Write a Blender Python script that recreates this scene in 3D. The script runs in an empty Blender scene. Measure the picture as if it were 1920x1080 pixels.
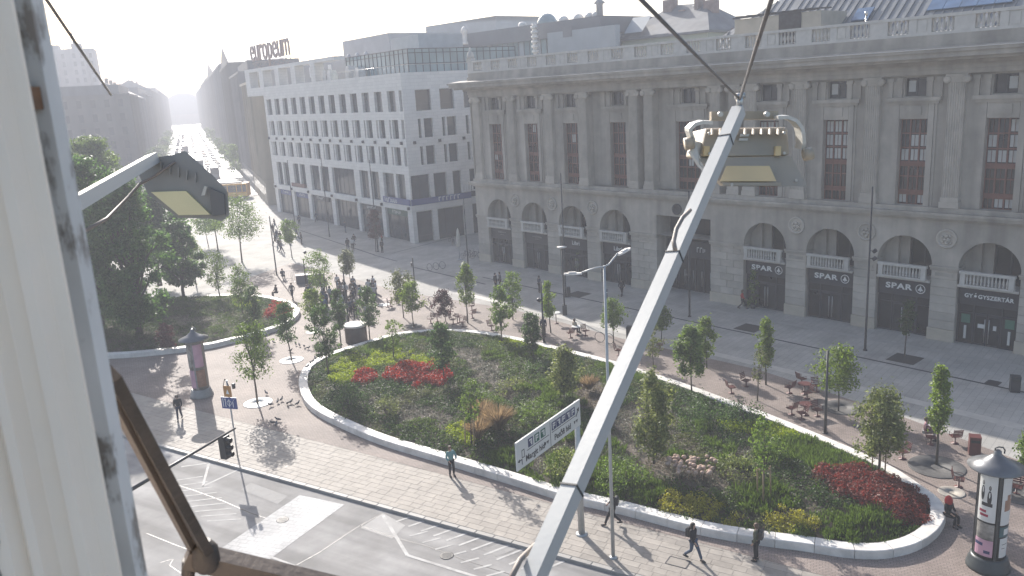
import bpy, bmesh, math, random
import numpy as np
from mathutils import Vector, Matrix
random.seed(7); RNG = np.random.default_rng(7)
C = bpy.context.scene.collection
SC = bpy.context.scene
PI = math.pi
def R(d): return math.radians(d)

# ------------------------------------------------------------------ camera
CAM_H = 20.0
F_PX, PITCH, ROLL = 1545.0, 0.23667, -0.0582      # calibrated on the 1920 px wide photograph
cp, sp = math.cos(PITCH), math.sin(PITCH)
FW = Vector((0, cp, -sp)); UP0 = Vector((0, sp, cp)); RT0 = Vector((1, 0, 0))
cr, sr = math.cos(ROLL), math.sin(ROLL)
RT = RT0*cr + UP0*sr; UPV = UP0*cr - RT0*sr
CAMP = Vector((0, 0, CAM_H))
cam_data = bpy.data.cameras.new('camera'); cam = bpy.data.objects.new('camera', cam_data); C.objects.link(cam)
mw = Matrix((( RT.x, UPV.x, -FW.x, 0), (RT.y, UPV.y, -FW.y, 0), (RT.z, UPV.z, -FW.z, 0), (0, 0, 0, 1)))
mw.translation = CAMP
cam.matrix_world = mw
cam_data.sensor_width = 36; cam_data.lens = 36*F_PX/1920
cam_data.clip_start = 0.05; cam_data.clip_end = 6000
cam_data.dof.use_dof = True; cam_data.dof.focus_distance = 55; cam_data.dof.aperture_fstop = 12
SC.camera = cam

# ------------------------------------------------------------------ world, sun, exposure
SUN_AZ, SUN_EL = -22.0, 27.5                       # degrees left of the view direction, above the horizon
w = bpy.data.worlds.new('World'); SC.world = w; w.use_nodes = True
nt = w.node_tree; bg = nt.nodes['Background']
sky = nt.nodes.new('ShaderNodeTexSky'); sky.sky_type = 'NISHITA'; sky.sun_disc = False
sky.sun_elevation = R(SUN_EL); sky.sun_rotation = R(SUN_AZ)
sky.dust_density = 2.5; sky.air_density = 1.0; sky.ozone_density = 1.0
nt.links.new(sky.outputs[0], bg.inputs[0]); bg.inputs[1].default_value = 0.115
sd = bpy.data.lights.new('sun', 'SUN'); sd.energy = 5.0; sd.angle = R(0.5); sd.color = (1, 0.95, 0.885)
so = bpy.data.objects.new('sun', sd); C.objects.link(so)
tosun = Vector((math.sin(R(SUN_AZ))*math.cos(R(SUN_EL)), math.cos(R(SUN_AZ))*math.cos(R(SUN_EL)), math.sin(R(SUN_EL))))
so.rotation_euler = tosun.to_track_quat('Z', 'Y').to_euler()
so.location = (0, 0, 80)
SC.view_settings.view_transform = 'Standard'; SC.view_settings.look = 'None'
SC.view_settings.gamma = 1; SC.view_settings.use_curve_mapping = False
SC.view_settings.exposure = 0.93
cy = SC.cycles
cy.max_bounces = 6; cy.diffuse_bounces = 3; cy.glossy_bounces = 3; cy.transmission_bounces = 4
cy.transparent_max_bounces = 6; cy.volume_bounces = 0; cy.caustics_reflective = False; cy.caustics_refractive = False
cy.sample_clamp_indirect = 6.0
cy.use_denoising = True
try: cy.denoiser = 'OPENIMAGEDENOISE'
except Exception: pass

# ------------------------------------------------------------------ photo-to-place helpers (survey of the square)
def ray(px, py): return RT*((px-960)/F_PX) + UPV*((540-py)/F_PX) + FW
def G(px, py, z=0.0):
    d = ray(px, py); return CAMP + d*((z-CAM_H)/d.z)
def P(px, py, dist):                                # point at a given forward distance (y) along the sight line
    d = ray(px, py); return CAMP + d*(dist/d.y)
def proj(X):
    d = Vector(X)-CAMP; z = d.dot(FW); return (960+F_PX*d.dot(RT)/z, 540-F_PX*d.dot(UPV)/z)
def Hat(base, py):                                  # height above base whose top is seen at image row py
    lo, hi = 0.0, 90.0
    for _ in range(40):
        m = (lo+hi)/2
        if proj(base+Vector((0, 0, m)))[1] > py: lo = m
        else: hi = m
    return lo
def depth(X): return (Vector(X)-CAMP).dot(FW)

# ------------------------------------------------------------------ materials
MATS = {}
def mat(name, col, rough=0.7, metal=0.0, var=0.15, scale=1.0, bump=0.0, bscale=None, objvar=0.0, spec=0.5, trans=None, detail=4, col2=None, streak=None, stain=0.0, sscale=0.5):
    if name in MATS: return MATS[name]
    m = bpy.data.materials.new(name); m.use_nodes = True; t = m.node_tree; b = t.nodes['Principled BSDF']
    N = t.nodes.new; L = t.links.new
    b.inputs['Roughness'].default_value = rough; b.inputs['Metallic'].default_value = metal
    b.inputs['Specular IOR Level'].default_value = spec
    tc = N('ShaderNodeTexCoord'); no = N('ShaderNodeTexNoise'); no.inputs['Scale'].default_value = scale; no.inputs['Detail'].default_value = detail
    L(tc.outputs['Object'], no.inputs['Vector'])
    mx = N('ShaderNodeMix'); mx.data_type = 'RGBA'
    c = Vector(col)
    lo = [max(0, x*(1-var)) for x in c]; hi = [min(1, x*(1+var)) for x in c]
    if col2: lo, hi = list(col), list(col2)
    mx.inputs[6].default_value = (*lo, 1); mx.inputs[7].default_value = (*hi, 1)
    mr = N('ShaderNodeMapRange'); mr.inputs[1].default_value = 0.3; mr.inputs[2].default_value = 0.7
    L(no.outputs['Fac'], mr.inputs[0]); L(mr.outputs[0], mx.inputs[0])
    out = mx.outputs[2]
    if streak:
        mp = N('ShaderNodeMapping'); mp.inputs['Scale'].default_value = (streak, streak, streak*0.06)
        n2 = N('ShaderNodeTexNoise'); n2.inputs['Scale'].default_value = 1.0; n2.inputs['Detail'].default_value = 5
        L(tc.outputs['Object'], mp.inputs[0]); L(mp.outputs[0], n2.inputs['Vector'])
        r2 = N('ShaderNodeMapRange'); r2.inputs[1].default_value = 0.35; r2.inputs[2].default_value = 0.75; r2.inputs[3].default_value = 1.0; r2.inputs[4].default_value = 0.62
        L(n2.outputs['Fac'], r2.inputs[0])
        hs = N('ShaderNodeHueSaturation'); L(out, hs.inputs['Color']); L(r2.outputs[0], hs.inputs['Value']); out = hs.outputs[0]
    if stain:
        ge = N('ShaderNodeNewGeometry'); n4 = N('ShaderNodeTexNoise'); n4.inputs['Scale'].default_value = sscale; n4.inputs['Detail'].default_value = 8; n4.inputs['Roughness'].default_value = .65
        L(ge.outputs['Position'], n4.inputs['Vector']); r4 = N('ShaderNodeMapRange'); r4.inputs[1].default_value = 0.36; r4.inputs[2].default_value = 0.62; r4.inputs[3].default_value = 1-stain; r4.inputs[4].default_value = 1.0
        L(n4.outputs['Fac'], r4.inputs[0]); hs = N('ShaderNodeHueSaturation'); L(out, hs.inputs['Color']); L(r4.outputs[0], hs.inputs['Value']); out = hs.outputs[0]
    if objvar:
        oi = N('ShaderNodeObjectInfo'); r3 = N('ShaderNodeMapRange'); r3.inputs[3].default_value = 1-objvar; r3.inputs[4].default_value = 1+objvar
        L(oi.outputs['Random'], r3.inputs[0])
        hs = N('ShaderNodeHueSaturation'); L(out, hs.inputs['Color']); L(r3.outputs[0], hs.inputs['Value']); out = hs.outputs[0]
    L(out, b.inputs['Base Color'])
    rr = N('ShaderNodeMapRange'); rr.inputs[3].default_value = max(0.03, rough-0.12); rr.inputs[4].default_value = min(1, rough+0.12)
    L(no.outputs['Fac'], rr.inputs[0])
    if rough > 0.15: L(rr.outputs[0], b.inputs['Roughness'])
    if bump:
        nb = N('ShaderNodeTexNoise'); nb.inputs['Scale'].default_value = bscale or scale*8; nb.inputs['Detail'].default_value = 3
        L(tc.outputs['Object'], nb.inputs['Vector'])
        bp = N('ShaderNodeBump'); bp.inputs['Strength'].default_value = bump; bp.inputs['Distance'].default_value = 0.02
        L(nb.outputs['Fac'], bp.inputs['Height']); L(bp.outputs[0], b.inputs['Normal'])
    MATS[name] = m; return m

def leafmat(name, col, col2=None, transl=0.45, objvar=0.12):
    if name in MATS: return MATS[name]
    m = bpy.data.materials.new(name); m.use_nodes = True; t = m.node_tree; t.nodes.clear(); N = t.nodes.new; L = t.links.new
    o = N('ShaderNodeOutputMaterial'); ge = N('ShaderNodeNewGeometry'); oi = N('ShaderNodeObjectInfo')
    c2 = col2 or [x*1.7 for x in col]
    mx = N('ShaderNodeMix'); mx.data_type = 'RGBA'; mx.inputs[6].default_value = (*[x*0.6 for x in col], 1); mx.inputs[7].default_value = (*c2, 1)
    L(ge.outputs['Random Per Island'], mx.inputs[0])
    r3 = N('ShaderNodeMapRange'); r3.inputs[3].default_value = 1-objvar; r3.inputs[4].default_value = 1+objvar
    L(oi.outputs['Random'], r3.inputs[0]); hs = N('ShaderNodeHueSaturation'); L(mx.outputs[2], hs.inputs['Color']); L(r3.outputs[0], hs.inputs['Value'])
    d = N('ShaderNodeBsdfPrincipled'); d.inputs['Roughness'].default_value = 0.55; d.inputs['Specular IOR Level'].default_value = 0.35
    L(hs.outputs[0], d.inputs['Base Color'])
    tr = N('ShaderNodeBsdfTranslucent'); h2 = N('ShaderNodeHueSaturation'); h2.inputs['Saturation'].default_value = 1.2; h2.inputs['Value'].default_value = 1.7; h2.inputs['Hue'].default_value = 0.49
    L(hs.outputs[0], h2.inputs['Color']); L(h2.outputs[0], tr.inputs['Color'])
    ms = N('ShaderNodeMixShader'); ms.inputs[0].default_value = transl; L(d.outputs[0], ms.inputs[1]); L(tr.outputs[0], ms.inputs[2]); L(ms.outputs[0], o.inputs['Surface'])
    MATS[name] = m; return m

def tilemat(name, c1, c2, mortar, bw, bh, rot=0, rough=0.75, msize=0.02, offset=0.5, bumpd=0.01, dirt=0.25, spec=0.4, bias=0.0):
    if name in MATS: return MATS[name]
    m = bpy.data.materials.new(name); m.use_nodes = True; t = m.node_tree; b = t.nodes['Principled BSDF']; N = t.nodes.new; L = t.links.new
    tc = N('ShaderNodeTexCoord'); mp = N('ShaderNodeMapping'); mp.inputs['Rotation'].default_value = (0, 0, rot)
    L(tc.outputs['Object'], mp.inputs[0])
    br = N('ShaderNodeTexBrick'); br.offset = offset; br.inputs['Color1'].default_value = (*c1, 1); br.inputs['Color2'].default_value = (*c2, 1); br.inputs['Mortar'].default_value = (*mortar, 1)
    br.inputs['Scale'].default_value = 1.0; br.inputs['Brick Width'].default_value = bw; br.inputs['Row Height'].default_value = bh; br.inputs['Mortar Size'].default_value = msize
    br.inputs['Mortar Smooth'].default_value = 0.3; br.inputs['Bias'].default_value = bias
    L(mp.outputs[0], br.inputs['Vector'])
    no = N('ShaderNodeTexNoise'); no.inputs['Scale'].default_value = 0.35; no.inputs['Detail'].default_value = 6; L(tc.outputs['Object'], no.inputs['Vector'])
    mr = N('ShaderNodeMapRange'); mr.inputs[1].default_value = 0.3; mr.inputs[2].default_value = 0.7; mr.inputs[3].default_value = 1-dirt; mr.inputs[4].default_value = 1+dirt*0.5
    L(no.outputs['Fac'], mr.inputs[0])
    nf = N('ShaderNodeTexNoise'); nf.inputs['Scale'].default_value = 14; nf.inputs['Detail'].default_value = 4; L(tc.outputs['Object'], nf.inputs['Vector'])
    mf = N('ShaderNodeMapRange'); mf.inputs[1].default_value = 0.3; mf.inputs[2].default_value = 0.7; mf.inputs[3].default_value = 0.88; mf.inputs[4].default_value = 1.1; L(nf.outputs['Fac'], mf.inputs[0])
    mu = N('ShaderNodeMath'); mu.operation = 'MULTIPLY'; L(mr.outputs[0], mu.inputs[0]); L(mf.outputs[0], mu.inputs[1])
    hs = N('ShaderNodeHueSaturation'); L(br.outputs['Color'], hs.inputs['Color']); L(mu.outputs[0], hs.inputs['Value']); L(hs.outputs[0], b.inputs['Base Color'])
    b.inputs['Roughness'].default_value = rough; b.inputs['Specular IOR Level'].default_value = spec
    bp = N('ShaderNodeBump'); bp.inputs['Strength'].default_value = 0.6; bp.inputs['Distance'].default_value = bumpd; bp.invert = True
    L(br.outputs['Fac'], bp.inputs['Height']); L(bp.outputs[0], b.inputs['Normal'])
    MATS[name] = m; return m

# ------------------------------------------------------------------ mesh builders
class MB:
    def __init__(s): s.v = []; s.f = []; s.m = []; s.smooth = []
    def face(s, idx, mi=0, sm=False): s.f.append(tuple(idx)); s.m.append(mi); s.smooth.append(sm)
    def quad(s, a, b, c, d, mi=0):
        n = len(s.v); s.v += [tuple(a), tuple(b), tuple(c), tuple(d)]; s.face((n, n+1, n+2, n+3), mi); return s
    def poly(s, pts, mi=0):
        n = len(s.v); s.v += [tuple(p) for p in pts]; s.face(range(n, n+len(pts)), mi); return s
    def box(s, x0, x1, y0, y1, z0, z1, mi=0, M=None):
        n = len(s.v)
        pts = [(x0,y0,z0),(x1,y0,z0),(x1,y1,z0),(x0,y1,z0),(x0,y0,z1),(x1,y0,z1),(x1,y1,z1),(x0,y1,z1)]
        if M is not None: pts = [tuple(M @ Vector(p)) for p in pts]
        s.v += pts
        for q in ((0,3,2,1),(4,5,6,7),(0,1,5,4),(1,2,6,5),(2,3,7,6),(3,0,4,7)): s.face([n+i for i in q], mi)
        return s
    def bbox(s, x0, x1, y0, y1, z0, z1, b=0.01, mi=0, M=None):   # box with chamfered top edge
        n = len(s.v)
        pts = [(x0,y0,z0),(x1,y0,z0),(x1,y1,z0),(x0,y1,z0),(x0,y0,z1-b),(x1,y0,z1-b),(x1,y1,z1-b),(x0,y1,z1-b),
               (x0+b,y0+b,z1),(x1-b,y0+b,z1),(x1-b,y1-b,z1),(x0+b,y1-b,z1)]
        if M is not None: pts = [tuple(M @ Vector(p)) for p in pts]
        s.v += pts
        for q in ((0,3,2,1),(8,9,10,11),(0,1,5,4),(1,2,6,5),(2,3,7,6),(3,0,4,7),(4,5,9,8),(5,6,10,9),(6,7,11,10),(7,4,8,11)): s.face([n+i for i in q], mi)
        return s
    def prism(s, pts, z0, z1, mi=0, M=None, sm=False):             # pts: list of (x,y), counter-clockwise
        n = len(s.v); k = len(pts)
        q = [(x, y, z0) for x, y in pts]+[(x, y, z1) for x, y in pts]
        if M is not None: q = [tuple(M @ Vector(p)) for p in q]
        s.v += q
        s.face([n+i for i in range(k)][::-1], mi); s.face([n+k+i for i in range(k)], mi)
        for i in range(k): s.face((n+i, n+(i+1)%k, n+k+(i+1)%k, n+k+i), mi, sm)
        return s
    def tube(s, pts, r, n=8, mi=0, caps=True):
        pts = [Vector(p) for p in pts]; k = len(pts)
        rs = r if isinstance(r, (list, tuple)) else [r]*k
        b0 = len(s.v); prev = None
        for i, p in enumerate(pts):
            t = (pts[min(i+1, k-1)]-pts[max(i-1, 0)]).normalized()
            if prev is None: u = t.orthogonal().normalized()
            else:
                u = prev-t*prev.dot(t)
                u = u.normalized() if u.length > 1e-6 else t.orthogonal().normalized()
            prev = u; v = t.cross(u)
            for j in range(n):
                a = 2*PI*j/n; s.v.append(tuple(p+(u*math.cos(a)+v*math.sin(a))*rs[i]))
        for i in range(k-1):
            for j in range(n):
                s.face((b0+i*n+j, b0+i*n+(j+1)%n, b0+(i+1)*n+(j+1)%n, b0+(i+1)*n+j), mi, True)
        if caps: s.face([b0+j for j in range(n)][::-1], mi); s.face([b0+(k-1)*n+j for j in range(n)], mi)
        return s
    def beam(s, a, b, w, h, up=(0,0,1), mi=0):                      # rectangular bar from a to b
        a = Vector(a); b = Vector(b); t = (b-a).normalized(); r = t.cross(Vector(up)).normalized(); u = r.cross(t)
        n = len(s.v)
        for p in (a, b):
            for x, y in ((-1,-1),(1,-1),(1,1),(-1,1)): s.v.append(tuple(p+r*(x*w/2)+u*(y*h/2)))
        for q in ((3,2,1,0),(4,5,6,7),(0,1,5,4),(1,2,6,5),(2,3,7,6),(3,0,4,7)): s.face([n+i for i in q], mi)
        return s
    def lathe(s, prof, n=16, mi=0, c=(0,0,0), M=None):
        b0 = len(s.v); k = len(prof)
        for r, z in prof:
            for j in range(n):
                a = 2*PI*j/n; p = Vector((c[0]+r*math.cos(a), c[1]+r*math.sin(a), c[2]+z))
                s.v.append(tuple(M @ p) if M is not None else tuple(p))
        for i in range(k-1):
            for j in range(n): s.face((b0+i*n+j, b0+i*n+(j+1)%n, b0+(i+1)*n+(j+1)%n, b0+(i+1)*n+j), mi, True)
        s.face([b0+j for j in range(n)][::-1], mi); s.face([b0+(k-1)*n+j for j in range(n)], mi)
        return s
    def mesh(s, name, mats):
        me = bpy.data.meshes.new(name); me.from_pydata(s.v, [], s.f)
        for m in (mats if isinstance(mats, (list, tuple)) else [mats]): me.materials.append(m)
        me.polygons.foreach_set('material_index', s.m); me.polygons.foreach_set('use_smooth', s.smooth); me.update()
        return me
    def build(s, name, mats, parent=None, M=None): return link(name, s.mesh(name, mats), parent, M)
def link(name, me, parent=None, M=None):
    o = bpy.data.objects.new(name, me); C.objects.link(o)
    if parent is not None: o.parent = parent
    if M is not None: o.matrix_local = M if isinstance(M, Matrix) else Matrix.Translation(M)
    return o
def tag(o, label=None, cat=None, group=None, kind=None):
    if label: o['label'] = label
    if cat: o['category'] = cat
    if group: o['group'] = group
    if kind: o['kind'] = kind
    return o
def thing(name, label, cat, loc=(0,0,0), rz=0.0, group=None):
    o = bpy.data.objects.new(name, None); C.objects.link(o); o.empty_display_size = 0.3
    o.location = loc; o.rotation_euler = (0, 0, rz); return tag(o, label, cat, group)
def copy_tree(o, parent=None):
    c = o.copy(); C.objects.link(c)
    if parent is not None: c.parent = parent
    for ch in o.children: copy_tree(ch, c)
    return c
def T(x, y, z): return Matrix.Translation((x, y, z))
def quads_mesh(name, V, mats):                                       # V: (n,4,3) numpy array of separate quads
    n = len(V); me = bpy.data.meshes.new(name)
    me.vertices.add(n*4); me.vertices.foreach_set('co', V.reshape(-1).astype(np.float32))
    me.loops.add(n*4); me.loops.foreach_set('vertex_index', np.arange(n*4, dtype=np.int32))
    me.polygons.add(n); me.polygons.foreach_set('loop_start', np.arange(0, n*4, 4, dtype=np.int32))
    me.polygons.foreach_set('loop_total', np.full(n, 4, dtype=np.int32))
    for m in (mats if isinstance(mats, (list, tuple)) else [mats]): me.materials.append(m)
    me.update(calc_edges=True); me.validate(); return me
def text_mesh(s, size, bold=0.0, extrude=0.01, align='CENTER', spacing=1.0, name='lettering', mt=None):
    cu = bpy.data.curves.new(name, 'FONT'); cu.body = s; cu.size = size; cu.extrude = extrude; cu.offset = bold
    cu.align_x = align; cu.align_y = 'CENTER'; cu.space_character = spacing; cu.resolution_u = 4
    o = bpy.data.objects.new(name, cu); C.objects.link(o)
    dg = bpy.context.evaluated_depsgraph_get(); me = bpy.data.meshes.new_from_object(o.evaluated_get(dg))
    bpy.data.objects.remove(o); bpy.data.curves.remove(cu); me.materials.clear(); me.materials.append(mt); me.name = name
    return me
FRONT = Matrix.Rotation(PI/2, 4, 'X')                                # stands text up, facing local -Y
def struct(name, mb, m, parent=None): return tag(mb.build(name, m, parent), kind='structure')
def leaf_quads(pos, nrm, size, aspect=1.0):                          # pos (n,3), nrm (n,3), size (n,)
    n = len(pos); nrm = nrm/np.maximum(np.linalg.norm(nrm, axis=1, keepdims=True), 1e-6)
    a = RNG.normal(size=(n, 3)); u = np.cross(nrm, a); u /= np.maximum(np.linalg.norm(u, axis=1, keepdims=True), 1e-6); v = np.cross(nrm, u)
    s = size[:, None]*0.5
    fold = nrm*s*0.25
    V = np.stack([pos-u*s*aspect, pos-v*s*0.55-fold, pos+u*s*aspect, pos+v*s*0.55-fold], 1)
    return V

# ================================================================== GROUND
M_asph = mat('asphalt', (0.30,0.29,0.282), 0.8, var=0.22, scale=0.5, bump=0.25, bscale=40, detail=8, spec=0.25, stain=.25, sscale=.35)
M_asph_far = mat('asphalt_far', (0.16,0.155,0.15), 0.42, var=0.25, scale=0.08, spec=0.6)
M_plaza = tilemat('plaza_granite', (0.38,0.365,0.34), (0.43,0.415,0.385), (0.26,0.25,0.232), 0.9, 0.45, R(-48.4), rough=0.8, msize=0.012, bumpd=0.004, dirt=0.22, spec=0.2)
M_brick = tilemat('clay_pavers', (0.25,0.20,0.175), (0.31,0.25,0.22), (0.15,0.125,0.11), 0.24, 0.12, R(20), rough=0.75, msize=0.012, bumpd=0.008, dirt=0.28)
M_slab = mat('sandstone_slab', (0.335,0.30,0.262), 0.75, var=0.10, scale=2.5, bump=0.15, objvar=0.13, detail=6, stain=.22, sscale=.8)
M_joint = mat('slab_joint', (0.24,0.215,0.188), 0.9, var=0.2, scale=3)
M_kerb = mat('kerb_granite', (0.30,0.285,0.265), 0.65, var=0.12, scale=5, bump=0.2, objvar=0.12)
M_paint = mat('road_paint', (0.29,0.28,0.272), 0.75, scale=2.2, detail=10, col2=(0.52,0.51,0.49), spec=0.4)
M_white = mat('white_stone', (0.76,0.72,0.67), 0.6, var=0.08, scale=1.5, bump=0.12, objvar=0.08, stain=.22, sscale=1.3)
M_soil = mat('soil', (0.10,0.08,0.06), 0.95, var=0.35, scale=3, bump=0.6, bscale=20)
M_dark = mat('dark_metal', (0.035,0.036,0.04), 0.45, var=0.15, scale=4)
M_iron = mat('cast_iron', (0.06,0.058,0.055), 0.6, var=0.2, scale=8, bump=0.2)

mb = MB(); mb.poly([(-3000,-300,-0.2),(3000,-300,-0.2),(3000,5000,-0.2),(-3000,5000,-0.2)]); struct('ground', mb, M_asph_far)
K0 = G(275,830); KU = Vector((0.8466,-0.5322,0)); KV = Vector((0.5322,0.8466,0))
def K(u, v, z=0.0): p = K0+KU*u+KV*v; return Vector((p.x, p.y, z))
mb = MB(); mb.poly([K(-90,-60,-.12),K(70,-60,-.12),K(70,0.05,-.12),K(-90,0.05,-.12)]); road = struct('road', mb, M_asph)
mb = MB(); mb.poly([K(-90,.28),K(75,.28),(130,50,0),(70,200,0),(-38,215,0),(-62,176,0),(-140,176,0)]); struct('plaza', mb, M_plaza)
# street running off to the far station
SD = Vector((-0.350,0.937,0)); SR = Vector((0.937,0.350,0))
def S(s, r, z=0.0): p = SD*s+SR*r; return Vector((p.x, p.y, z))
mb = MB(); mb.poly([S(120,-8,-.12),S(120,9,-.12),S(1300,9,-.12),S(1300,-8,-.12)]); struct('far_road', mb, M_asph_far)
mb = MB()
for a, b in ((-14,-8),(9,14)): mb.poly([S(195,a,-.02),S(195,b,-.02),S(1300,b,-.02),S(1300,a,-.02)])
struct('pavement', mb, mat('pavement_asphalt', (0.24,0.235,0.225), 0.6, var=0.2, scale=0.2))
mb = MB()
for k in range(40):
    for r in (-2.6, 3.2): mb.poly([S(200+k*16,r-.12,-.116),S(200+k*16,r+.12,-.116),S(206+k*16,r+.12,-.116),S(206+k*16,r-.12,-.116)])
struct('lane_marking', mb, M_paint)

# kerb of single stones
kerb = MB(); kerb.poly([K(-60,.02,-.03),K(70,.02,-.03),K(70,.3,-.03),K(-60,.3,-.03)]); kerb = struct('kerb', kerb, M_joint)
rk = math.atan2(KU.y, KU.x)
ks = MB().bbox(-.495,.495,0,.27,-.14,.02,.02).mesh('kerb_stone', M_kerb)
for i in range(-14, 42):
    link('kerb_stone', ks, kerb, T(*K(i,0.01))@Matrix.Rotation(rk,4,'Z'))
# sidewalk of single slabs
sw = MB(); sw.poly([K(-60,.3,.004),K(70,.3,.004),K(70,6.2,.004),K(-60,6.2,.004)]); sw = struct('sidewalk', sw, M_joint)
slabs = [MB().bbox(-.446,.446,-.196,.196,-.02,.014,.004).mesh('slab', M_slab), MB().bbox(-.296,.296,-.196,.196,-.02,.014,.004).mesh('slab', M_slab)]
cand = []
for row in range(15):
    u = -40 + random.random()
    while u < 52:
        k = random.random() < .4; wv = .602 if k else .902
        c = K(u+wv/2, .3+.2+row*.402); u += wv
        cand.append((depth(c) if c.y > 5 else 99, c, k))
vis = [c for c in cand if -50 < proj(c[1])[0] < 2000 and 0 < proj(c[1])[1] < 1130 and c[1].y > 10]
vis.sort(key=lambda c: c[0]); restm = MB()
for i, (d, c, k) in enumerate(vis):
    M = T(c.x, c.y, random.uniform(-.003,.003))@Matrix.Rotation(rk,4,'Z')
    if i < 296: link('slab', slabs[1 if k else 0], sw, M)
    else: restm.bbox(-.296 if k else -.446,.296 if k else .446,-.196,.196,-.02,.014,.005,0,M)
for c in cand:
    if c not in vis: restm.bbox(-.296 if c[2] else -.446,.296 if c[2] else .446,-.196,.196,-.02,.014,.005,0,T(c[1].x,c[1].y,0)@Matrix.Rotation(rk,4,'Z'))
tag(restm.build('slab_paving', M_slab, sw), kind='stuff')
# clay paver field round the planters
front = [K(-14,5.5),K(-2,5.0),K(14,4.5),K(30,3.85),K(45,3.3),K(60,2.9)]
back = [Vector((36,26,0)), G(1900,860), G(1840,837), G(1693,782), G(1420,693), G(1173,637), G(960,580), G(740,545), G(640,516), G(545,493), G(470,520), G(330,600), K(-30,12)]
mb = MB(); mb.poly([(p.x,p.y,.022) for p in front+back]); struct('clay_paving', mb, M_brick)
# drain channels let into the granite
CE = Vector((math.cos(-0.844977), math.sin(-0.844977), 0)); CN = Vector((-CE.y, CE.x, 0)); CO = Vector((-2.3557, 96.5922, 0))
def CL(x, y, z=0.0): p = CO+CE*x+CN*y; return Vector((p.x, p.y, z))
def strip(name, pts, wd, z, m, kind='structure'):
    mb = MB()
    for a, b in zip(pts, pts[1:]):
        t = (b-a).normalized(); n = Vector((-t.y, t.x, 0))*wd/2
        mb.quad((*(a-n).xy,z),(*(b-n).xy,z),(*(b+n).xy,z),(*(a+n).xy,z))
    return tag(mb.build(name, m), kind=kind)
M_drain = mat('drain_iron', (0.05,0.05,0.055), 0.6, var=0.3, scale=6)
strip('drain_channel', [CL(5.3,-5.8),CL(66,-7.6)], .22, .009, M_drain)
strip('drain_channel', [G(563,432),G(702,478)], .25, .009, M_drain)
strip('drain_channel', [G(700,478),G(745,490)], .2, .0095, M_drain)
strip('drain_channel', [G(770,500),G(910,533)], .25, .009, M_drain)
strip('drain_channel', [G(735,475),G(870,440)], .2, .009, M_drain)
M_band = mat('plaza_band', (0.34,0.33,0.31), 0.6, var=0.1, scale=2)
strip('paving_band', [CL(-4,-2.6),CL(66,-2.6)], .5, .007, M_band)
strip('paving_band', [CL(6,-11.8),CL(66,-13.2)], .8, .007, mat('pale_band', (0.47,0.45,0.41), 0.6, var=0.1, scale=2))

# road markings, each a painted sheet
def paint(pts, z=-.112, name='road_marking', m=M_paint):
    mb = MB(); mb.poly([G(x,y,z) for x, y in pts]); return tag(mb.build(name, m, road), kind=None)
def line(a, b, wd, z=-.112):
    A = G(*a, z); B = G(*b, z); t = (B-A).normalized(); n = Vector((-t.y,t.x,0))*wd/2
    mb = MB(); mb.quad(A-n,B-n,B+n,A+n); mb.build('road_marking', M_paint, road)
paint([(400,1038),(562,928),(646,946),(487,1062)], name='crossing_slab', m=tilemat('crossing_setts',(0.50,0.49,0.48),(0.57,0.56,0.545),(0.36,0.355,0.345),0.5,0.3,R(20),rough=0.8,spec=.25,msize=0.015,bumpd=0.004))
for a, b in (((392,868),(380,912)),((380,912),(448,880)),((340,875),(392,868))): line(a,b,.14)
line((718,966),(764,1041),.16,-.1115); line((764,1041),(905,1085),.16,-.111); line((505,1043),(553,1061),.14,-.11)
for k in range(12):                                                   # hatched box beside the kerb
    t = k/11; a = (742+t*260, 978+t*98); b = (a[0]+62-6*t, a[1]-20-4*t)
    line(a, b, .13)
for k in range(10):
    a = (742+k*24+8, 1000+k*12.5); line((a[0]+18,a[1]+5), (a[0]+52,a[1]-4), .12, -.1125)
for k in range(9): line((300+k*11, 905+k*9),(380+k*9, 893+k*10),.1,-.1125)
mc = mat('crack_tar', (0.05,0.05,0.052), 0.55, var=0.2, scale=5)
def crack(pts):
    z = -.114; mb = MB()
    for a, b in zip(pts, pts[1:]):
        A = G(*a,z); B = G(*b,z); t = (B-A).normalized(); n = Vector((-t.y,t.x,0))*.03; mb.quad(A-n,B-n,B+n,A+n)
    mb.build('tar_seam', mc, road)
crack([(318,905),(360,918),(420,940),(470,962),(540,985),(560,1010)]); crack([(675,985),(730,1005),(800,1024),(870,1050),(960,1078)])
crack([(555,1060),(600,1035),(660,995),(676,985),(718,963)]); crack([(275,1000),(330,1022),(380,1040)]); crack([(300,1055),(325,1048),(318,1060),(340,1075)])
def lanes(m, rot):                                                    # worn wheel tracks running with the traffic
    t = m.node_tree; b = t.nodes['Principled BSDF']; N = t.nodes.new; L = t.links.new; src = b.inputs['Base Color'].links[0].from_socket
    tc = N('ShaderNodeTexCoord'); mp = N('ShaderNodeMapping'); mp.inputs['Rotation'].default_value = (0,0,rot); m2 = N('ShaderNodeMapping'); m2.inputs['Scale'].default_value = (.05,1.1,1)
    L(tc.outputs['Object'],mp.inputs[0]); L(mp.outputs[0],m2.inputs[0]); n = N('ShaderNodeTexNoise'); n.inputs['Scale'].default_value = 1; n.inputs['Detail'].default_value = 5; L(m2.outputs[0],n.inputs['Vector'])
    r = N('ShaderNodeMapRange'); r.inputs[1].default_value = .35; r.inputs[2].default_value = .65; r.inputs[3].default_value = .78; r.inputs[4].default_value = 1.15; L(n.outputs['Fac'],r.inputs[0])
    hs = N('ShaderNodeHueSaturation'); L(src,hs.inputs['Color']); L(r.outputs[0],hs.inputs['Value']); L(hs.outputs[0],b.inputs['Base Color'])
lanes(M_asph, -rk)
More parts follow.
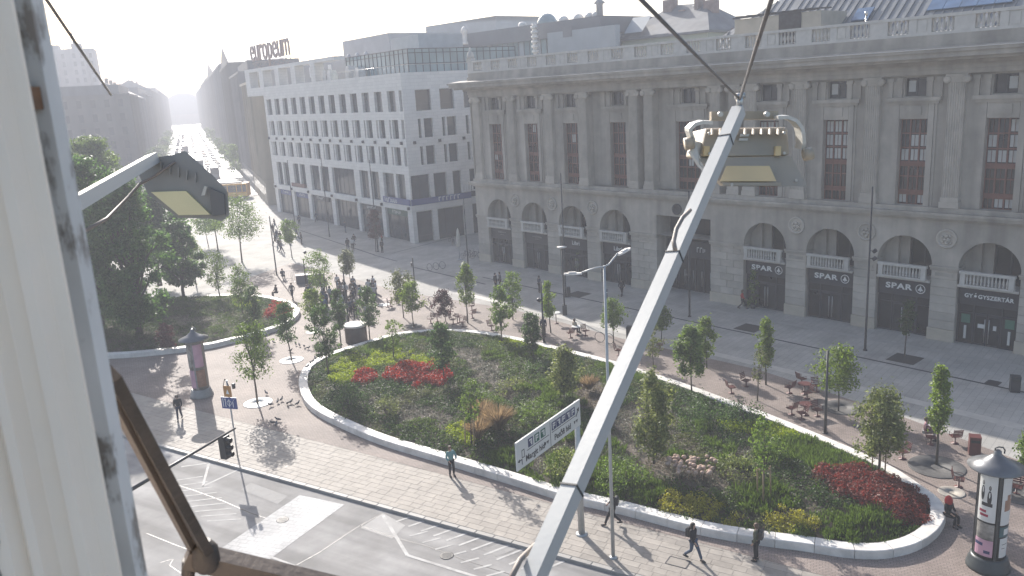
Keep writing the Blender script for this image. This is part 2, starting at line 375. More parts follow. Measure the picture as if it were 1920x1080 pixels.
M_patch = mat('asphalt_patch',(0.25,0.243,0.236),0.8,var=.2,scale=1.5,bump=.25,bscale=50); M_patch2 = mat('asphalt_patch_pale',(0.33,0.32,0.31),0.8,var=.15,scale=1.5,bump=.25,bscale=50)
for pts,m_ in (([(676,990),(718,962),(760,985),(735,1010)],M_patch2),([(905,1030),(960,1010),(985,1022),(930,1044)],M_patch),([(470,905),(540,930),(520,945),(452,918)],M_patch),([(600,1075),(690,1090),(640,1130),(550,1110)],M_patch)): paint(pts,-.1155,'asphalt_patch',m_)
def drain(px, py, label):
    p = G(px,py,-.115); q = MB(); q.lathe([(.31,0),(.31,.012),(.28,.014)],20); o = q.build('manhole_cover', M_iron); o.location = p; tag(o,label,'manhole cover')
    for k in range(5): MB().box(-.2,.2,-.19+k*.085,-.15+k*.085,.0142,.02).build('rib', M_drain, o)
drain(838,1042,'round iron manhole cover among the hatched road lines'); drain(530,975,'round iron manhole cover beside the pale crossing strip')
# inspection covers
def cover(pts, z, label):
    mb = MB(); q = [G(x,y,z) for x,y in pts]; mb.poly(q)
    o = mb.build('inspection_cover', M_iron); tag(o, label, 'manhole cover')
    for i in range(4):
        a = q[i]; b = q[(i+1)%4]; c = sum(q, Vector())/4
        fm = MB(); fm.beam(a+(a-c)*.06+Vector((0,0,.002)), b+(b-c)*.06+Vector((0,0,.002)), .05, .012); fm.build('rim', M_joint, o)
def gcover(q, label):
    mb = MB(); mb.poly(q); o = mb.build('inspection_cover', M_slab); tag(o, label, 'manhole cover')
    for i in range(4):
        fm = MB(); fm.beam(q[i]+Vector((0,0,.003)), q[(i+1)%4]+Vector((0,0,.003)), .04, .012); fm.build('rim', M_drain, o)
c0 = G(1271,1055); gcover([Vector((*(c0+KU*a+KV*b).xy,.022)) for a,b in ((-.45,-.3),(.45,-.3),(.45,.3),(-.45,.3))], 'slab filled inspection cover in the sidewalk beside the walking figure')

# ================================================================== OVAL PLANTERS
def catmull(pts, step):
    out = []; n = len(pts)
    for i in range(n):
        p0, p1, p2, p3 = [np.array(pts[(i+j-1) % n][:2]) for j in range(4)]
        k = max(2, int(np.linalg.norm(p2-p1)/step))
        for j in range(k):
            t = j/k; out.append(.5*((2*p1)+(-p0+p2)*t+(2*p0-5*p1+4*p2-p3)*t*t+(-p0+3*p1-3*p2+p3)*t**3))
    return np.array(out)
def resample(P, step):
    Q = np.vstack([P, P[:1]]); d = np.r_[0, np.cumsum(np.linalg.norm(np.diff(Q, axis=0), axis=1))]
    n = int(d[-1]/step); s = np.linspace(0, d[-1], n, endpoint=False)
    return np.stack([np.interp(s, d, Q[:,0]), np.interp(s, d, Q[:,1])], 1)
def inside(P, x, y):
    r = np.zeros(len(x), bool); n = len(P); j = n-1
    for i in range(n):
        xi, yi = P[i]; xj, yj = P[j]
        c = ((yi > y) != (yj > y)) & (x < (xj-xi)*(y-yi)/(yj-yi+1e-12)+xi); r ^= c; j = i
    return r
def planter(px, top, wd, label, name='oval_planter'):
    O = catmull([G(x,y,top) for x,y in px], .5); O = resample(O, .4)
    area = .5*np.sum(O[:,0]*np.roll(O[:,1],-1)-np.roll(O[:,0],-1)*O[:,1])
    if area < 0: O = O[::-1]
    t = np.roll(O,-2,0)-np.roll(O,2,0); t /= np.linalg.norm(t, axis=1, keepdims=True); nin = np.stack([-t[:,1], t[:,0]], 1)
    I = O+nin*wd; n = len(O); c = O.mean(0)
    root = thing(name, label, 'planter', (c[0], c[1], 0))
    def soilz(x, y):
        d = np.sqrt(((np.asarray(x)[:,None]-I[None,::3,0])**2+(np.asarray(y)[:,None]-I[None,::3,1])**2).min(1)); return top-.2+.5*(1-np.exp(-d/2.5))
    k = 4                                                            # four 0.4 m steps: 1.6 m stones
    for i in range(0, n, k):
        idx = [(i+j) % n for j in range(k+1 if i+k <= n else n-i+1)]
        a = [O[q]-c for q in idx]; b = [I[q]-c for q in idx]
        g = .012
        def trim(L):
            L = [np.array(p) for p in L]; d0 = L[1]-L[0]; L[0] = L[0]+d0/np.linalg.norm(d0)*g; d1 = L[-2]-L[-1]; L[-1] = L[-1]+d1/np.linalg.norm(d1)*g; return L
        a, b = trim(a), trim(b); m = MB(); q = len(a); ch = .03
        for p, s in zip(a, b):
            e = (s-p)/np.linalg.norm(s-p)
            for pt, z in ((p,0),(p,top-ch),(p+e*ch,top),(s,top),(s,0)): m.v.append((pt[0],pt[1],z))
        for j in range(q-1):
            for h in range(4): m.face((j*5+h,(j+1)*5+h,(j+1)*5+h+1,j*5+h+1))
        m.face([0,1,2,3,4]); m.face([(q-1)*5+h for h in (4,3,2,1,0)])
        m.build('stone_block', M_white, root)
    m = MB(); ring = 9; st = I[::2]; nn = len(st)
    for r in range(ring):
        f = 1-(r/ring)**1.2 if r else 1.0
        pts = c+(st-c)*f; zz = soilz(pts[:,0], pts[:,1]); 
        for p, z in zip(pts, zz): m.v.append((p[0]-c[0], p[1]-c[1], float(z)-.03 if r else top-.22))
    m.v.append((0,0,float(soilz([c[0]],[c[1]])[0])-.03))
    for r in range(ring-1):
        for j in range(nn): m.face((r*nn+j, r*nn+(j+1)%nn, (r+1)*nn+(j+1)%nn, (r+1)*nn+j), 0, True)
    for j in range(nn): m.face(((ring-1)*nn+j,(ring-1)*nn+(j+1)%nn,ring*nn), 0, True)
    m.build('soil', M_soil, root)
    return root, O, I, soilz
px1 = [(560,712),(570,688),(592,672),(628,657),(690,638),(747,623),(813,617),(880,618),(960,630),(1060,653),(1157,678),(1280,717),(1370,750),(1440,775),(1530,811),(1617,848),(1680,878),(1733,913),(1765,938),(1774,965),(1756,995),(1722,1017),(1680,1029),(1640,1033),(1583,1030),(1507,1018),(1427,1008),(1310,988),(1160,950),(1053,926),(960,897),(813,853),(713,823),(640,793),(590,767),(567,743)]
pl1, O1, I1, soil1 = planter(px1, .42, .62, 'large egg shaped planter with white stone rim in the middle of the square')
px2 = [(213,664),(290,658),(383,647),(430,637),(480,625),(525,610),(552,596),(562,580),(548,567),(520,558),(490,553),(440,551),(380,553),(300,556),(200,562),(110,590),(90,640),(140,664)]
pl2, O2, I2, soil2 = planter(px2, .42, .62, 'smaller white rimmed planter under the big dark trees at the left')

# ================================================================== CORVIN DEPARTMENT STORE
def wall_holes(mb, x0, x1, z0, z1, y, holes, depthv, mi=0, M=None, back=None):
    xs = sorted({x0, x1, *[h[0] for h in holes], *[h[1] for h in holes]}); zs = sorted({z0, z1, *[h[2] for h in holes], *[h[3] for h in holes]})
    xs = [x for x in xs if x0 <= x <= x1]; zs = [z for z in zs if z0 <= z <= z1]
    f = (lambda p: tuple(M@Vector(p))) if M is not None else (lambda p: p)
    for a, b in zip(xs, xs[1:]):
        run = None
        for c, d in zip(zs, zs[1:]):
            mx, mz = (a+b)/2, (c+d)/2
            solid = not any(h[0] < mx < h[1] and h[2] < mz < h[3] for h in holes)
            if solid: run = (run[0], d) if run else (c, d)
            if (not solid or d == zs[-1]) and run:
                mb.quad(f((a,y,run[0])), f((b,y,run[0])), f((b,y,run[1])), f((a,y,run[1])), mi); run = None
    for h in holes:
        a, b, c, d = h[:4]; e = y+depthv
        mb.quad(f((a,y,c)),f((a,y,d)),f((a,e,d)),f((a,e,c)),mi); mb.quad(f((b,y,d)),f((b,y,c)),f((b,e,c)),f((b,e,d)),mi)
        mb.quad(f((a,y,d)),f((b,y,d)),f((b,e,d)),f((a,e,d)),mi); mb.quad(f((b,y,c)),f((a,y,c)),f((a,e,c)),f((b,e,c)),mi)
M_cst = mat('corvin_stone', (0.47,0.43,0.375), 0.8, var=0.09, scale=0.8, bump=0.12, bscale=12, streak=0.9, stain=.28, sscale=.25)
M_blk = mat('corvin_block', (0.47,0.43,0.375), 0.8, var=0.08, scale=1.6, bump=0.15, bscale=14, objvar=0.10, stain=.22, sscale=.4)
M_plinth = mat('corvin_plinth', (0.47,0.42,0.34), 0.75, var=0.1, scale=1.5, bump=0.15, objvar=0.1)
M_bal = mat('corvin_baluster', (0.50,0.48,0.445), 0.75, var=0.1, scale=2, objvar=0.1)
M_red = mat('window_red_brown', (0.16,0.062,0.045), 0.5, var=0.2, scale=3)
M_glass = mat('dark_glass', (0.022,0.024,0.027), 0.05, var=0.3, scale=0.4, spec=0.6, objvar=0.3)
M_glass2 = mat('shop_glass', (0.028,0.030,0.032), 0.07, var=0.5, scale=0.6, spec=0.5, objvar=0.3)
M_shop = mat('shop_frame', (0.035,0.036,0.045), 0.45, var=0.1, scale=2)
M_signw = mat('sign_white', (0.75,0.75,0.74), 0.5, var=0.02, scale=1)
M_steel = mat('brushed_steel', (0.55,0.54,0.52), 0.35, metal=0.8, var=0.08, scale=3)
M_roof = mat('zinc_roof', (0.21,0.225,0.24), 0.5, var=0.12, scale=0.7, metal=0.2, streak=0.7)
cv = thing('department_store', 'grey stone department store with arcade, tall pilasters and roof balustrade', 'building', CO, -0.844977)
bays = [2.0, 7.88, 13.77, 19.65, 36.45, 42.33, 48.21, 54.09, 59.97]
XE = 66.0
# ground storey wall with arches
mb = MB(); AR = 2.03; SP = 5.65; TOPG = 9.05
def arch_bay(c):
    x0, x1 = c-2.94, c+2.94; n = 18; pr = None
    mb.quad((x0,0,SP),(c-AR,0,SP),(c-AR,0,TOPG),(x0,0,TOPG)); mb.quad((c+AR,0,SP),(x1,0,SP),(x1,0,TOPG),(c+AR,0,TOPG))
    for i in range(n+1):
        a = PI-PI*i/n; p = (c+AR*math.cos(a), SP+AR*math.sin(a))
        if pr:
            mb.quad((pr[0],0,pr[1]),(p[0],0,p[1]),(p[0],0,TOPG),(pr[0],0,TOPG)); mb.quad((pr[0],0,pr[1]),(pr[0],1.5,pr[1]),(p[0],1.5,p[1]),(p[0],0,p[1]))
        pr = p
for c in bays: arch_bay(c)
mb.box(-2,-.945,0,1.5,SP,TOPG); mb.box(62.915,XE,0,1.5,SP,TOPG)
wall_holes(mb, 22.59, 33.51, SP, TOPG, 0, [(24.9,31.0,SP-.01,7.55)], 2.2)
mb.box(-2,XE,2.3,30,0,21.8); mb.box(-2,-1.9,.02,2.3,0,21)
mb.build('wall', M_cst, cv)
# piers of single stone courses
piers = [(-2,0),(4.0,5.87),(9.9,11.75),(15.77,17.63),(21.67,24.9),(31,34.43),(38.47,40.31),(44.35,46.18),(50.22,52.06),(56.1,57.95),(62,XE)]
cache = {}
def block(x0, x1, y0, z0, z1, m, b=.02):
    k = (round(x1-x0,2), round(z1-z0,2), m.name)
    if k not in cache:
        w_, h_ = k[0]/2, k[1]/2; q = MB(); n = 0
        q.v = [(-w_,.25,-h_),(w_,.25,-h_),(w_,.25,h_),(-w_,.25,h_),(-w_,b,-h_),(w_,b,-h_),(w_,b,h_),(-w_,b,h_),(-w_+b,0,-h_+b),(w_-b,0,-h_+b),(w_-b,0,h_-b),(-w_+b,0,h_-b)]
        for f in ((8,9,10,11),(4,5,9,8),(5,6,10,9),(6,7,11,10),(7,4,8,11),(0,1,5,4),(1,2,6,5),(2,3,7,6),(3,0,4,7)): q.face(f)
        cache[k] = q.mesh('stone_block', m)
    link('stone_block', cache[k], cv, T((x0+x1)/2, y0, (z0+z1)/2))
for a, b in piers:
    core = MB()
    core.box(a+.02,b-.02,.06,1.5,0,SP-.3)
    core.box(a-.06,b+.06,-.1,1.5,SP-.32,SP-.14); core.box(a-.1,b+.1,-.16,1.5,SP-.14,SP-.003)
    core.box(a+.3,b-.3,-.04,.0,SP-.75,SP-.5)
    core.build('pier', M_cst, cv)
    ws = [(a,b)] if b-a < 2.5 else [(a,(a+b)/2),((a+b)/2,b)]
    for r in range(7):
        z0 = .92+r*.63
        ww = ws if (len(ws) == 1 or r % 2) else [(a,a+(b-a)*.3),(a+(b-a)*.3,a+(b-a)*.7),(a+(b-a)*.7,b)]
        for x0, x1 in ww: block(x0+.012, x1-.012, 0 if len(ws) == 1 or not(1.9 < z0 < 3.2) else 0, z0+.012, z0+.63-.012, M_blk)
    for x0, x1 in ws: block(x0-.04, x1-.01 if x1 != b else x1+.04, -.08, 0.0, .9, M_plinth)
# string course and medallions
mb = MB(); mb.box(-2.3,XE,-.22,.5,9.053,9.22); mb.box(-2.5,XE,-.48,.5,9.223,9.42); mb.box(-2.6,XE,-.58,.5,9.423,9.6); mb.box(-2.1,XE,-.12,.5,9.603,9.93)
mb.build('string_course', M_cst, cv)
med = MB(); MX = Matrix.Rotation(PI/2,4,'X')
med.lathe([(.72,0),(.72,.1),(.64,.16),(.56,.1),(.54,.02)],28,0,(0,0,0),MX)
for (x,z,r,s) in ((0,.18,.14,1),(-.12,-.05,.13,1),(.14,-.08,.16,1),(.02,-.32,.15,1),(-.28,.1,.1,1),(.28,.16,.1,1),(-.25,-.25,.09,1),(.3,-.3,.08,1)):
    med.lathe([(r,.02),(r*.85,.13),(r*.4,.18)],10,0,(x,z,0),MX)
med = med.mesh('medallion', M_blk)
for x in (4.94,10.83,16.71,39.39,45.27,51.15,57.03): link('medallion', med, cv, T(x,0,7.72))
# arcade bays: balcony, recess window, shop front
bprof = [(.05,0),(.075,.03),(.075,.08),(.045,.11),(.05,.16),(.082,.27),(.08,.36),(.045,.5),(.04,.56),(.06,.6),(.06,.66)]
balm = MB().lathe(bprof, 8).mesh('baluster', M_bal)
def lettering(s, size, x, y, z, parent, bold=0.012, sp=1.0, m=None, wide=1.0):
    me = text_mesh(s, size, bold, .015, spacing=sp, mt=m or M_signw)
    for v in me.vertices: v.co.x *= wide
    return link('lettering', me, parent, T(x,y,z)@FRONT)
def strokes(parent, x0, x1, z, h, y, m, n):
    q = MB(); x = x0
    for i in range(n):
        wv = (x1-x0)/n; k = random.choice((0,1,2)); xx = x0+i*wv
        q.box(xx, xx+wv*.18, y-.02, y, z, z+h*random.uniform(.8,1))
        if k: q.box(xx+wv*.2, xx+wv*.7, y-.02, y, z+(h*.8 if k == 1 else 0), z+(h if k == 1 else h*.18))
        if k != 1: q.box(xx+wv*.55, xx+wv*.72, y-.02, y, z+h*.2, z+h*.75)
    q.build('lettering', m, parent)
def tree_logo(parent, x, y, z, s):
    q = MB(); n = 20
    for i in range(n):
        a, b = 2*PI*i/n, 2*PI*(i+1)/n
        for r0, r1 in ((.84,1.0),):
            q.quad((x+s*r0*math.cos(a),y,z+s*r0*math.sin(a)),(x+s*r0*math.cos(b),y,z+s*r0*math.sin(b)),(x+s*r1*math.cos(b),y,z+s*r1*math.sin(b)),(x+s*r1*math.cos(a),y,z+s*r1*math.sin(a)))
    pts = [(-.12,-.62),(.12,-.62),(.08,-.38),(.5,-.38),(.5,-.2),(.26,.1),(.12,.45),(0,.68),(-.12,.45),(-.26,.1),(-.5,-.2),(-.5,-.38),(-.08,-.38)]
    q.poly([(x+s*a, y-.004, z+s*b) for a,b in pts]); q.build('emblem', M_signw, parent)
def shopfront(c, wide, htop, kind, y=.55):
    f = MB(); w_ = wide/2
    for a, b in ((c-w_,c-w_+.1),(c+w_-.1,c+w_),(c-.98,c-.88),(c+.88,c+.98)): f.box(a,b,y-.06,y+.06,0,2.95)
    f.box(c-w_+.1,c-.98,y-.05,y+.05,0,.12); f.box(c+.98,c+w_-.1,y-.05,y+.05,0,.12); f.box(c-w_+.1,c+w_-.1,y-.055,y+.055,2.3,2.4)
    root = f.build('shopfront', M_shop, cv)
    MB().box(c-w_,c+w_,y-.16,y+.2,2.953,htop).build('sign_board', M_shop, root)
    for a, b in ((c-w_+.1,c-.98),(c+.98,c+w_-.1)): MB().box(a+.001,b-.001,y-.01,y+.02,.121,2.299).build('pane', M_glass2, root)
    MB().box(c-w_+.1,c+w_-.1,y-.01,y+.02,2.401,2.95).build('pane', M_glass2, root)
    for s in (-1,1):
        d = MB(); a, b = (c-.86,c-.02) if s < 0 else (c+.02,c+.86)
        d.box(a,a+.07,y-.04,y+.04,.02,2.28); d.box(b-.07,b,y-.04,y+.04,.02,2.28); d.box(a+.07,b-.07,y-.04,y+.04,.02,.14); d.box(a+.07,b-.07,y-.04,y+.04,2.16,2.28)
        d.box(a+.071,b-.071,y-.005,y+.01,.141,2.159,1)
        d.build('door', [M_shop, M_glass2], root)
        h = MB(); h.tube([(c+s*.14,y-.1,.25),(c+s*.14,y-.1,2.0)],.028,8); h.build('door_handle', M_steel, root)
    MB().box(c-w_,c+w_,y+.06,1.5,-.02,.012).build('threshold', M_plinth, root)
    yy = y-.165
    if kind == 'libri': lettering('Libri', .62, c, yy, 3.62, root, .006)
    elif kind == 'spar': lettering('SPAR', .60, c-.45, yy, 3.62, root, .02, 1.12, None, 1.35); tree_logo(root, c+1.18, yy-.012, 3.62, .36)
    elif kind == 'pharm': lettering('GYÓGYSZERTÁR', .40, c, yy, 3.62, root, .014, 1.08)
    elif kind == 'small': strokes(root, c-.75, c+.75, 3.7, .16, yy, mat('sign_grey',(.4,.4,.4),.5,var=.02), 8); strokes(root, c-.35, c+.35, 3.45, .08, yy, MATS['sign_grey'], 5)
    if kind == 'pharm':
        mg = mat('poster_green',(0.05,0.16,0.11),.5,var=.1); mw_ = mat('notice_paper',(.6,.6,.57),.7,var=.05)
        for x in (c-1.45,c+1.45): MB().box(x-.3,x+.3,y-.06,y-.02,1.55,2.2).build('poster', mg, root); MB().box(x-.08,x+.08,y-.06,y-.02,.35,1.35).build('notice', mw_, root)
        MB().box(c-.62,c-.12,y-.055,y-.041,1.3,1.6).build('notice', mw_, root); MB().box(c+.4,c+.62,y-.055,y-.041,1.25,1.6).build('notice', mw_, root)
kinds = ['small','small','libri','libri','spar','spar','spar','pharm','small']
for c, kd in zip(bays, kinds):
    shopfront(c, 4.0, 4.28, kd)
    b = MB(); b.box(c-1.98,c+1.98,-.1,1.6,4.283,4.46); b.box(c-1.75,c+1.75,-.42,.1,4.463,4.60); b.box(c-1.8,c+1.8,-.44,-.12,5.36,5.55)
    for s in (-1,1): b.box(c+s*1.58-.17,c+s*1.58+.17,-.4,-.14,4.603,5.357)
    bo = b.build('balcony', M_bal, cv)
    for i in range(12): link('baluster', balm, bo, T(c-1.3+i*2.6/11,-.27,4.62)@Matrix.Scale(1.1,4,(0,0,1)))
    r = MB(); wall_holes(r, c-2.3, c+2.3, 4.3, 8.2, 1.5, [(c-.2,c+1.9,4.46,7.3)], .3); r.box(c-2.0,c-.9,1.1,1.5,4.47,7.4)
    r.build('balcony_recess', M_cst, cv)
    wn = MB(); wn.box(c-.2,c+1.9,1.72,1.8,7.1,7.3); wn.box(c-.2,c-.1,1.72,1.8,4.46,7.1); wn.box(c+1.8,c+1.9,1.72,1.8,4.46,7.1); wn.box(c+.8,c+.9,1.72,1.8,4.46,7.1)
    wo = wn.build('arch_window', M_dark, cv)
    for a, b_ in ((c-.1,c+.8),(c+.9,c+1.8)): MB().box(a+.001,b_-.001,1.75,1.77,4.461,7.099).build('pane', M_glass, wo)
# main entrance
en = MB(); en.box(24.95,30.95,2.1,2.25,0,7.5); eo = en.build('entrance', M_glass2, cv)
q = MB()
for i in range(7): q.box(25.0+i*.98-.05,25.0+i*.98+.05,1.98,2.098,0,3.4)
q.box(24.96,30.94,1.6,2.05,3.403,5.0); q.build('entrance_frame', M_shop, eo)
for i in range(6): MB().tube([(25.5+i*.98+.3,1.9,.6),(25.5+i*.98+.3,1.9,2.1)],.03,6).build('door_handle', M_steel, eo)
for i in range(3):
    for j in range(2): MB().box(25.1+i*2.0,26.9+i*2.0,2.05,2.099,5.1+j*1.2,6.2+j*1.2).build('pane', M_glass, eo)
strokes(eo, 28.4, 29.4, 4.0, .5, 1.59, M_signw, 3)
e2 = MB(); e2.box(30.0,30.55,1.57,1.6,4.0,4.08); e2.box(30.0,30.55,1.57,1.6,4.47,4.55); e2.box(30.0,30.08,1.57,1.6,4.083,4.467); e2.box(30.47,30.55,1.57,1.6,4.083,4.467)
e2.box(30.18,30.37,1.57,1.6,4.18,4.37); e2.build('emblem', M_signw, eo)
lo = MB(); lo.lathe([(.52,0),(.52,.12),(.36,.12),(.36,.02)],20,0,(0,0,0),T(27.35,-.02,8.25)@Matrix.Rotation(PI/2,4,'X')); lo = lo.build('name_sign', M_dark, cv)
lettering('orvin', .95, 29.2, -.06, 8.25, lo, .035, .95, M_dark); 
# upper storeys
def sec(x): return .95 if 16.3 < x < 34.2 else .35
secs = [(-2,16.3,.35),(16.3,34.2,.95),(34.2,XE,.35)]
wc = [2.0,7.88,13.77,19.65,28.0,36.45,42.33,48.21,54.09,59.97]
mb = MB()
for a, b, y in secs:
    hs = []
    for c in wc:
        if a < c < b:
            hw = 1.0 if c != 28.0 else 1.35
            hs += [(c-hw,c+hw,9.95,16.22),(c-.75,c+.75,17.85,19.15)]
    wall_holes(mb, a, b, 9.93, 19.3, y, hs, .45)
mb.quad((16.3,.35,9.93),(16.3,.95,9.93),(16.3,.95,19.3),(16.3,.35,19.3)); mb.quad((34.2,.95,9.93),(34.2,.35,9.93),(34.2,.35,19.3),(34.2,.95,19.3))
mb.build('upper_wall', M_cst, cv)
def pmesh(w_, h_): return MB().box(-w_/2+.004,w_/2-.004,0,.015,-h_/2+.004,h_/2-.004).mesh('pane', M_glass)
pm = pmesh(.58,1.02); pm2 = pmesh(.80,1.02); pa = pmesh(.62,1.14)
M_reflect = mat('pale_reflection',(.45,.45,.43),.6,var=.1,scale=1)  # pale plates stand in for bright reflections in the window panes
pmb = MB().box(-.25,.25,0,.015,-.4,.4).mesh('pane_reflection', M_reflect)
for c in wc:
    y = sec(c)+.4; hw = 1.0 if c != 28.0 else 1.35; ww = 2*hw
    f = MB()
    cols = [c-hw, c-hw+ww/3, c-hw+2*ww/3, c+hw]; rows = [9.95+6.27*i/6 for i in range(7)]
    for x in cols: f.box(max(c-hw,x-.055),min(c+hw,x+.055),y-.05,y+.05,9.95,16.22)
    for i, z in enumerate(rows):
        for k in range(3): f.box(cols[k]+.056,cols[k+1]-.056,y-.04,y+.04,max(9.95,z-.05),min(16.22,z+.05))
    for k in range(3):
        xm = (cols[k]+cols[k+1])/2
        for i in range(6): f.box(xm-.015,xm+.015,y-.03,y+.0,rows[i]+.051,rows[i+1]-.051)
    for i in (1,3): f.box(cols[0]+.06,cols[3]-.06,y-.045,y+.045,rows[i]-.05-.28,rows[i]-.052)
    wo = f.build('tall_window', M_red, cv)
    for k in range(3):
        for i in range(6):
            link('pane', pm if hw == 1.0 else pm2, wo, T((cols[k]+cols[k+1])/2, y+.03, (rows[i]+rows[i+1])/2))
            if (c > 35 and i in (3,4) and random.random() < .65) or (c > 35 and i in (0,5) and random.random() < .35) or random.random() < .06:
                link('pane_reflection', pmb, wo, T((cols[k]+cols[k+1])/2, y+.012, (rows[i]+rows[i+1])/2))
    y0 = sec(c); s = MB()
    for a in (-1,1):
        x0, x1 = sorted((c+a*(hw+.02), c+a*(hw+.42))); s.box(x0,x1,y0-.12,y0,9.935,17.3)
        x0, x1 = sorted((c+a*(hw+.44), c+a*(hw+.62))); s.box(x0,x1,y0-.06,y0,9.935,17.3)
    s.box(c-hw-.0,c+hw,y0-.10,y0,16.25,17.3); s.box(c-.55,c+.55,y0-.16,y0-.103,16.5,17.15)
    s.box(c-hw-.75,c+hw+.75,y0-.22,y0,17.303,17.5); s.box(c-hw-.9,c+hw+.9,y0-.36,y0,17.503,17.78)
    for a in (-1.05,1.05,-1.75,1.75): s.box(c+a-.17,c+a+.17,y0-.14,y0,17.783,18.9); s.box(c+a-.24,c+a+.24,y0-.2,y0,18.903,19.15)
    s.build('window_surround', M_cst, cv)
    f = MB(); y = y0+.35
    for x0, x1 in ((c-.75,c-.67),(c-.05,c+.05),(c+.67,c+.75)): f.box(x0,x1,y-.05,y+.05,17.85,19.15)
    for x0, x1 in ((c-.67,c-.05),(c+.05,c+.67)): f.box(x0,x1,y-.05,y+.05,17.85,17.93); f.box(x0,x1,y-.05,y+.05,19.07,19.15)
    ao = f.build('attic_window', M_dark, cv)
    for x in (c-.36,c+.36): link('pane', pa, ao, T(x,y,18.5))
    if c in (42.33,48.21,54.09): link('pane_reflection', pmb, ao, T(c-.36 if c < 50 else c+.36, y-.02, 18.55))
# fluted pilasters with scroll capitals
def pilaster(wd, dp):
    q = MB(); n = 7; pts = [(-wd/2, dp)]; 
    fl = wd/n
    pts = [(wd/2,dp),(-wd/2,dp),(-wd/2,0)]
    for i in range(n):
        x = -wd/2+fl*i; pts += [(x+fl*.18,0),(x+fl*.35,.05),(x+fl*.65,.05),(x+fl*.82,0)]
    pts.append((wd/2,0))
    q.prism(pts[::1], .75, 8.75)
    q.box(-wd/2-.12,wd/2+.12,-.12,dp,0,.42); q.box(-wd/2-.06,wd/2+.06,-.06,dp,.42,.75)
    q.box(-wd/2-.03,wd/2+.03,-.04,dp,8.753,8.9); q.box(-wd/2-.16,wd/2+.16,-.14,dp,9.16,9.34)
    q.box(-wd/2-.05,wd/2+.05,-.08,dp,8.903,9.157)
    for s in (-1,1): q.lathe([(.10,-.16),(.25,-.16),(.27,-.1),(.27,.2)],14,0,(0,0,0),T(s*(wd/2+.08),0,8.98)@Matrix.Rotation(-PI/2,4,'X'))
    return q.mesh('pilaster', M_blk)
p1 = pilaster(1.1,.42); p2 = pilaster(1.0,.95)
for x in (-.98,4.94,10.83,15.75,39.39,45.27,51.15,57.03,62.9): link('pilaster', p1, cv, T(x,-.06,9.95))
for x in (22.25,24.1,31.4,33.3,34.9): link('pilaster', p2 if x < 34 else p1, cv, T(x,-.0 if x < 34 else -.06,9.95))
# entablature, cornice, attic, balustrade
mb = MB(); mb.box(-2.05,XE,-.08,2.3,19.303,19.62); mb.box(-2.1,XE,-.14,2.3,19.623,20.0); mb.build('frieze', M_cst, cv)
mb = MB()
mb.box(-2.5,XE,-.5,2.3,20.003,20.22); mb.box(-3.2,XE,-1.25,2.3,20.223,20.42); mb.box(-3.6,XE,-1.65,2.3,20.423,20.78); mb.box(-3.75,XE,-1.8,2.3,20.783,20.98)
mb.v += [(-3.8,-1.85,20.985),(XE,-1.85,20.985),(XE,.2,21.22),(-3.8,.2,21.22)]; n = len(mb.v); mb.face((n-4,n-3,n-2,n-1)); mb.build('cornice', M_cst, cv)
mb = MB(); mb.box(-3.8,XE,-1.87,-1.82,20.99,21.03); mb.build('cornice_flashing', mat('flashing',(.5,.5,.5),.35,metal=.5,var=.05), cv)
mb = MB(); mb.box(-2,XE,-.12,2.3,21.15,21.55); mb.box(-1.9,XE,-.02,2.3,21.553,22.0); mb.build('attic_wall', M_cst, cv)
bl = MB(); bl.box(-1.95,XE,-.02,.42,22.003,22.2); bl.box(-1.98,XE,-.06,.46,23.15,23.36)
x = -1.9; bals = []
bl.box(-1.9,-.9,0,.4,22.203,23.147); x = -.9
while x < XE-3:
    bals.append((x, 5)); x += 1.5
    bl.box(x,x+.55,0,.4,22.203,23.147); bl.box(x+.55,x+1.3,.04,.36,22.203,23.147); bl.box(x+.62,x+1.23,-.0,.04,22.3,23.05); bl.box(x+1.3,x+1.55,0,.4,22.203,23.147); x += 1.55
    bals.append((x, 5)); x += 1.5
    bl.box(x,x+1.33,0,.4,22.203,23.147); x += 1.33
bo = bl.build('balustrade', M_bal, cv)
bm2 = MB().lathe([(r*1.5,z*.945/.66) for r,z in bprof],8).mesh('baluster', M_bal)
for x, k in bals:
    for i in range(k): link('baluster', bm2, bo, T(x+.15+i*1.2/(k-1),.2,22.203))
fin = MB(); fin.box(-.45,.45,-.3,.3,0,.3); fin.lathe([(.4,.3),(.42,.6),(.3,.95),(.12,1.1),(.16,1.3),(.05,1.5)],12); fin.build('corner_finial', M_bal, cv, T(-1.5,.2,23.363))
# zinc roof behind the balustrade
RY, RZ0, RY1, RZ1 = 5.0, 22.4, 12.5, 28.2
rf = MB(); rf.poly([(26,RY,RZ0),(XE,RY,RZ0),(XE,RY1,RZ1),(33.5,RY1,RZ1)]); rf.poly([(26,RY,RZ0),(33.5,RY1,RZ1),(33.5,24,RZ1),(26,30,RZ0)]); rf.poly([(33.5,RY1,RZ1),(XE,RY1,RZ1),(XE,24,RZ1),(33.5,24,RZ1)])
ro = rf.build('roof', M_roof, cv)
sl = math.atan2(RZ1-RZ0, RY1-RY); Lr = math.hypot(RZ1-RZ0, RY1-RY)
sm = MB().box(-.03,.03,0,Lr,0,.07).mesh('roof_seam', M_roof)
for i in range(46):
    x = 34+i*.7; link('roof_seam', sm, ro, T(x,RY,RZ0+.002)@Matrix.Rotation(sl,4,'X'))
for i in range(9):
    x = 26.6+i*.78; k = (x-26)/7.5; m2 = MB().box(-.03,.03,0,Lr*k,0,.07).build('roof_seam', M_roof, ro, T(x,RY,RZ0+.002)@Matrix.Rotation(sl,4,'X'))
def onroof(nm, x0, x1, a, b, h, m):
    o = MB().box(x0,x1,a,b,.075,.075+h).build(nm, m, ro, T(0,RY,RZ0)@Matrix.Rotation(sl,4,'X')); return o
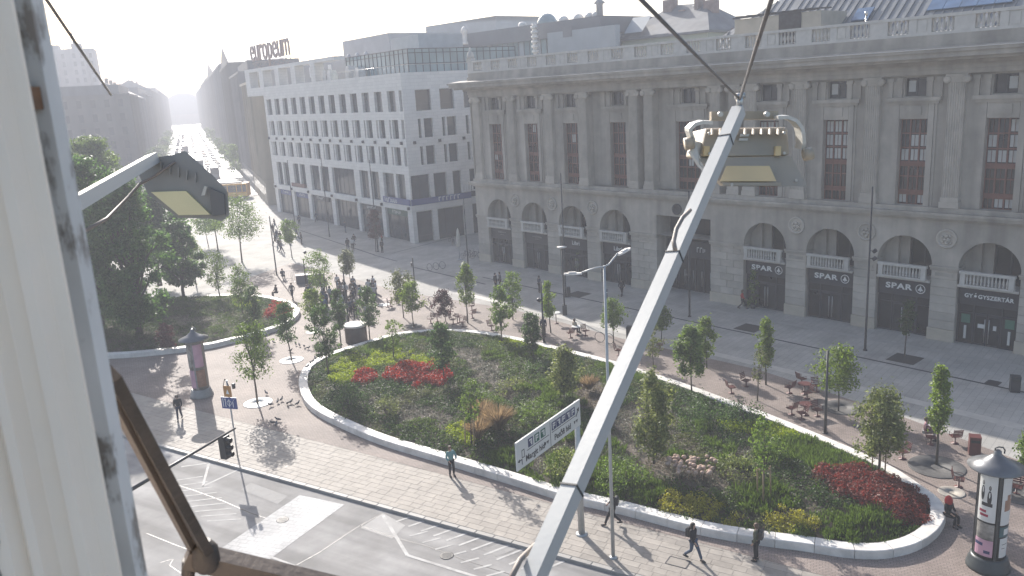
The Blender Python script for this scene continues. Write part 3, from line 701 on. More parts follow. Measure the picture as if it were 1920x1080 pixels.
M_pv = mat('solar_glass',(.10,.16,.26),.12,var=.2,scale=1)
onroof('skylight',40.1,41.5,2.2,3.8,.12,M_pv)
for i in range(5): onroof('solar_panel',46.0+i*1.2,47.16+i*1.2,2.6,4.6,.08,M_pv)
for i in range(4): onroof('solar_panel',54.2+i*1.2,55.36+i*1.2,2.4,4.4,.08,M_pv)
st = MB(); st.box(31.3,39.3,3.2,7.5,22.0,24.75); so_ = st.build('roof_house', mat('roof_render',(.42,.39,.33),.8,var=.12,scale=1), cv)
MB().box(35.6,37.6,3.12,3.19,22.1,25.0).build('netting', mat('dark_net',(.05,.05,.055),.8,var=.4,scale=3), so_)
q = MB()
for i in range(7): q.beam((31.6+i*1.1,2.9,24.95),(31.6+i*1.1,7,25.15),.1,.12)
q.beam((31.2,3.1,24.85),(38.8,3.1,24.87),.12,.12); q.build('pergola', M_dark, so_)
MB().tube([(43.3,2.6,22),(43.3,2.6,23.9)],.06,8).lathe([(.1,0),(.14,.3),(.05,.35)],8,0,(43.3,2.6,23.9)).build('vent_pipe', M_steel, cv)

# ================================================================== WHITE OFFICE BLOCK WITH ROOFTOP LETTERS
M_eu = tilemat('limestone_cladding', (0.52,0.50,0.47), (0.56,0.54,0.51), (0.40,0.39,0.37), 1.2, 0.45, 0, rough=0.7, msize=0.01, bumpd=0.002, dirt=0.1)
# panel courses run with height on this block, so the cladding uses its own upright pattern
def cladding(name, c, dark, w_, h_):
    m = bpy.data.materials.new(name); m.use_nodes = True; t = m.node_tree; b = t.nodes['Principled BSDF']; N = t.nodes.new; L = t.links.new
    tc = N('ShaderNodeTexCoord'); sx = N('ShaderNodeSeparateXYZ'); L(tc.outputs['Object'], sx.inputs[0]); ad = N('ShaderNodeMath'); L(sx.outputs[0], ad.inputs[0]); L(sx.outputs[1], ad.inputs[1])
    cb = N('ShaderNodeCombineXYZ'); L(ad.outputs[0], cb.inputs[0]); L(sx.outputs[2], cb.inputs[1])
    br = N('ShaderNodeTexBrick'); br.inputs['Color1'].default_value = (*c,1); br.inputs['Color2'].default_value = (*[x*.92 for x in c],1); br.inputs['Mortar'].default_value = (*dark,1)
    br.inputs['Scale'].default_value = 1; br.inputs['Brick Width'].default_value = w_; br.inputs['Row Height'].default_value = h_; br.inputs['Mortar Size'].default_value = .015; L(cb.outputs[0], br.inputs['Vector'])
    no = N('ShaderNodeTexNoise'); no.inputs['Scale'].default_value = .6; no.inputs['Detail'].default_value = 5; L(tc.outputs['Object'], no.inputs['Vector'])
    mr = N('ShaderNodeMapRange'); mr.inputs[3].default_value = .85; mr.inputs[4].default_value = 1.1; L(no.outputs['Fac'], mr.inputs[0])
    hs = N('ShaderNodeHueSaturation'); L(br.outputs['Color'], hs.inputs['Color']); L(mr.outputs[0], hs.inputs['Value']); L(hs.outputs[0], b.inputs['Base Color']); b.inputs['Roughness'].default_value = .7
    return m
M_eu = cladding('limestone_panels', (0.72,0.705,0.675), (0.54,0.53,0.51), 1.3, .45)
M_euglass = mat('office_glass', (0.035,0.048,0.062), 0.06, var=0.35, scale=0.3, spec=0.7, objvar=0.35)
M_grey = mat('roof_grey', (0.40,0.40,0.41), 0.7, var=0.1, scale=0.4)
M_bg = mat('blue_grey_glass', (0.20,0.27,0.29), 0.12, var=0.25, scale=0.3, spec=0.7, objvar=0.2)
EC = G(778,457)
eu = thing('office_block', 'white stone office block with glass penthouse and rooftop letters across the square', 'building', (EC.x,EC.y,0), R(-55))
RM = Matrix.Rotation(PI/2,4,'Z')
rows = [(17.9,20.65,'wide'),(14.25,16.8,'split'),(10.6,13.12,'split')]
hl = []; wins = []
for z0, z1, kd in rows:
    for k in range(13):
        t = 2.05+3.95*k
        parts = [(t,t+2.3)] if kd == 'wide' else [(t-.15,t+1.6),(t+1.95,t+2.4)]
        for a, b in parts: hl.append((-b,-a,z0,z1))
    hl.append((-.95,-.2,z0,z1))
pil = [0,8.1,16.5,25.7,35.6,43.3,51.4]; pw = [1.35,1.1,.95,1.35,1.4,1.6,1.5]
for i in range(6):
    a, b = pil[i]+pw[i], pil[i+1]
    if i == 2: up = [(a,b)]
    else:
        m_ = a+(b-a)*.42; up = [(a,m_-.35),(m_+.35,b-.9 if i != 0 else b-.3)] 
    for p, q in up: hl.append((-q,-p,5.3,9.45))
    hl.append((-b,-a,-.01,4.42))
hr = [(1.94,4.34,17.85,20.6),(5.74,8.0,17.85,20.6),(9.6,12,17.85,20.6)]
for z0, z1 in ((14.25,16.8),(10.6,13.12)): hr += [(2.05,2.5,z0,z1),(2.95,4.34,z0,z1),(5.82,6.3,z0,z1),(6.6,8.1,z0,z1),(9.7,10.2,z0,z1),(10.6,12.0,z0,z1)]
hr += [(.2,3.15,5.3,9.3),(3.8,5.9,5.3,9.3),(6.9,8.3,5.3,9.3),(9.7,12,5.3,9.3),(.62,3.2,-.01,4.3),(4.0,8.4,-.01,4.3),(9.8,14,-.01,4.3)]
mb = MB(); wall_holes(mb, -53, 0, 0, 22.9, 0, hl, .55); wall_holes(mb, 0, 24, 0, 22.9, 0, hr, .55, 0, RM)
mb.box(-53,-.9,.9,22,0,22.85); mb.box(-52.9,-.6,.6,.88,9.5,10.5)
mb.build('wall', M_eu, eu)
cachew = {}
def fill(h, M, deep=.45):
    a, b, z0, z1 = h; z0 = max(z0, 0.0); k = (round(b-a,2), round(z1-z0,2))
    if k not in cachew:
        w_, h_ = k; q = MB(); e = .05
        for x0, x1 in ((-w_/2,-w_/2+e),(w_/2-e,w_/2)): q.box(x0,x1,-.04,.04,-h_/2,h_/2)
        q.box(-w_/2+e,w_/2-e,-.04,.04,-h_/2,-h_/2+e); q.box(-w_/2+e,w_/2-e,-.04,.04,h_/2-e,h_/2)
        if w_ > 2.6:
            for i in range(1, int(w_/1.4)): xx = -w_/2+i*w_/int(w_/1.4); q.box(xx-.03,xx+.03,-.03,.03,-h_/2+e,h_/2-e)
        if 1 < w_ < 2.6: q.box(-w_/2+e,w_/2-e,-.03,.03,-h_/2+.85,-h_/2+.9)
        g = MB().box(-w_/2+e+.001,w_/2-e-.001,.0,.012,-h_/2+e+.001,h_/2-e-.001).mesh('pane', M_euglass)
        cachew[k] = (q.mesh('window', M_shop), g)
    f, g = cachew[k]
    o = link('window', f, eu, M@T((a+b)/2, deep, (z0+z1)/2)); link('pane', g, o)
for h in hl: fill(h, Matrix.Identity(4))
for h in hr: fill(h, RM)
mb = MB()
mb.box(-53.1,.1,-.1,.0,4.46,5.25); mb.box(.003,.1,.003,16,4.46,5.25)
mb.build('beam_band', M_eu, eu)
spot = MB().box(-.16,.16,-.28,-.003,-.2,.2).mesh('facade_lamp', M_dark)
for k in range(14): link('facade_lamp', spot, eu, T(-1.2-3.95*k,0,13.7))
for k in range(3): link('facade_lamp', spot, eu, RM@T(1.2+3.95*k,0,13.7))
for x in pil: link('facade_lamp', spot, eu, T(-x-.6,-.103,4.85))
M_blue = mat('sign_blue', (0.05,0.075,0.22), 0.4, var=.1, scale=1)
M_green = mat('sign_green', (0.03,0.09,0.07), 0.4, var=.1, scale=1)
bb = MB(); bb.box(-8.0,-.1,-.22,-.12,5.26,6.1); bb.box(.12,.22,-.1,9.6,5.26,6.1); bo = bb.build('sign_band', M_blue, eu)
strokes(bo, -7.4, -3.6, 5.4, .6, -.23, M_signw, 7)
q = MB(); yy = 4.2
for i in range(6):
    q.box(.225,.25,yy,yy+.12,5.42,6.0); q.box(.225,.25,yy+.12,yy+.4,5.9,6.0); yy += .62
for i in range(5):
    y0 = 8.0+i*.9; q.box(.24,.3,y0,y0+.2,6.2,7.3); q.box(.24,.3,y0+.25,y0+.55,6.2,6.4); q.box(.24,.3,y0+.58,y0+.75,6.2,7.2)
q.build('lettering', M_signw, bo)
for x0, x1, m_ in ((-51,-45.2,M_blue),(-43.2,-37.2,M_blue),(-35.4,-29,M_shop),(-16.3,-9.5,M_shop),(-7.9,-2.0,M_green)):
    s_ = MB().box(x0,x1,.3,.38,3.5,4.4).build('shop_sign', m_, eu); strokes(s_, x0+(x1-x0)*.25, x0+(x1-x0)*.7, 3.75, .42, .29, M_signw, 6)
MB().box(-44,-38,-.05,.2,5.35,6.0).build('shop_sign', mat('sign_brick',(.16,.08,.07),.5,var=.2), eu)
# roof frame, penthouse, plant rooms
mb = MB()
for a, b in ((-61.8,-59.4),(-54.2,-52),(-46.1,-44.1),(-38.5,-36.5),(-30,-28.2)): mb.box(a,b,0,1.6,22.903,25.75)
mb.box(-61.8,-20.5,0,1.8,25.753,26.3); mb.box(-61.8,-53.01,.001,1.2,21.4,22.9); mb.build('roof_frame', M_eu, eu)
rb = MB(); rb.box(-61,-24,4.5,9,22.86,26.25); rb = rb.build('roof_block', M_grey, eu)
for x in (-57,-49,-41,-33): MB().box(x,x+1.3,4.4,4.49,23.9,25.6).build('window', M_signw, rb)
def glasshouse(nm, x0, x1, y0, y1, z0, z1, nx, ny):
    o = MB().box(x0,x1,y0,y1,z0,z1).build(nm, M_bg, eu); q = MB(); e = .05
    for i in range(nx+1):
        x = x0+(x1-x0)*i/nx; q.box(x-e,x+e,y0-.06,y0-.002,z0,z1)
    for i in range(ny+1):
        y = y0+(y1-y0)*i/ny; q.box(x1+.002,x1+.06,y-e,y+e,z0,z1)
    for z in (z0+(z1-z0)*.38, z0+(z1-z0)*.82, z1-.05): q.box(x0,x1,y0-.05,y0-.003,z-e,z+e); q.box(x1+.003,x1+.05,y0,y1,z-e,z+e)
    q.build('glazing_bars', M_dark, o); return o
glasshouse('penthouse', -21, -1.6, 2.2, 20, 22.86, 26.05, 15, 16)
q = MB()
for i in range(17): q.tube([(-20+i*1.2,.25,22.9),(-20+i*1.2,.25,23.9)],.025,5)
q.tube([(-20,.25,23.9),(-.2,.25,23.9)],.03,5); q.tube([(-.25,.2,23.9),(-.25,20,23.9)],.03,5); q.build('terrace_rail', M_steel, eu)
for x, h in ((-26.2,1.7),(-24.4,1.5),(-17.6,1.8),(-14.5,1.4)):
    q = MB(); q.box(-.7,.7,0,1.2,0,h*.6); q.v += [(-.7,0,h*.6),(.7,0,h*.6),(.7,1.2,h*.6),(-.7,1.2,h*.6),(-.4,.1,h),(.4,.1,h),(.4,1.1,h),(-.4,1.1,h)]
    n = len(q.v)-8
    for f in ((4,5,6,7),(0,1,5,4),(1,2,6,5),(2,3,7,6),(3,0,4,7)): q.face([n+i for i in f])
    q.build('terrace_screen', M_white, eu, T(x,.6,22.9))
def facxz(o, px, py, y):                                              # survey: local (x, z) on the building's own plane at depth y
    M = o.matrix_basis.inverted(); c = M@CAMP; d = M.to_3x3()@ray(px,py); t = (y-c.y)/d.y; p = c+d*t; return p.x, p.z
def roofbox(o, nm, pa, pb, y, dp, m, z0=None):
    (x0, za), (x1, zb) = facxz(o,*pa,y), facxz(o,*pb,y); q = MB(); q.box(min(x0,x1),max(x0,x1),y,y+dp,z0 if z0 is not None else min(za,zb),max(za,zb)); return q.build(nm, m, o)
bpy.context.view_layer.update()
roofbox(eu,'plant_room',(642,78),(732,104),14,12,M_grey,22.9); roofbox(eu,'plant_room',(732,73),(786,92),12,8,mat('roof_grey_light',(.40,.40,.40),.7,var=.08),22.9)
q = MB()
for i in range(4): q.lathe([(.25,0),(.5,.3),(.45,.9),(.2,1.3)],10,0,(-42+i*3.4,11,26.2))
q.build('roof_vents', M_grey, eu)
# letters on the roof
M_let = mat('letter_rust', (0.30,0.22,0.20), 0.55, var=.2, scale=3)
me = text_mesh('europeum', 6.4, -.012, .12, spacing=1.0, mt=M_let)
ls = thing('rooftop_sign', 'tall thin rooftop letters on a steel frame above the office block', 'rooftop sign', (EC+Matrix.Rotation(R(-55),3,'Z')@Vector((-54.5,2.6,26.3))), R(-55))
for v in me.vertices: v.co.x *= .78
xs_ = [v.co.x for v in me.vertices]; link('lettering', me, ls, T(0,0,3.6)@FRONT)
q = MB()
for i in range(9):
    x = min(xs_)+(max(xs_)-min(xs_))*i/8; q.beam((x,.12,.001),(x,.12,4.6),.08,.08)
    if i < 8: q.beam((x,.12,.05),(x+(max(xs_)-min(xs_))/8,.12,1.3),.06,.06); q.beam((x,.12,1.3),(x+.01,2.6,.02),.06,.06)
for z in (.3,1.35): q.beam((min(xs_),.16,z),(max(xs_),.16,z),.08,.08)
q.build('support_frame', M_let, ls)

# ================================================================== ROOFS BEHIND THE DEPARTMENT STORE (each a building of its own)
def back_building(nm, label, y, build):
    p = CL(0,y); o = thing(nm, label, 'building', (p.x,p.y,0), -0.844977); bpy.context.view_layer.update(); build(o); return o
M_gw = mat('pale_green_render', (0.42,0.45,0.36), .85, var=.08, scale=.5); M_slate = mat('slate_roof', (0.17,0.175,0.185), .7, var=.15, scale=.6, streak=.8); M_ch = mat('chimney_brick', (0.26,0.19,0.17), .85, var=.2, scale=1.5)
M_lp = mat('pale_panel', (0.34,0.37,0.39), .6, var=.08, scale=.5); M_dk = mat('dark_panel', (0.15,0.155,0.17), .5, var=.1, scale=.5)
def fx(o, px, py): return facxz(o, px, py, 0)
def house_green(o):
    x0, _ = fx(o,1236,60); x1, ze = fx(o,1328,56); xl, _ = fx(o,1165,60); xr0, zr = fx(o,1222,28); xr1, zr1 = fx(o,1300,40)
    MB().box(xl,x1,0,12,0,ze).build('wall', M_gw, o)
    q = MB(); e = .5
    q.v = [(xl-e,-e,ze),(x1+e,-e,ze),(x1+e,12+e,ze),(xl-e,12+e,ze),(xr0-1,6,zr+1.5),(xr1-2,6,zr+1.2),(xl-e,-e,ze-.3),(x1+e,-e,ze-.3),(x1+e,12+e,ze-.3),(xl-e,12+e,ze-.3)]
    for f in ((0,1,5,4),(1,2,5),(2,3,4,5),(3,0,4),(6,7,1,0),(7,8,2,1),(8,9,3,2),(9,6,0,3),(9,8,7,6)): q.face(f)
    ro = q.build('roof', M_slate, o)
    for px, w_, h_ in ((1213,1.5,1.0),(1240,1.0,-.6),(1268,.7,.9),(1290,1.5,.2)):
        x, z = fx(o,px,34); MB().box(x-w_/2,x+w_/2,4.6,6.2,ze+.5,zr+1.2+h_).build('chimney', M_ch, ro)
    x, z = fx(o,1262,25); q = MB(); q.tube([(x,5.4,ze),(x,5.4,z+1.5)],.05,5)
    for k in range(3): q.tube([(x-.7,5.4,z+.3+k*.4),(x+.7,5.4,z+.3+k*.4)],.03,5)
    q.build('aerial', M_dark, o)
    q = MB(); x, z = fx(o,1190,45); q.v = [(x-1.5,-.6,z-1.2),(x+1.8,-.6,z-1.2),(x+1.8,1.5,z+1.0),(x-1.5,1.5,z+1.0)]; q.face((0,1,2,3)); q.build('roof_window', M_lp, o)
back_building('town_house', 'slate hipped house with green wall and chimneys behind the stone balustrade', 34, house_green)
def glass_block(o):
    a, zt = fx(o,884,52); b, zt2 = fx(o,1125,42); _, zm = fx(o,960,72); _, zm2 = fx(o,1040,62)
    z = (zt+zt2)/2
    MB().box(a,b,0,14,0,z-2.3).build('wall', M_grey, o); MB().box(a-.4,b+.4,-.6,14,z-2.297,z).build('roof_band', M_dk, o)
    n = 14; xs = [a+(b-a)*.62*i/n for i in range(n+1)]
    wf = MB(); 
    for x in xs: wf.box(x-.06,x+.06,-.14,-.003,z-5,z-2.3)
    wo = wf.build('window_strip', M_dk, o)
    for i in range(n): MB().box(xs[i]+.061,xs[i+1]-.061,-.06,-.02,z-5,z-2.3).build('pane', M_bg if i % 3 else M_lp, wo)
    x0, _ = fx(o,1040,60); x1, _ = fx(o,1168,60); pn = MB().box(x0,x1,-1.6,-.65,z-5.2,z-1.6).build('wall_panel', M_lp, o)
    xw, zw = fx(o,1078,60); MB().box(xw-.9,xw+.9,-1.66,-1.602,zw-.7,zw+.8).build('window', M_dk, pn)
    for px, r in ((945,.7),(1022,.8),(1050,.8),(1072,.8),(1084,.7)):
        x, _ = fx(o,px,38); MB().lathe([(r,0),(r,.7),(r*.7,1.0),(r*.2,1.1)],14,0,(x,4,z)).build('roof_tank', M_white, o)
    x, _ = fx(o,983,38); MB().lathe([(1.7,0),(1.6,.8),(1.2,1.5),(.65,1.9),(.1,2.0)],16,0,(x,5,z)).build('roof_dome', M_bg, o)
    x, zz = fx(o,1090,30); MB().lathe([(.5,0),(.5,2.0),(.9,2.2),(.2,2.8),(.4,3.2),(.05,3.5)],10,0,(x,4,z)).build('flue', M_grey, o)
    x, zz = fx(o,1026,75)
    q = MB()
    for k in range(7): q.lathe([(.55,0),(.55,.35)],10,0,(x,-2.6,z-5+k*.7)); q.lathe([(.35,.35),(.35,.7)],10,0,(x,-2.6,z-5+k*.7))
    q.build('flue_stack', M_white, o)
back_building('hotel_block', 'grey flat roofed block with strip windows and roof tanks behind the balustrade', 30, glass_block)
def light_block(o):
    a, z0 = fx(o,798,50); b, z1 = fx(o,930,38); _, zb = fx(o,880,62)
    q = MB(); q.box(a,b,0,14,0,z0); q.v += [(a,0,z0),(b,0,z0),(b,0,z1),(a+.01,0,z0+.02),(a,14,z0),(b,14,z0),(b,14,z1),(a+.01,14,z0+.02)]; n = len(q.v)-8
    for f in ((0,1,2,3),(7,6,5,4),(3,2,6,7),(1,5,6,2)): q.face([n+i for i in f])
    q.build('wall', M_lp, o); a2, z2 = fx(o,800,76); b2, z3 = fx(o,880,62); MB().box(a2,b2,-4,-.002,0,(z2+z3)/2).build('lower_wing', M_dk, o)
    x, z = fx(o,884,55); MB().lathe([(.8,0),(.8,.4),(.5,.6),(.55,2.2),(.8,2.4),(.5,3.2),(.1,3.6)],12,0,(x,-2,z-3)).build('roof_pillar', M_white, o)
back_building('plant_block', 'pale sloping roof block between office penthouse and store balustrade', 52, light_block)
def low_stacks(o):
    MB().box(*sorted((fx(o,1330,60)[0],fx(o,1410,60)[0])),0,8,0,fx(o,1360,66)[1]).build('wall', M_gw, o)
    for px, w_ in ((1343,2.2),(1367,2.0),(1385,1.2),(1397,1.5)):
        x, z = fx(o,px,56); MB().box(x-w_/2,x+w_/2,1,3,z-3,z).box(x-w_/2-.15,x+w_/2+.15,.85,3.15,z+.002,z+.25).build('chimney', M_ch, o)
back_building('rear_house', 'low roof with a row of brick chimney stacks just over the balustrade', 38, low_stacks)

# ================================================================== STREET OF HOUSES RUNNING TO THE STATION
tints = [(.40,.36,.29),(.30,.29,.29),(.17,.16,.15),(.27,.27,.28),(.38,.35,.31),(.32,.30,.29),(.35,.33,.32)]
FM = [mat('render_%s' % n, c, .85, var=.1, scale=.3, streak=.5) for n, c in zip(('ochre','ash','sand','slate','cream','stone','pearl'), tints)]
M_win = mat('far_window', (0.05,0.055,0.065), .12, var=.3, scale=.2, objvar=.3)
winm = MB().box(-.6,.6,-.03,.12,-1.0,1.0).mesh('window', M_win)
ang_s = math.atan2(SD.y, SD.x)
def street_house(s0, s1, side, h, mi, roof, label, r0=13.0, dp=16, front=False, wins=True):
    o = thing('street_house', label, 'building', S(s0, r0*side), ang_s, 'houses lining the long street'); L_ = s1-s0
    # local x runs along the street away from camera, local y positive = left of street
    ya, yb = (-dp, 0) if side > 0 else (0, dp)
    q = MB(); q.box(0,L_,ya,yb,-.1,h); q.box(-.3,L_-.3,ya-.3 if side > 0 else ya-.5,yb+.5 if side > 0 else yb+.3,h+.002,h+.5); q.box(-.2,L_-.4,ya-.1 if side > 0 else ya-.3,yb+.3 if side > 0 else yb+.1,4.6,5.0)
    for i in range(int(L_/3.4)+1):
        if i % 2 == 0: q.box(max(0.02,i*3.4-.35),i*3.4+.35,-.5 if side < 0 else .004,-.004 if side < 0 else .5,5.01,h-.01)
    q.build('wall', FM[mi % len(FM)], o)
    if roof == 'hip':
        q = MB(); z = h+.5; q.v = [(-.3,ya-.3,z),(L_-.3,ya-.3,z),(L_-.3,yb+.3,z),(-.3,yb+.3,z),(3,(ya+yb)/2,z+5),(L_-3,(ya+yb)/2,z+5)]
        for f in ((0,1,5,4),(1,2,5),(2,3,4,5),(3,0,4)): q.face(f)
        ro = q.build('roof', M_slate, o)
    elif roof == 'gable':
        q = MB(); z = h+.5; m_ = L_/2; q.v = [(0,ya,z),(L_,ya,z),(L_,yb,z),(0,yb,z),(m_,ya,z+6),(m_,yb,z+6)]
        for f in ((0,1,4),(1,2,5,4),(2,3,5),(3,0,4,5)): q.face(f)
        ro = q.build('roof', M_slate, o)
    else: ro = MB().box(2,L_-2,ya+2,yb-2,h+.502,h+3).build('roof', M_slate, o)
    for k in range(0 if (side > 0 and s0 < 400) else 3):
        x = L_*(.2+.3*k); MB().box(x,x+1.6,(ya+yb)/2-.5,(ya+yb)/2+.5,h+1,h+(6.2 if roof != 'flat' else 4)+random.random()).build('chimney', M_ch, ro)
    if wins:
        yy = 0; sgn = 1 if side > 0 else -1
        nz = int((h-5)/3.7); nx = int(L_/3.4)
        M0 = Matrix.Rotation(PI if side > 0 else 0,4,'Z')
        for i in range(nx):
            for j in range(nz+1):
                link('window', winm, o, T(1.7+i*3.4, 0, 2.6 if j == 0 else 3.9+j*3.7)@M0)
    if front:
        Mf = Matrix.Rotation(-PI/2,4,'Z')
        for i in range(int(dp/3.4)):
            for j in range(int((h-5)/3.7)+1): link('window', winm, o, T(0, (ya if side > 0 else 0)+1.9+i*3.4, 2.6 if j == 0 else 3.9+j*3.7)@Mf)
    return o
right = [(172,205,24,0,'flat','ochre house next to the white office block at the street mouth'),(206,246,27,1,'flat','tall grey house second from the white office block'),
 (247,300,31,2,'gable','sandy gabled house in the right hand street row'),(301,370,33,3,'hip','slate grey hipped house halfway along the right hand row'),(371,470,33,5,'gable','hazy gabled house further along the right hand row'),
 (471,640,34,6,'flat','hazy flat roofed house near the far end of the right hand row'),(641,900,33,3,'hip','faint last house of the right hand row before the station')]
for i, (a, b, h, mi, rf_, lb) in enumerate(right): street_house(a, b, 1, h, mi, rf_, lb, wins=(i < 4))
left = [(252,300,24.3,2,'flat','dark corner house above the big trees facing the crossing',True,70),(301,360,24,3,'hip','hazy hipped house behind the corner house on the left side of the street',False,18),(361,440,26,5,'flat','hazy flat roofed house left of the street',False,18),
 (441,600,29,4,'hip','faint hipped house left of the street',False,18),(601,900,31,6,'flat','faint last house left of the street before the station',False,18)]
for i, (a, b, h, mi, rf_, lb, fr, dp) in enumerate(left): street_house(a, b, -1, h, mi, rf_, lb, r0=14, dp=dp, front=fr, wins=(i < 2))
lh = thing('corner_roofs', 'row of roofs behind the dark corner house at the far left', 'building', S(330,-40), ang_s)
q = MB(); q.box(0,20,0,60,0,27); q.box(3,14,6,14,27.003,29.5); q.box(5,12,30,44,27.003,29); q.box(8,9,22,23,27.003,30); q.build('wall', FM[3], lh)
tw = thing('tower_block', 'pale concrete tower block rising behind the corner house', 'building', S(420,-34), ang_s)
q = MB(); q.box(0,16,0,26,0,48); q.box(-1.2,0,3,10,0,48); q.box(-1.2,0,15,22,0,46); q.box(4,10,5,9,48.003,50.5); q.box(3,12,14,20,48.003,50); q.build('wall', FM[6], tw)
q = MB(); q.tube([(6,8,48),(6,8,58)],[.35,.1],6)
for k in range(5): q.tube([(6,7.2,51+k*1.4),(6,8.8,51+k*1.4)],.12,5)
q.build('aerial', M_dark, tw)
Mf = Matrix.Rotation(-PI/2,4,'Z')
for j in range(13):
    for i, y in enumerate((1.5,5,8,12.5,17,20,24)): link('window', winm, tw, T(-1.2 if i in (1,2,4,5) else 0, y, 3+j*3.5)@Mf)
sh = thing('station_hall', 'distant arched station hall closing the end of the street', 'building', S(1180,0), ang_s)
q = MB(); n = 14; pts = []
for i in range(n+1): a = PI*i/n; pts.append((-21*math.cos(a)*1.0, 26+13*math.sin(a)))
poly = [(-21,0)]+pts+[(21,0)]
q.v = [(0,y,z) for y, z in poly]+[(60,y,z) for y, z in poly]; k = len(poly)
q.face(range(k)); q.face([k+i for i in range(k)][::-1])
for i in range(k-1): q.face((i,i+1,k+i+1,k+i))
q.box(-6,0,-30,-21,0,30); q.box(-6,0,21,30,0,30); q.build('wall', FM[6], sh)
wf = MB(); wf.v = [(-.3,y*.8,26+(z-26)*.8) for y, z in pts]+[(-.3,y*.8,12) for y, z in pts[::-1]]; wf.face(range(len(wf.v))); wf.build('arched_window', M_bg, sh)

# ================================================================== TREES
M_bark = mat('bark', (0.09,0.075,0.06), .9, var=.3, scale=6, bump=.4, bscale=25)
L_dark = leafmat('leaf_dark', (0.055,0.095,0.036), (0.09,0.15,0.055)); L_mid = leafmat('leaf_mid', (0.10,0.155,0.042), (0.16,0.235,0.068)); L_lite = leafmat('leaf_light', (0.125,0.185,0.042), (0.19,0.27,0.065))
L_olive = leafmat('leaf_olive', (0.135,0.165,0.060), (0.20,0.235,0.095)); L_red = leafmat('leaf_purple', (0.070,0.030,0.030), (0.11,0.045,0.045), .3); L_big = leafmat('leaf_deep', (0.06,0.12,0.04), (0.105,0.185,0.062), .45)
L_pale = leafmat('leaf_pale', (0.10,0.12,0.055), (0.14,0.16,0.07))
def crown_points(n, style, rw, h, ncl):
    """leaf cluster centres and leaves for a crown of half width rw and height h, base at z = 0"""
    cs = []
    while len(cs) < ncl:
        z = RNG.random(); a = RNG.random()*2*PI
        if style == 'column': prof = math.sin(PI*min(1,(z*.92+.06)))**.55*(1-.35*z)
        elif style == 'feather': prof = math.sin(PI*min(1, z*.9+.08))**.6
        elif style == 'sparse': prof = math.sin(PI*(z*.9+.08))**.5
        elif style == 'cone': prof = (1-z)**.6
        elif style == 'flat': prof = math.sin(PI*min(1, z*.75+.2))**.6
        else: prof = math.sin(PI*(z*.86+.10))**.55
        wob = .78+.30*math.sin(3*a+z*5)+.18*math.sin(5*a-z*7+1)
        r = rw*prof*wob*math.sqrt(.18+.82*RNG.random()); cs.append((r*math.cos(a), r*math.sin(a), z*h))
    cs = np.array(cs); per = n//ncl
    spread = {'column': .16,'feather': .15,'sparse': .11,'round': .17,'flat': .16,'big': .095,'cone': .15}[style]*max(rw,.8)
    base = np.repeat(cs, per, 0); off = RNG.normal(size=(len(base),3))*spread*np.array([1,1,.8])
    if style == 'feather': off = off*np.array([.8,.8,1.7])
    pos = base+off; nrm = off+np.array([0,0,.35])*spread+RNG.normal(size=off.shape)*spread*.9
    return cs, pos, nrm
TREES = []
def tree(base, h, rw, style, lm, name, label, clear=.38, nl=1500, ls=.17, ncl=70, group='young trees on the square', stakes=False, tr=None):
    t = thing(name, label, 'tree', base, RNG.random()*6.28, group); hc = h*(1-clear); zb = h*clear
    nl = int(nl*(1.0 if style in ('sparse','big') else 1.45))
    cs, pos, nrm = crown_points(nl, style, rw, hc, ncl)
    pos = pos+np.array([0,0,zb]); pos[:,2] = np.maximum(pos[:,2], zb*.8)
    sz = ls*(.65+.7*RNG.random(len(pos)))
    t.rotation_euler = (random.uniform(-.04,.04), random.uniform(-.04,.04), t.rotation_euler.z) if style != 'big' else t.rotation_euler
    link('crown', quads_mesh('crown', leaf_quads(pos, nrm, sz, 1.35 if style == 'feather' else 1.0), lm), t)
    q = MB(); r0 = tr or max(.035, h*.011)
    bend = [(random.uniform(-.04,.04)*h*.3*k, random.uniform(-.04,.04)*h*.3*k) for k in (0,.4,.8,1)]
    tp = [(0,0,-.05),(bend[1][0],bend[1][1],zb*.6),(bend[2][0],bend[2][1],zb),(bend[3][0],bend[3][1],zb+hc*.75)]
    q.tube(tp, [r0*1.25,r0,r0*.85,r0*.25], 7)
    nb = 9 if style != 'big' else 26
    for i in RNG.choice(len(cs), min(nb,len(cs)), replace=False):
        c = cs[i]+np.array([0,0,zb]); k = random.uniform(.0,.55); s0 = Vector(tp[2]).lerp(Vector(tp[3]), k*(c[2]-zb)/hc)
        e = Vector(c); mid = s0.lerp(e,.5)+Vector((0,0,.08*hc)); q.tube([s0,mid,e],[r0*.42,r0*.28,r0*.08],5,caps=False)
    q.build('trunk', M_bark, t)
    if stakes:
        for a in (0,2.1,4.2): MB().tube([(.35*math.cos(a),.35*math.sin(a),-.05),(.33*math.cos(a),.33*math.sin(a),1.5)],.035,6).build('stake', MATS['stake_wood'], t)
        q = MB()
        for a,b in ((0,2.1),(2.1,4.2),(4.2,0)): q.beam((.33*math.cos(a),.33*math.sin(a),1.35),(.33*math.cos(b),.33*math.sin(b),1.35),.03,.08)
        q.build('stake_rail', MATS['stake_wood'], t)
    return t
mat('stake_wood',(.30,.22,.14),.85,var=.2,scale=5)
def ptree(px, py, top, hw, style, lm, name, label, z=0.0, **k):
    b = G(px,py,z); h = Hat(b, top); rw = hw*depth(b+Vector((0,0,h*.7)))/F_PX*(1.0 if style == 'big' else random.uniform(.84,.97)); return tree(b, h, rw, style, lm, name, label, **k)
Z1 = .85
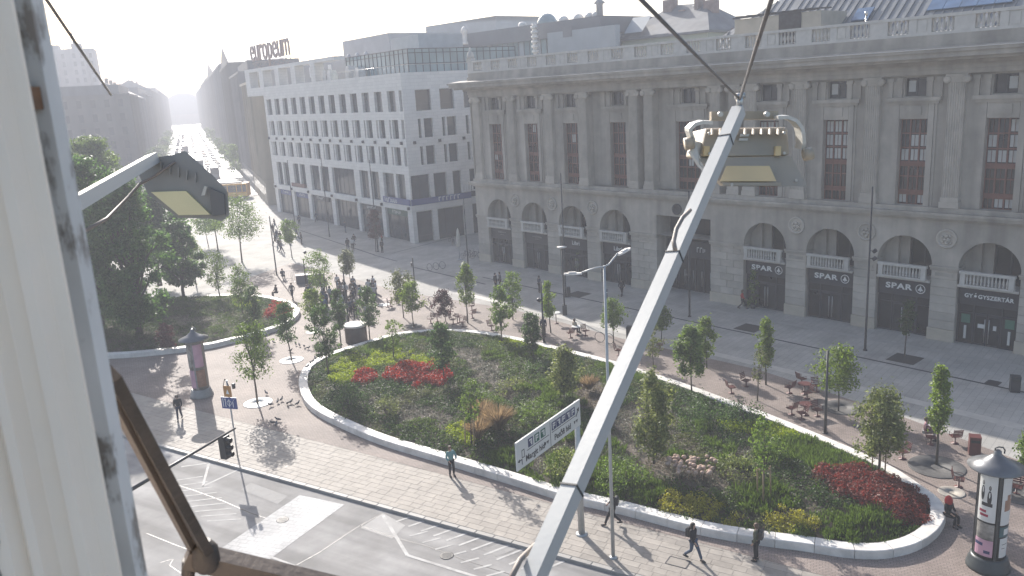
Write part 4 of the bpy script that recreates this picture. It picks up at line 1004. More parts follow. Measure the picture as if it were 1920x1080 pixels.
for a in [
 (547,676,570,27,'round',L_dark,'young_maple','small round dark tree in a white disc left of the big planter',0,dict(clear=.36)),
 (483,757,610,42,'round',L_mid,'young_maple','broad loose tree in a white disc beside the two poster columns',0,dict(clear=.36,nl=1900)),
 (616,700,572,28,'round',L_dark,'young_maple','tall dark oval tree at the left tip inside the big planter',.9,dict(clear=.28,nl=1900)),
 (591,625,545,24,'flat',L_lite,'young_acacia','pale wide topped tree just left of the crowd',0,dict(clear=.5)),
 (606,566,470,27,'round',L_mid,'young_maple','tree with dark lumpy crown behind the crowd',0,dict(clear=.3)),
 (640,655,545,22,'column',L_dark,'young_hornbeam','slim dark tree hidden behind the left tip of the big planter',0,dict(clear=.35)),
 (694,640,540,23,'round',L_dark,'young_maple','dark oval tree beside the round kiosk',0,dict(clear=.3)),
 (757,596,512,30,'feather',L_pale,'young_acacia','pale feathery tree left of the red leaved tree, the left one of the pair',0,dict(clear=.42)),
 (776,614,532,27,'flat',L_lite,'young_acacia','thin stemmed tree of the feathery pair near the red leaved tree',0,dict(clear=.4)),
 (836,604,545,24,'round',L_red,'purple_plum','small tree with purple red leaves among the chairs',0,dict(clear=.25)),
 (877,606,498,24,'feather',L_lite,'young_ash','light green upright tree on the edge of the shadow behind the chairs',0,dict(clear=.36)),
 (942,652,540,22,'round',L_mid,'young_lime','full leafy tree on the far rim of the big planter, in front',0,dict(clear=.3,nl=1800)),
 (962,600,513,25,'round',L_mid,'young_lime','second leafy tree just behind the full one at the far rim',0,dict(clear=.2)),
 (832,712,608,27,'round',L_dark,'young_maple','dark grey green tree in the planter beside the scarlet shrubs',Z1,dict(clear=.25,nl=1900)),
 (738,672,600,24,'sparse',L_mid,'young_maple','small sparse tree at the far rim left of the scarlet shrubs',Z1,dict(clear=.3,nl=600)),
 (1033,625,528,15,'column',L_lite,'young_ginkgo','narrow light green tree beside the tables',0,dict(clear=.36)),
 (1000,668,588,24,'round',L_dark,'young_maple','dark tree at the far rim beside a black lamp post',Z1,dict(clear=.2,nl=1800)),
 (1058,745,655,37,'round',L_olive,'young_hawthorn','grey green bushy tree in the planter left of the steel lamp post',Z1,dict(clear=.12,nl=2400)),
 (1151,645,560,27,'round',L_mid,'young_lime','round crowned tree behind the tall steel lamp post',0,dict(clear=.38)),
 (1240,640,575,22,'round',L_mid,'young_lime','tree half hidden by the floodlight pole, beyond the planter',0,dict(clear=.4)),
 (1225,690,610,26,'sparse',L_olive,'young_lime','sparse tree close behind the floodlight pole at the far rim',0,dict(clear=.3,nl=700)),
 (1297,735,618,40,'feather',L_mid,'young_willow','full willow leaved tree at the far rim right of the floodlight pole',.3,dict(clear=.32,nl=2600,ls=.17)),
 (1325,690,592,22,'column',L_lite,'young_ginkgo','narrow light tree behind the willow leaved tree',0,dict(clear=.25)),
 (1436,722,598,18,'column',L_lite,'young_ginkgo','bright column shaped tree between the grate and the chairs',0,dict(clear=.3,nl=1700)),
 (1420,752,650,18,'sparse',L_pale,'young_ash','thin half bare tree in front of the bright column shaped tree',0,dict(clear=.35,nl=300)),
 (1572,772,658,52,'flat',L_lite,'young_acacia','wide flat crowned tree over the group of red chairs',0,dict(clear=.42,nl=2200)),
 (1648,880,735,56,'feather',L_olive,'young_willow','large feathery tree over the dark red shrubs at the planter end',.6,dict(clear=.22,nl=3600,ls=.15,ncl=90,stakes=True)),
 (1756,872,682,24,'column',L_lite,'young_ginkgo','tall narrow light green tree in a grey ring near the litter bin',0,dict(clear=.36,nl=2200)),
 (1925,905,802,24,'round',L_mid,'young_lime','leafy tree cut by the right edge behind the big poster column',0,dict(clear=.25,nl=1600)),
 (1696,668,566,14,'column',L_dark,'young_hornbeam','thin little tree in a square grate before the shop doors',0,dict(clear=.42,nl=900)),
 (1226,868,700,48,'feather',L_olive,'young_willow','wispy olive tree in the planter right of the floodlight pole',Z1,dict(clear=.12,nl=2600,ncl=80)),
 (1432,930,775,26,'sparse',L_mid,'young_maple','thin sparse tree near the front of the planter with stakes',Z1,dict(clear=.3,nl=700,stakes=True)),
 (884,830,715,26,'sparse',L_mid,'young_maple','thin staked tree beside the tan grasses in the planter',Z1,dict(clear=.35,nl=600,stakes=True)),
 (1000,640,600,10,'sparse',L_mid,'young_maple','tiny sapling at the far rim left of the tables',0,dict(clear=.4,nl=250)),
 (454,492,375,46,'round',L_mid,'young_lime','broad tree on the bright part of the square at the left',0,dict(clear=.42,nl=2600,ls=.24)),
 (409,470,375,30,'round',L_dark,'young_lime','dark tree behind the left floodlight on the bright square',0,dict(clear=.45,nl=1600,ls=.24)),
 (391,462,400,30,'round',L_mid,'young_lime','middle one of three trees behind the left floodlight',0,dict(clear=.45,nl=1500,ls=.24)),
 (368,535,445,24,'feather',L_lite,'young_ash','pale thin tree at the far rim of the smaller planter',0,dict(clear=.45)),
 (412,555,470,24,'round',L_mid,'young_maple','middle sized tree inside the smaller planter, far side',.7,dict(clear=.2)),
 (455,590,500,27,'round',L_mid,'young_maple','tree inside the smaller planter next to its tip',.7,dict(clear=.25)),
 (478,612,540,26,'round',L_dark,'young_maple','dark oval tree by the near tip of the smaller planter',.7,dict(clear=.2)),
 (548,485,413,22,'round',L_mid,'young_lime','small tree beside the people walking on the bright strip',0,dict(clear=.45,ls=.2)),
 (657,528,472,24,'feather',L_pale,'young_ash','pale tree on the shadow edge behind the crowd',0,dict(clear=.35,ls=.18)),
 (705,472,396,19,'round',L_red,'purple_plum','reddish brown tree in front of the white office block',0,dict(clear=.35,ls=.2)),
 (315,650,610,20,'round',L_red,'purple_plum','low dark purple shrub tree at the near rim of the smaller planter',.6,dict(clear=.05,nl=1300)),
]:
    ptree(*a[:8], z=a[8], **a[9])
# the old trees at the left
for a in [
 (262,625,330,78,'big',L_big,'plane_tree','big dark old tree inside the smaller planter, nearest one',.7,dict(clear=.08,nl=28000,ls=0.30,ncl=170,tr=.28)),
 (190,610,300,75,'big',L_big,'plane_tree','old dark tree hard against the window frame',.7,dict(clear=.08,nl=26000,ls=0.30,ncl=170,tr=.28)),
 (300,535,365,68,'big',L_big,'plane_tree','dark spreading tree behind the poster column at the left',.3,dict(clear=.25,nl=24000,ls=0.33,ncl=160,tr=.24)),
 (205,505,262,72,'big',L_mid,'plane_tree','tall pale topped tree farthest back at the left',0,dict(clear=.25,nl=24000,ls=0.39,ncl=170,tr=.28)),
 (345,560,420,45,'big',L_big,'plane_tree','smaller dark tree on the right side of the old trees',.7,dict(clear=.2,nl=14000,ls=0.30,ncl=100,tr=.16)),
]:
    ptree(*a[:8], z=a[8], group='old trees at the left', **a[9])
nth = ['first','second','third','fourth','fifth','sixth','seventh','eighth','ninth']
for side,r_,nm in ((-1,-10.5,'left'),(1,11.5,'right')):
    for i in range(9):
        s_ = (232 if side < 0 else 250)+i*(17+2.5*i)
        if side > 0 and i % 2: continue
        tree(S(s_,r_,-.05), random.uniform(6.5,9), random.uniform(2.6,3.6), 'round', L_dark if i % 2 else L_mid, 'street_tree', '%s hazy street tree on the %s pavement of the long street' % (nth[i],nm), clear=.22, nl=800, ls=.55, ncl=40, group='street trees along the far road')
# discs and grates round the trunks
M_disc = mat('pale_disc',(.62,.61,.58),.6,var=.1,scale=3); M_lid = mat('lid_beige',(.34,.31,.27),.7,var=.1,scale=3); M_disc2 = mat('grey_disc',(.085,.082,.08),.7,var=.2,scale=6,bump=.2)
def disc(px, py, r, m, label):
    p = G(px,py); q = MB(); q.lathe([(r,0),(r,.03),(r-.03,.035),(r*.22,.035),(r*.22,.01)],28); o = q.build('tree_disc', m); o.location = (p.x,p.y,.022); tag(o,label,'tree surround')
disc(547,676,.95,M_disc,'white round surround under the small dark round tree'); disc(484,756,.98,M_disc,'white round surround under the broad loose tree'); disc(590,622,.8,M_disc,'pale round surround left of the crowd')
disc(1756,876,1.35,M_disc2,'dark grey round surround under the narrow light green tree'); disc(1580,765,1.2,M_disc2,'dark round surround among the red chairs'); disc(1784,924,.6,M_lid,'pale round inspection lid near the planter end'); disc(1910,925,1.2,M_disc2,'dark round surround behind the big poster column'); disc(1290,740,.9,M_disc2,'dark round surround at the far rim near the willow leaved tree'); disc(720,572,.6,M_disc,'pale round plate in the pavers near the crowd'); disc(777,612,.7,M_disc2,'round surround of the feathery pair')
for px, py, label in ((1697,673,'square iron tree grate before the shop doors'),(1406,615,'square iron grate right of the floodlight pole'),(1084,552,'square iron grate near the bookshop lamp'),(1862,718,'square iron plate at the right by the bollard')):
    p = G(px,py); q = MB(); s = .95 if px != 1862 else .4
    q.box(-s,s,-s,s,0,.012); o = q.build('tree_grate', M_iron); o.location = (p.x,p.y,.006); o.rotation_euler = (0,0,-.845); tag(o,label,'tree grate')
    for k in range(8): MB().box(-s+.08,s-.08,-s+.1+k*s*.24,-s+.16+k*s*.24,.0125,.02).build('slot', M_drain, o)

# ================================================================== PLANTING IN THE BEDS
def inell(X, Y, e):
    cx, cy, rx, ry, a = e; c, s = math.cos(R(a)), math.sin(R(a)); dx, dy = X-cx, Y-cy
    return ((dx*c+dy*s)/rx)**2+((-dx*s+dy*c)/ry)**2 < 1
def px_of(x, y, z):
    d = np.stack([x, y, z-CAM_H], -1); zz = d@np.array(FW); return 960+F_PX*(d@np.array(RT))/zz, 540-F_PX*(d@np.array(UPV))/zz
def vnoise(x, y, s, seed):
    r = np.random.default_rng(seed); gx = r.random((64,64)); u = x/s; v = y/s; iu = np.floor(u).astype(int); iv = np.floor(v).astype(int); fu = u-iu; fv = v-iv
    fu = fu*fu*(3-2*fu); fv = fv*fv*(3-2*fv); g = lambda a,b: gx[a%64,b%64]
    return (g(iu,iv)*(1-fu)+g(iu+1,iv)*fu)*(1-fv)+(g(iu,iv+1)*(1-fu)+g(iu+1,iv+1)*fu)*fv
SPEC = {  # material, clump radius, clump height, leaves per clump, leaf size, kind, label
 'deep': (leafmat('bed_deep',(.036,.066,.022),(.066,.110,.036)), .34,.34,34,.11,'leaf','dark evergreen ground cover filling the planter beds'),
 'mid': (leafmat('bed_mid',(.066,.108,.032),(.108,.160,.050)), .32,.30,34,.11,'leaf','mid green leafy ground cover in the planter beds'),
 'olive': (leafmat('bed_olive',(.082,.098,.044),(.125,.145,.066)), .34,.30,30,.10,'leaf','grey olive ground cover patches in the planter beds'),
 'silver': (leafmat('bed_silver',(.115,.125,.085),(.19,.195,.14),.25), .30,.16,26,.09,'leaf','silvery grey low ground cover in the planter beds'),
 'grass': (leafmat('bed_grass',(.072,.115,.030),(.118,.180,.052)), .30,.42,40,.05,'blade','fresh green ornamental grass tufts in the planter beds'),
 'lime': (leafmat('bed_lime',(.20,.28,.035),(.31,.385,.06)), .30,.34,60,.11,'leaf','lime green shrubs in the planter beds'),
 'yellow': (leafmat('bed_yellow',(.28,.28,.05),(.42,.41,.09)), .28,.45,70,.10,'leaf','yellow flowering shrubs near the planter rim'),
 'scarlet': (leafmat('bed_scarlet',(.24,.040,.024),(.36,.075,.042),.4), .34,.5,100,.12,'leaf','scarlet leaved shrub bed'),
 'wine': (leafmat('bed_wine',(.15,.042,.034),(.23,.072,.052),.35), .34,.5,130,.11,'leaf','dark wine red shrub bed at the narrow end of the planter'),
 'dry': (leafmat('bed_dry',(.15,.125,.08),(.22,.19,.125),.25), .26,.14,20,.09,'leaf','dry brown mulch and dead stems between the plants'),
}
P1 = [('wine',(1650,920,92,30,14)),('wine',(1700,945,60,34,35)),('wine',(1592,897,62,17,8)),('scarlet',(788,703,62,21,2)),('scarlet',(688,706,18,13,0)),
 ('lime',(660,690,40,24,-20)),('lime',(715,672,50,14,-8)),('lime',(800,680,40,10,0)),('lime',(1425,803,85,13,12)),('lime',(875,812,28,22,30)),('lime',(985,640,50,8,6)),
 ('yellow',(1295,948,62,19,12)),('yellow',(1485,975,52,17,8)),('yellow',(1378,975,20,10,0)),('silver',(860,795,0.1,.1,0)),('silver',(770,768,75,16,8)),('silver',(905,690,60,22,35)),('silver',(1210,800,60,60,30)),('silver',(1330,890,95,22,6)),
 ('dry',(935,720,36,20,40)),('dry',(1110,740,40,26,30)),('dry',(1240,866,40,14,0)),
 ('mid',(905,745,60,28,20)),('mid',(1000,690,75,24,8)),('mid',(1010,778,44,26,0)),('deep',(1350,768,110,28,10)),('grass',(1530,845,110,32,22)),('grass',(1610,985,120,34,-4)),('mid',(1340,925,60,20,0)),('deep',(660,758,50,24,15)),('mid',(810,790,110,22,14)),('deep',(1470,870,60,40,10)),('grass',(1440,935,60,30,10)),('mid',(940,645,60,10,4))]
P2 = [('scarlet',(520,582,22,12,10)),('silver',(355,598,55,9,3)),('mid',(440,610,90,14,-10)),('deep',(300,630,100,18,0)),('lime',(460,570,20,10,0)),('mid',(400,570,60,12,0)),('deep',(250,625,150,40,0)),('mid',(360,610,110,26,0)),('grass',(500,610,60,18,-20))]
def plant_bed(I, soilz, patches, dens, seed, seg):
    x0, y0 = I.min(0); x1, y1 = I.max(0); n = int((x1-x0)*(y1-y0)*dens); r = np.random.default_rng(seed)
    x = x0+(x1-x0)*r.random(n); y = y0+(y1-y0)*r.random(n); k = inside(I[::2], x, y); x, y = x[k], y[k]; z = soilz(x, y)-.03
    d = np.sqrt(((x[:,None]-I[None,::3,0])**2+(y[:,None]-I[None,::3,1])**2).min(1))
    X, Y = px_of(x, y, z+.2); names = list(SPEC)
    nz = vnoise(x+50,y+50,4.5,3)*.62+vnoise(x+50,y+50,1.7,5)*.38
    sp = np.where(nz < .36, 0, np.where(nz < .46, 2, np.where(nz < .58, 1, np.where(nz < .66, 4, np.where(nz < .74, 3, 0)))))
    jx = X+14*(vnoise(x+9,y+9,.8,11)-.5)*2; jy = Y+8*(vnoise(x+19,y+9,.8,12)-.5)*2
    for nm, e in patches[::-1]: sp = np.where(inell(jx, jy, e), names.index(nm), sp)
    hvar = (.65+.75*vnoise(x+3,y+7,1.1,21))*np.clip(.3+d/1.6,.3,1)
    for i, nm in enumerate(names):
        m_, cr, ch, nl, ls, kind, lb = SPEC[nm]; q = (sp == i)&(d > .12); 
        if nm in ('silver','dry'): q &= r.random(len(q)) < .8
        cx, cy, cz, hv, dd = x[q], y[q], z[q], hvar[q], d[q]; m = len(cx)
        if m == 0: continue
        nl = int(nl*seg)
        a = r.random((m,nl))*2*PI; rad = cr*np.sqrt(r.random((m,nl)))*(.8+.5*r.random((m,1)))
        rad = np.minimum(rad, (dd+.03)[:,None]*1.0)
        if kind == 'leaf':
            u = rad/cr; hz = ch*hv[:,None]*np.sqrt(np.clip(1.15-u*u*.8,0.05,None))*(.35+.75*r.random((m,nl)))
            pos = np.stack([cx[:,None]+rad*np.cos(a), cy[:,None]+rad*np.sin(a), cz[:,None]+hz], -1).reshape(-1,3)
            nrm = np.stack([np.cos(a)*u, np.sin(a)*u, .7+0*a], -1).reshape(-1,3)+r.normal(size=(m*nl,3))*.55
            V = leaf_quads(pos, nrm, ls*(.6+.8*r.random(len(pos))))
        else:
            bx = cx[:,None]+rad*.6*np.cos(a); by = cy[:,None]+rad*.6*np.sin(a); bz = cz[:,None]+0*a
            hh = ch*hv[:,None]*(.5+.7*r.random((m,nl))); lx = np.cos(a)*hh*.55*r.random((m,nl)); ly = np.sin(a)*hh*.55*r.random((m,nl))
            B = np.stack([bx,by,bz],-1).reshape(-1,3); Tp = B+np.stack([lx,ly,hh],-1).reshape(-1,3); M_ = B*.45+Tp*.55+np.array([0,0,.06]); an = r.random(len(B))*PI
            wv = np.stack([np.cos(an),np.sin(an),0*an],-1)*.022; V = np.stack([B-wv*.6, M_-wv, Tp, M_+wv], 1)
        link_o = link('ground_cover', quads_mesh('ground_cover', V, m_)); tag(link_o, lb+(' of the smaller planter' if seed == 42 else ''), 'plants', kind='stuff')
plant_bed(I1, soil1, P1, 14.0, 41, 1.0)
plant_bed(I2, soil2, P2, 9.5, 42, .8)
# pale dried flower balls, one bed plant with each head a part
fb = G(1290,866,Z1); fo = thing('dried_flowers','patch of pale dried flower balls in the middle of the planter','plant',fb)
M_ball = mat('flower_ball',(.46,.33,.26),.9,var=.15,scale=8,bump=.5,bscale=30,objvar=.15)
bmh = MB().lathe([(.02,-.4),(.015,-.1),(.08,-.05),(.115,.02),(.09,.08),(.03,.11)],9).mesh('flower_head', M_ball)
for i in range(60):
    px = random.uniform(1246,1342); py = 853+(px-1248)*.02+random.uniform(0,34)*(1 if px > 1270 else .6)
    p = G(px,py,Z1+.35)-fb; s = random.uniform(.8,1.15); link('flower_head', bmh, fo, T(p.x,p.y,p.z)@Matrix.Scale(s,4))
# tan grasses
L_tan = leafmat('tan_grass',(.23,.17,.10),(.33,.26,.16),.4)
def tuft(px, py, h, r_, m_, n, label, nm='ornamental_grass', cat='grass clump'):
    b = G(px,py,Z1-.1); a = RNG.random(n)*2*PI; k = np.sqrt(RNG.random(n)); ph = .15+.75*k
    B = np.stack([np.cos(a)*k*.12,np.sin(a)*k*.12,0*a],-1); L_ = h*(.6+.5*RNG.random(n))
    Tp = B+np.stack([np.cos(a)*np.sin(ph)*L_*r_,np.sin(a)*np.sin(ph)*L_*r_,np.cos(ph*.8)*L_],-1); Md = B*.4+Tp*.6+np.array([0,0,.12*h]); an = RNG.random(n)*PI
    wv = np.stack([np.cos(an),np.sin(an),0*an],-1)*.018; V = np.concatenate([np.stack([B-wv*.5,Md-wv,Tp,Md+wv],1)])
    o = link(nm, quads_mesh(nm, V, m_)); o.location = b; tag(o,label,cat,'tan ornamental grasses')
tuft(935,806,1.5,1.0,L_tan,1400,'largest tan feathery grass clump in the planter'); tuft(897,822,1.25,1.0,L_tan,1000,'tan grass clump left of the largest one'); tuft(905,788,1.3,.9,L_tan,900,'tan grass clump behind the other two'); tuft(1105,730,1.0,1.0,L_tan,500,'faint brown grass clump near the floodlight pole')
# shrubs one can tell apart
def shrub(px, py, hw, h, m_, n, label):
    b = G(px,py,Z1-.15); rw = hw*depth(b)/F_PX; t = thing('shrub',label,'shrub',b,0,'rounded shrubs in the big planter'); k = 26
    th = RNG.random(k)*2*PI; z = RNG.random(k); rr = rw*np.sqrt(1-z*z*.8)*np.sqrt(RNG.random(k)*.7+.25); c = np.stack([rr*np.cos(th),rr*np.sin(th),z*h],-1)
    base = np.repeat(c,n//k,0); off = RNG.normal(size=base.shape)*rw*.17; pos = base+off; pos[:,2] = np.abs(pos[:,2])
    link('foliage', quads_mesh('foliage', leaf_quads(pos, off+np.array([0,0,.1])+RNG.normal(size=off.shape)*.1, .12*(.6+.8*RNG.random(len(pos)))), m_), t)
    q = MB()
    for i in range(6): q.tube([(0,0,0),tuple(c[i]*.5+np.array([0,0,.1])),tuple(c[i])],[.03,.02,.01],5,caps=False)
    q.build('stem', M_bark, t)
for a in ((655,760,34,1.0,L_dark,900,'rounded dark shrub at the left front of the planter'),(722,770,30,.8,L_olive,700,'grey green shrub behind the left front rim'),(1010,790,42,1.0,L_mid,1200,'bright leafy shrub just behind the direction sign'),(905,765,38,.8,L_mid,900,'low bright shrub above the tan grasses'),
 (1330,790,60,1.1,L_dark,1600,'long dark shrub mass near the far rim'),(1395,785,40,1.0,L_dark,1100,'dark shrub at the right end of the dark mass'),(1440,860,36,1.2,L_mid,1000,'shrub around the thin sparse tree'),(1170,905,50,1.0,L_mid,1200,'leafy shrub right behind the white rim at the steel lamp post'),
 (1060,880,50,.9,L_olive,1000,'shrub behind the rim below the direction sign'),(1390,890,45,.9,L_olive,1000,'shrub right of the pale flower balls'),(1005,700,30,.7,L_dark,600,'small dark shrub near the far rim, left of the grey green bushy tree'),(960,735,36,.8,L_olive,700,'olive shrub in the middle of the planter')):
    shrub(*a)

# ================================================================== STREET FURNITURE
M_pole = mat('black_pole',(.030,.031,.034),.45,var=.15,scale=3); M_galv = mat('galvanised',(.42,.43,.43),.45,metal=.35,var=.1,scale=5)
M_cred = mat('chair_red_brown',(.11,.035,.032),.45,var=.15,scale=5,objvar=.15)
def up(px, py, top, nm, cat, label, build, z=0.0, rz=0.0, group=None):
    b = G(px,py,z); o = thing(nm,label,cat,b,rz,group); build(o, Hat(b, top)); return o
def mast(heads=0, bin_=False, hd=None):
    def f(o, h):
        q = MB(); q.tube([(0,0,0),(0,0,1.0),(0,0,h)],[.085,.08,.055],10); q.lathe([(.16,0),(.16,.06),(.1,.08)],12); q.build('pole', M_pole, o)
        for i in range(heads):
            z = h*.62-i*.55 if hd is None else hd-i*.55
            s = MB(); s.tube([(.0,-.05,z),(.0,-.3,z)],.03,6); s.lathe([(.13,-.16),(.15,.12),(.05,.16)],10,0,(0,0,0),T(0,-.34,z)@Matrix.Rotation(R(50),4,'X')); s.build('spotlight', M_pole, o)
        if bin_: MB().box(-.45,-.12,-.18,.18,0,1.0).build('junction_box', M_pole, o)
    return f
G_M = 'slender black masts on the square'
for px,py,top,hd,bn,lb in ((1061,557,325,0,True,'black mast with cabinet at its foot before the Libri shop'),(1622,657,350,2,False,'tall black mast with two spotlights before the SPAR doors'),(1293,594,358,1,False,'black mast before the main entrance behind the floodlight pole'),(1547,813,657,0,False,'short black mast among the red chairs'),
 (1020,642,528,1,False,'black post at the far rim beside a person with a backpack'),(654,608,508,0,False,'black mast in the middle of the crowd'),(574,532,485,1,False,'black mast by the crowd barrier'),(519,516,405,0,False,'thin mast on the bright ground beside walking people'),
 (780,562,483,1,False,'black mast at the corner of the drain line'),(878,500,372,0,False,'mast in front of the gap between the two big buildings'),(618,444,296,0,False,'thin mast before the middle of the office block'),(709,472,300,0,False,'mast beside the reddish tree at the office block'),(553,420,300,0,False,'faint mast at the far end of the office block')):
    up(px,py,top,'mast','light mast',lb,mast(2 if hd == 2 else (1 if hd else 0),bn,3.6 if hd == 1 else None),group=G_M,rz=random.random()*6)
def smalllamp(o, h):
    q = MB(); q.tube([(0,0,0),(0,0,h)],.07,8); q.box(-.2,.2,-.2,.2,0,.9); q.build('pole', M_pole, o); q = MB(); q.lathe([(.42,0),(.45,.06),(.1,.12)],16,0,(0,0,h)); q.build('lamp_head', M_white, o)
up(1059,590,464,'post_lamp','street lamp','short black post lamp with a pale disc head before the Libri shop',smalllamp)
# two armed steel street lamp close by
def steel_lamp(o, h):
    q = MB(); q.tube([(0,0,0),(0,0,h)],[.085,.05],12); q.lathe([(.18,0),(.18,.05),(.11,.09)],12); q.build('pole', M_galv, o)
    for s,(dx,dy,dz) in ((-1,(-.95,-.3,-.12)),(1,(.62,.5,.42))):
        a = Vector((0,0,h-.05)); e = a+Vector((dx,dy,dz)); m_ = a+Vector((dx*.35,dy*.35,dz*.1+.02))
        MB().tube([a,m_,e],.035,7).build('arm', M_galv, o)
        d = Vector((dx,dy,0)).normalized(); Mx = T(*(e+d*.35))@Matrix.Rotation(math.atan2(d.y,d.x),4,'Z')@Matrix.Rotation(R(-12*(1 if s > 0 else .4)),4,'Y')
        q = MB(); q.prism([(-.36,-.06),(-.16,-.11),(.28,-.10),(.38,-.04),(.38,.04),(.28,.10),(-.16,.11),(-.36,.06)],-.03,.04,0,Mx); q.box(-.12,.2,-.06,.06,.042,.08,0,Mx); q.build('lamp_head', M_white, o)
bL = G(1150,1046); hL = Hat(bL,498); oL = thing('street_lamp','tall grey steel street lamp with two arms standing on the sidewalk','street lamp',bL); steel_lamp(oL,hL)
def gate_bar(label): pass
# bus stop direction sign on its pole
M_board = mat('sign_board_white',(.60,.60,.575),.5,var=.04,scale=1); M_navy = mat('tile_navy',(.035,.045,.12),.5,var=.1,scale=3); M_grn = mat('tile_green',(.03,.12,.085),.5,var=.1,scale=3); M_ink = mat('sign_ink',(.03,.03,.032),.5,var=.05,scale=2)
bp = G(1095,1003); hs = Hat(bp,750); lf = G(965,833,hs); dv = Vector((lf.x-bp.x,lf.y-bp.y,0)); Lb = dv.length; rzb = math.atan2(-dv.y,-dv.x)
sg = thing('direction_sign','white direction board reading Margit híd and Petőfi híd on a grey pole','street sign',bp,rzb)
q = MB(); q.tube([(0,.12,0),(0,.12,hs-.1)],[.16,.12],12); q.lathe([(.28,0),(.28,.05),(.18,.08)],12,0,(0,.12,0)); q.build('pole', M_galv, sg)
q = MB(); q.box(-Lb,-.0,-.06,0,hs-1.15,hs); q.box(-Lb,0,-.07,.01,hs+.002,hs+.05); bo = q.build('board', M_board, sg)
fr = MB(); zc = hs-.575
fr.box(-Lb*.5-.012,-Lb*.5+.012,-.066,-.0605,hs-1.12,hs-.05); fr.box(-Lb+.75,-Lb*.5-.12,-.066,-.0605,zc+.0,zc+.025); fr.box(-Lb*.5+.12,-.45,-.066,-.0605,zc+.0,zc+.025); fr.build('rule', M_ink, bo)
def tile(x, n, m_):
    t_ = MB().box(x,x+.36,-.07,-.0605,hs-.48,hs-.12).build('symbol_tile', m_, bo); w_ = MB()
    w_.box(x+.07,x+.29,-.074,-.0705,hs-.24,hs-.17); w_.box(x+.07,x+.14,-.074,-.0705,hs-.43,hs-.25) if n % 2 else w_.box(x+.2,x+.29,-.074,-.0705,hs-.43,hs-.25); w_.box(x+.15,x+.28 if n % 2 else x+.19,-.074,-.0705,hs-.34,hs-.28); w_.build('symbol', M_board, t_)
for i, m_ in enumerate((M_navy,M_grn,M_grn)): tile(-Lb+.85+i*.48,i,m_)
for i in range(5): tile(-Lb*.5+.12+i*.40,i+1,M_navy)
link('lettering', text_mesh('Margit híd', .36, .006, .004, 'LEFT', mt=M_ink), bo, T(-Lb+.62,-.064,zc-.30)@FRONT)
link('lettering', text_mesh('Petőfi híd', .36, .006, .004, 'LEFT', mt=M_ink), bo, T(-Lb*.5+.3,-.064,zc-.30)@FRONT)
def tramsym(x, z):
    t_ = MB()
    for k in (0,.2): t_.poly([(x+k,-.064,z+.1),(x+k+.09,-.064,z-.06),(x+k+.18,-.064,z+.1)])
    t_.build('symbol', M_ink, bo)
tramsym(-Lb*.5-.52,zc-.3); tramsym(-.62,zc-.3)
ar = MB(); x = -Lb+.36
ar.box(x-.02,x+.02,-.066,-.0605,hs-1.0,hs-.78); ar.box(x-.2,x+.02,-.0665,-.061,hs-.80,hs-.76); ar.poly([(x-.32,-.0665,hs-.78),(x-.17,-.0665,hs-.70),(x-.17,-.0665,hs-.86)])
for a in ((x,x+.03,hs-.74,hs-.4),(x+.17,x+.2,hs-.74,hs-.4),(x,x+.2,hs-.43,hs-.4),(x,x+.2,hs-.74,hs-.71)): ar.box(a[0],a[1],-.066,-.0605,a[2],a[3])
x = -.32; ar.beam((x-.1,-.064,hs-.62),(x+.12,-.064,hs-.36),.006,.05,(0,1,0)); ar.poly([(x+.2,-.067,hs-.26),(x+.18,-.067,hs-.48),(x-.0,-.067,hs-.33)]); ar.build('arrow', M_ink, bo)
# blue lane sign with orange sign, on the kerb
b = G(446,858); h = Hat(b,752)-.1
rb_ = rk+.25; ls_ = thing('lane_sign','blue lane arrow sign with an orange warning sign on one post at the kerb','street sign',b,rb_)
MB().tube([(0,0,0),(0,0,h+1.35)],.045,8).build('post', M_galv, ls_)
pw_ = Hat(b,752)-Hat(b,775); q = MB(); q.box(-.52,.52,-.06,-.045,h-.35,h+.35); bs = q.build('blue_plate', mat('plate_blue',(.035,.065,.22),.35,var=.05,scale=1), ls_)
q = MB()
for x in (-.4,-.25): q.box(x-.02,x+.02,-.068,-.0605,h-.25,h+.25); q.poly([(x-.05,-.0685,h+.18),(x+.05,-.0685,h+.18),(x,-.0685,h+.3)])
q.box(-.02,.02,-.068,-.0605,h-.25,h+.22); q.box(.23,.27,-.068,-.0605,h-.25,h+.1); q.beam((.25,-.064,h+.1),(.38,-.064,h+.26),.006,.04,(0,1,0))
for i in range(14):
    a0, a1 = 2*PI*i/14, 2*PI*(i+1)/14; q.quad((.16*math.cos(a0),-.066,h+.16*math.sin(a0)),(.16*math.cos(a1),-.066,h+.16*math.sin(a1)),(.13*math.cos(a1),-.066,h+.13*math.sin(a1)),(.13*math.cos(a0),-.066,h+.13*math.sin(a0)))
q.build('arrow', M_signw, bs)
M_or = mat('plate_orange',(.42,.20,.06),.5,var=.08,scale=2); q = MB(); q.box(-.27,.25,-.06,-.045,h+.36,h+1.05); ob = q.build('orange_plate', M_or, ls_)
q = MB(); q.poly([(-.12,-.064,h+.55),(.1,-.064,h+.55),(-.01,-.064,h+.85)]); q.build('symbol', M_signw, ob)
q = MB(); q.beam((-.25,-.03,h+1.05),(-.1,-.03,h+1.45),.03,.03); q.beam((-.1,-.03,h+1.45),(.12,-.03,h+1.05),.03,.03); q.build('bracket', M_dark, ls_); q = MB(); q.lathe([(.09,0),(.11,.28),(.03,.3)],10,0,(.34,.1,h+.85)); q.build('warning_lamp', M_dark, ls_)
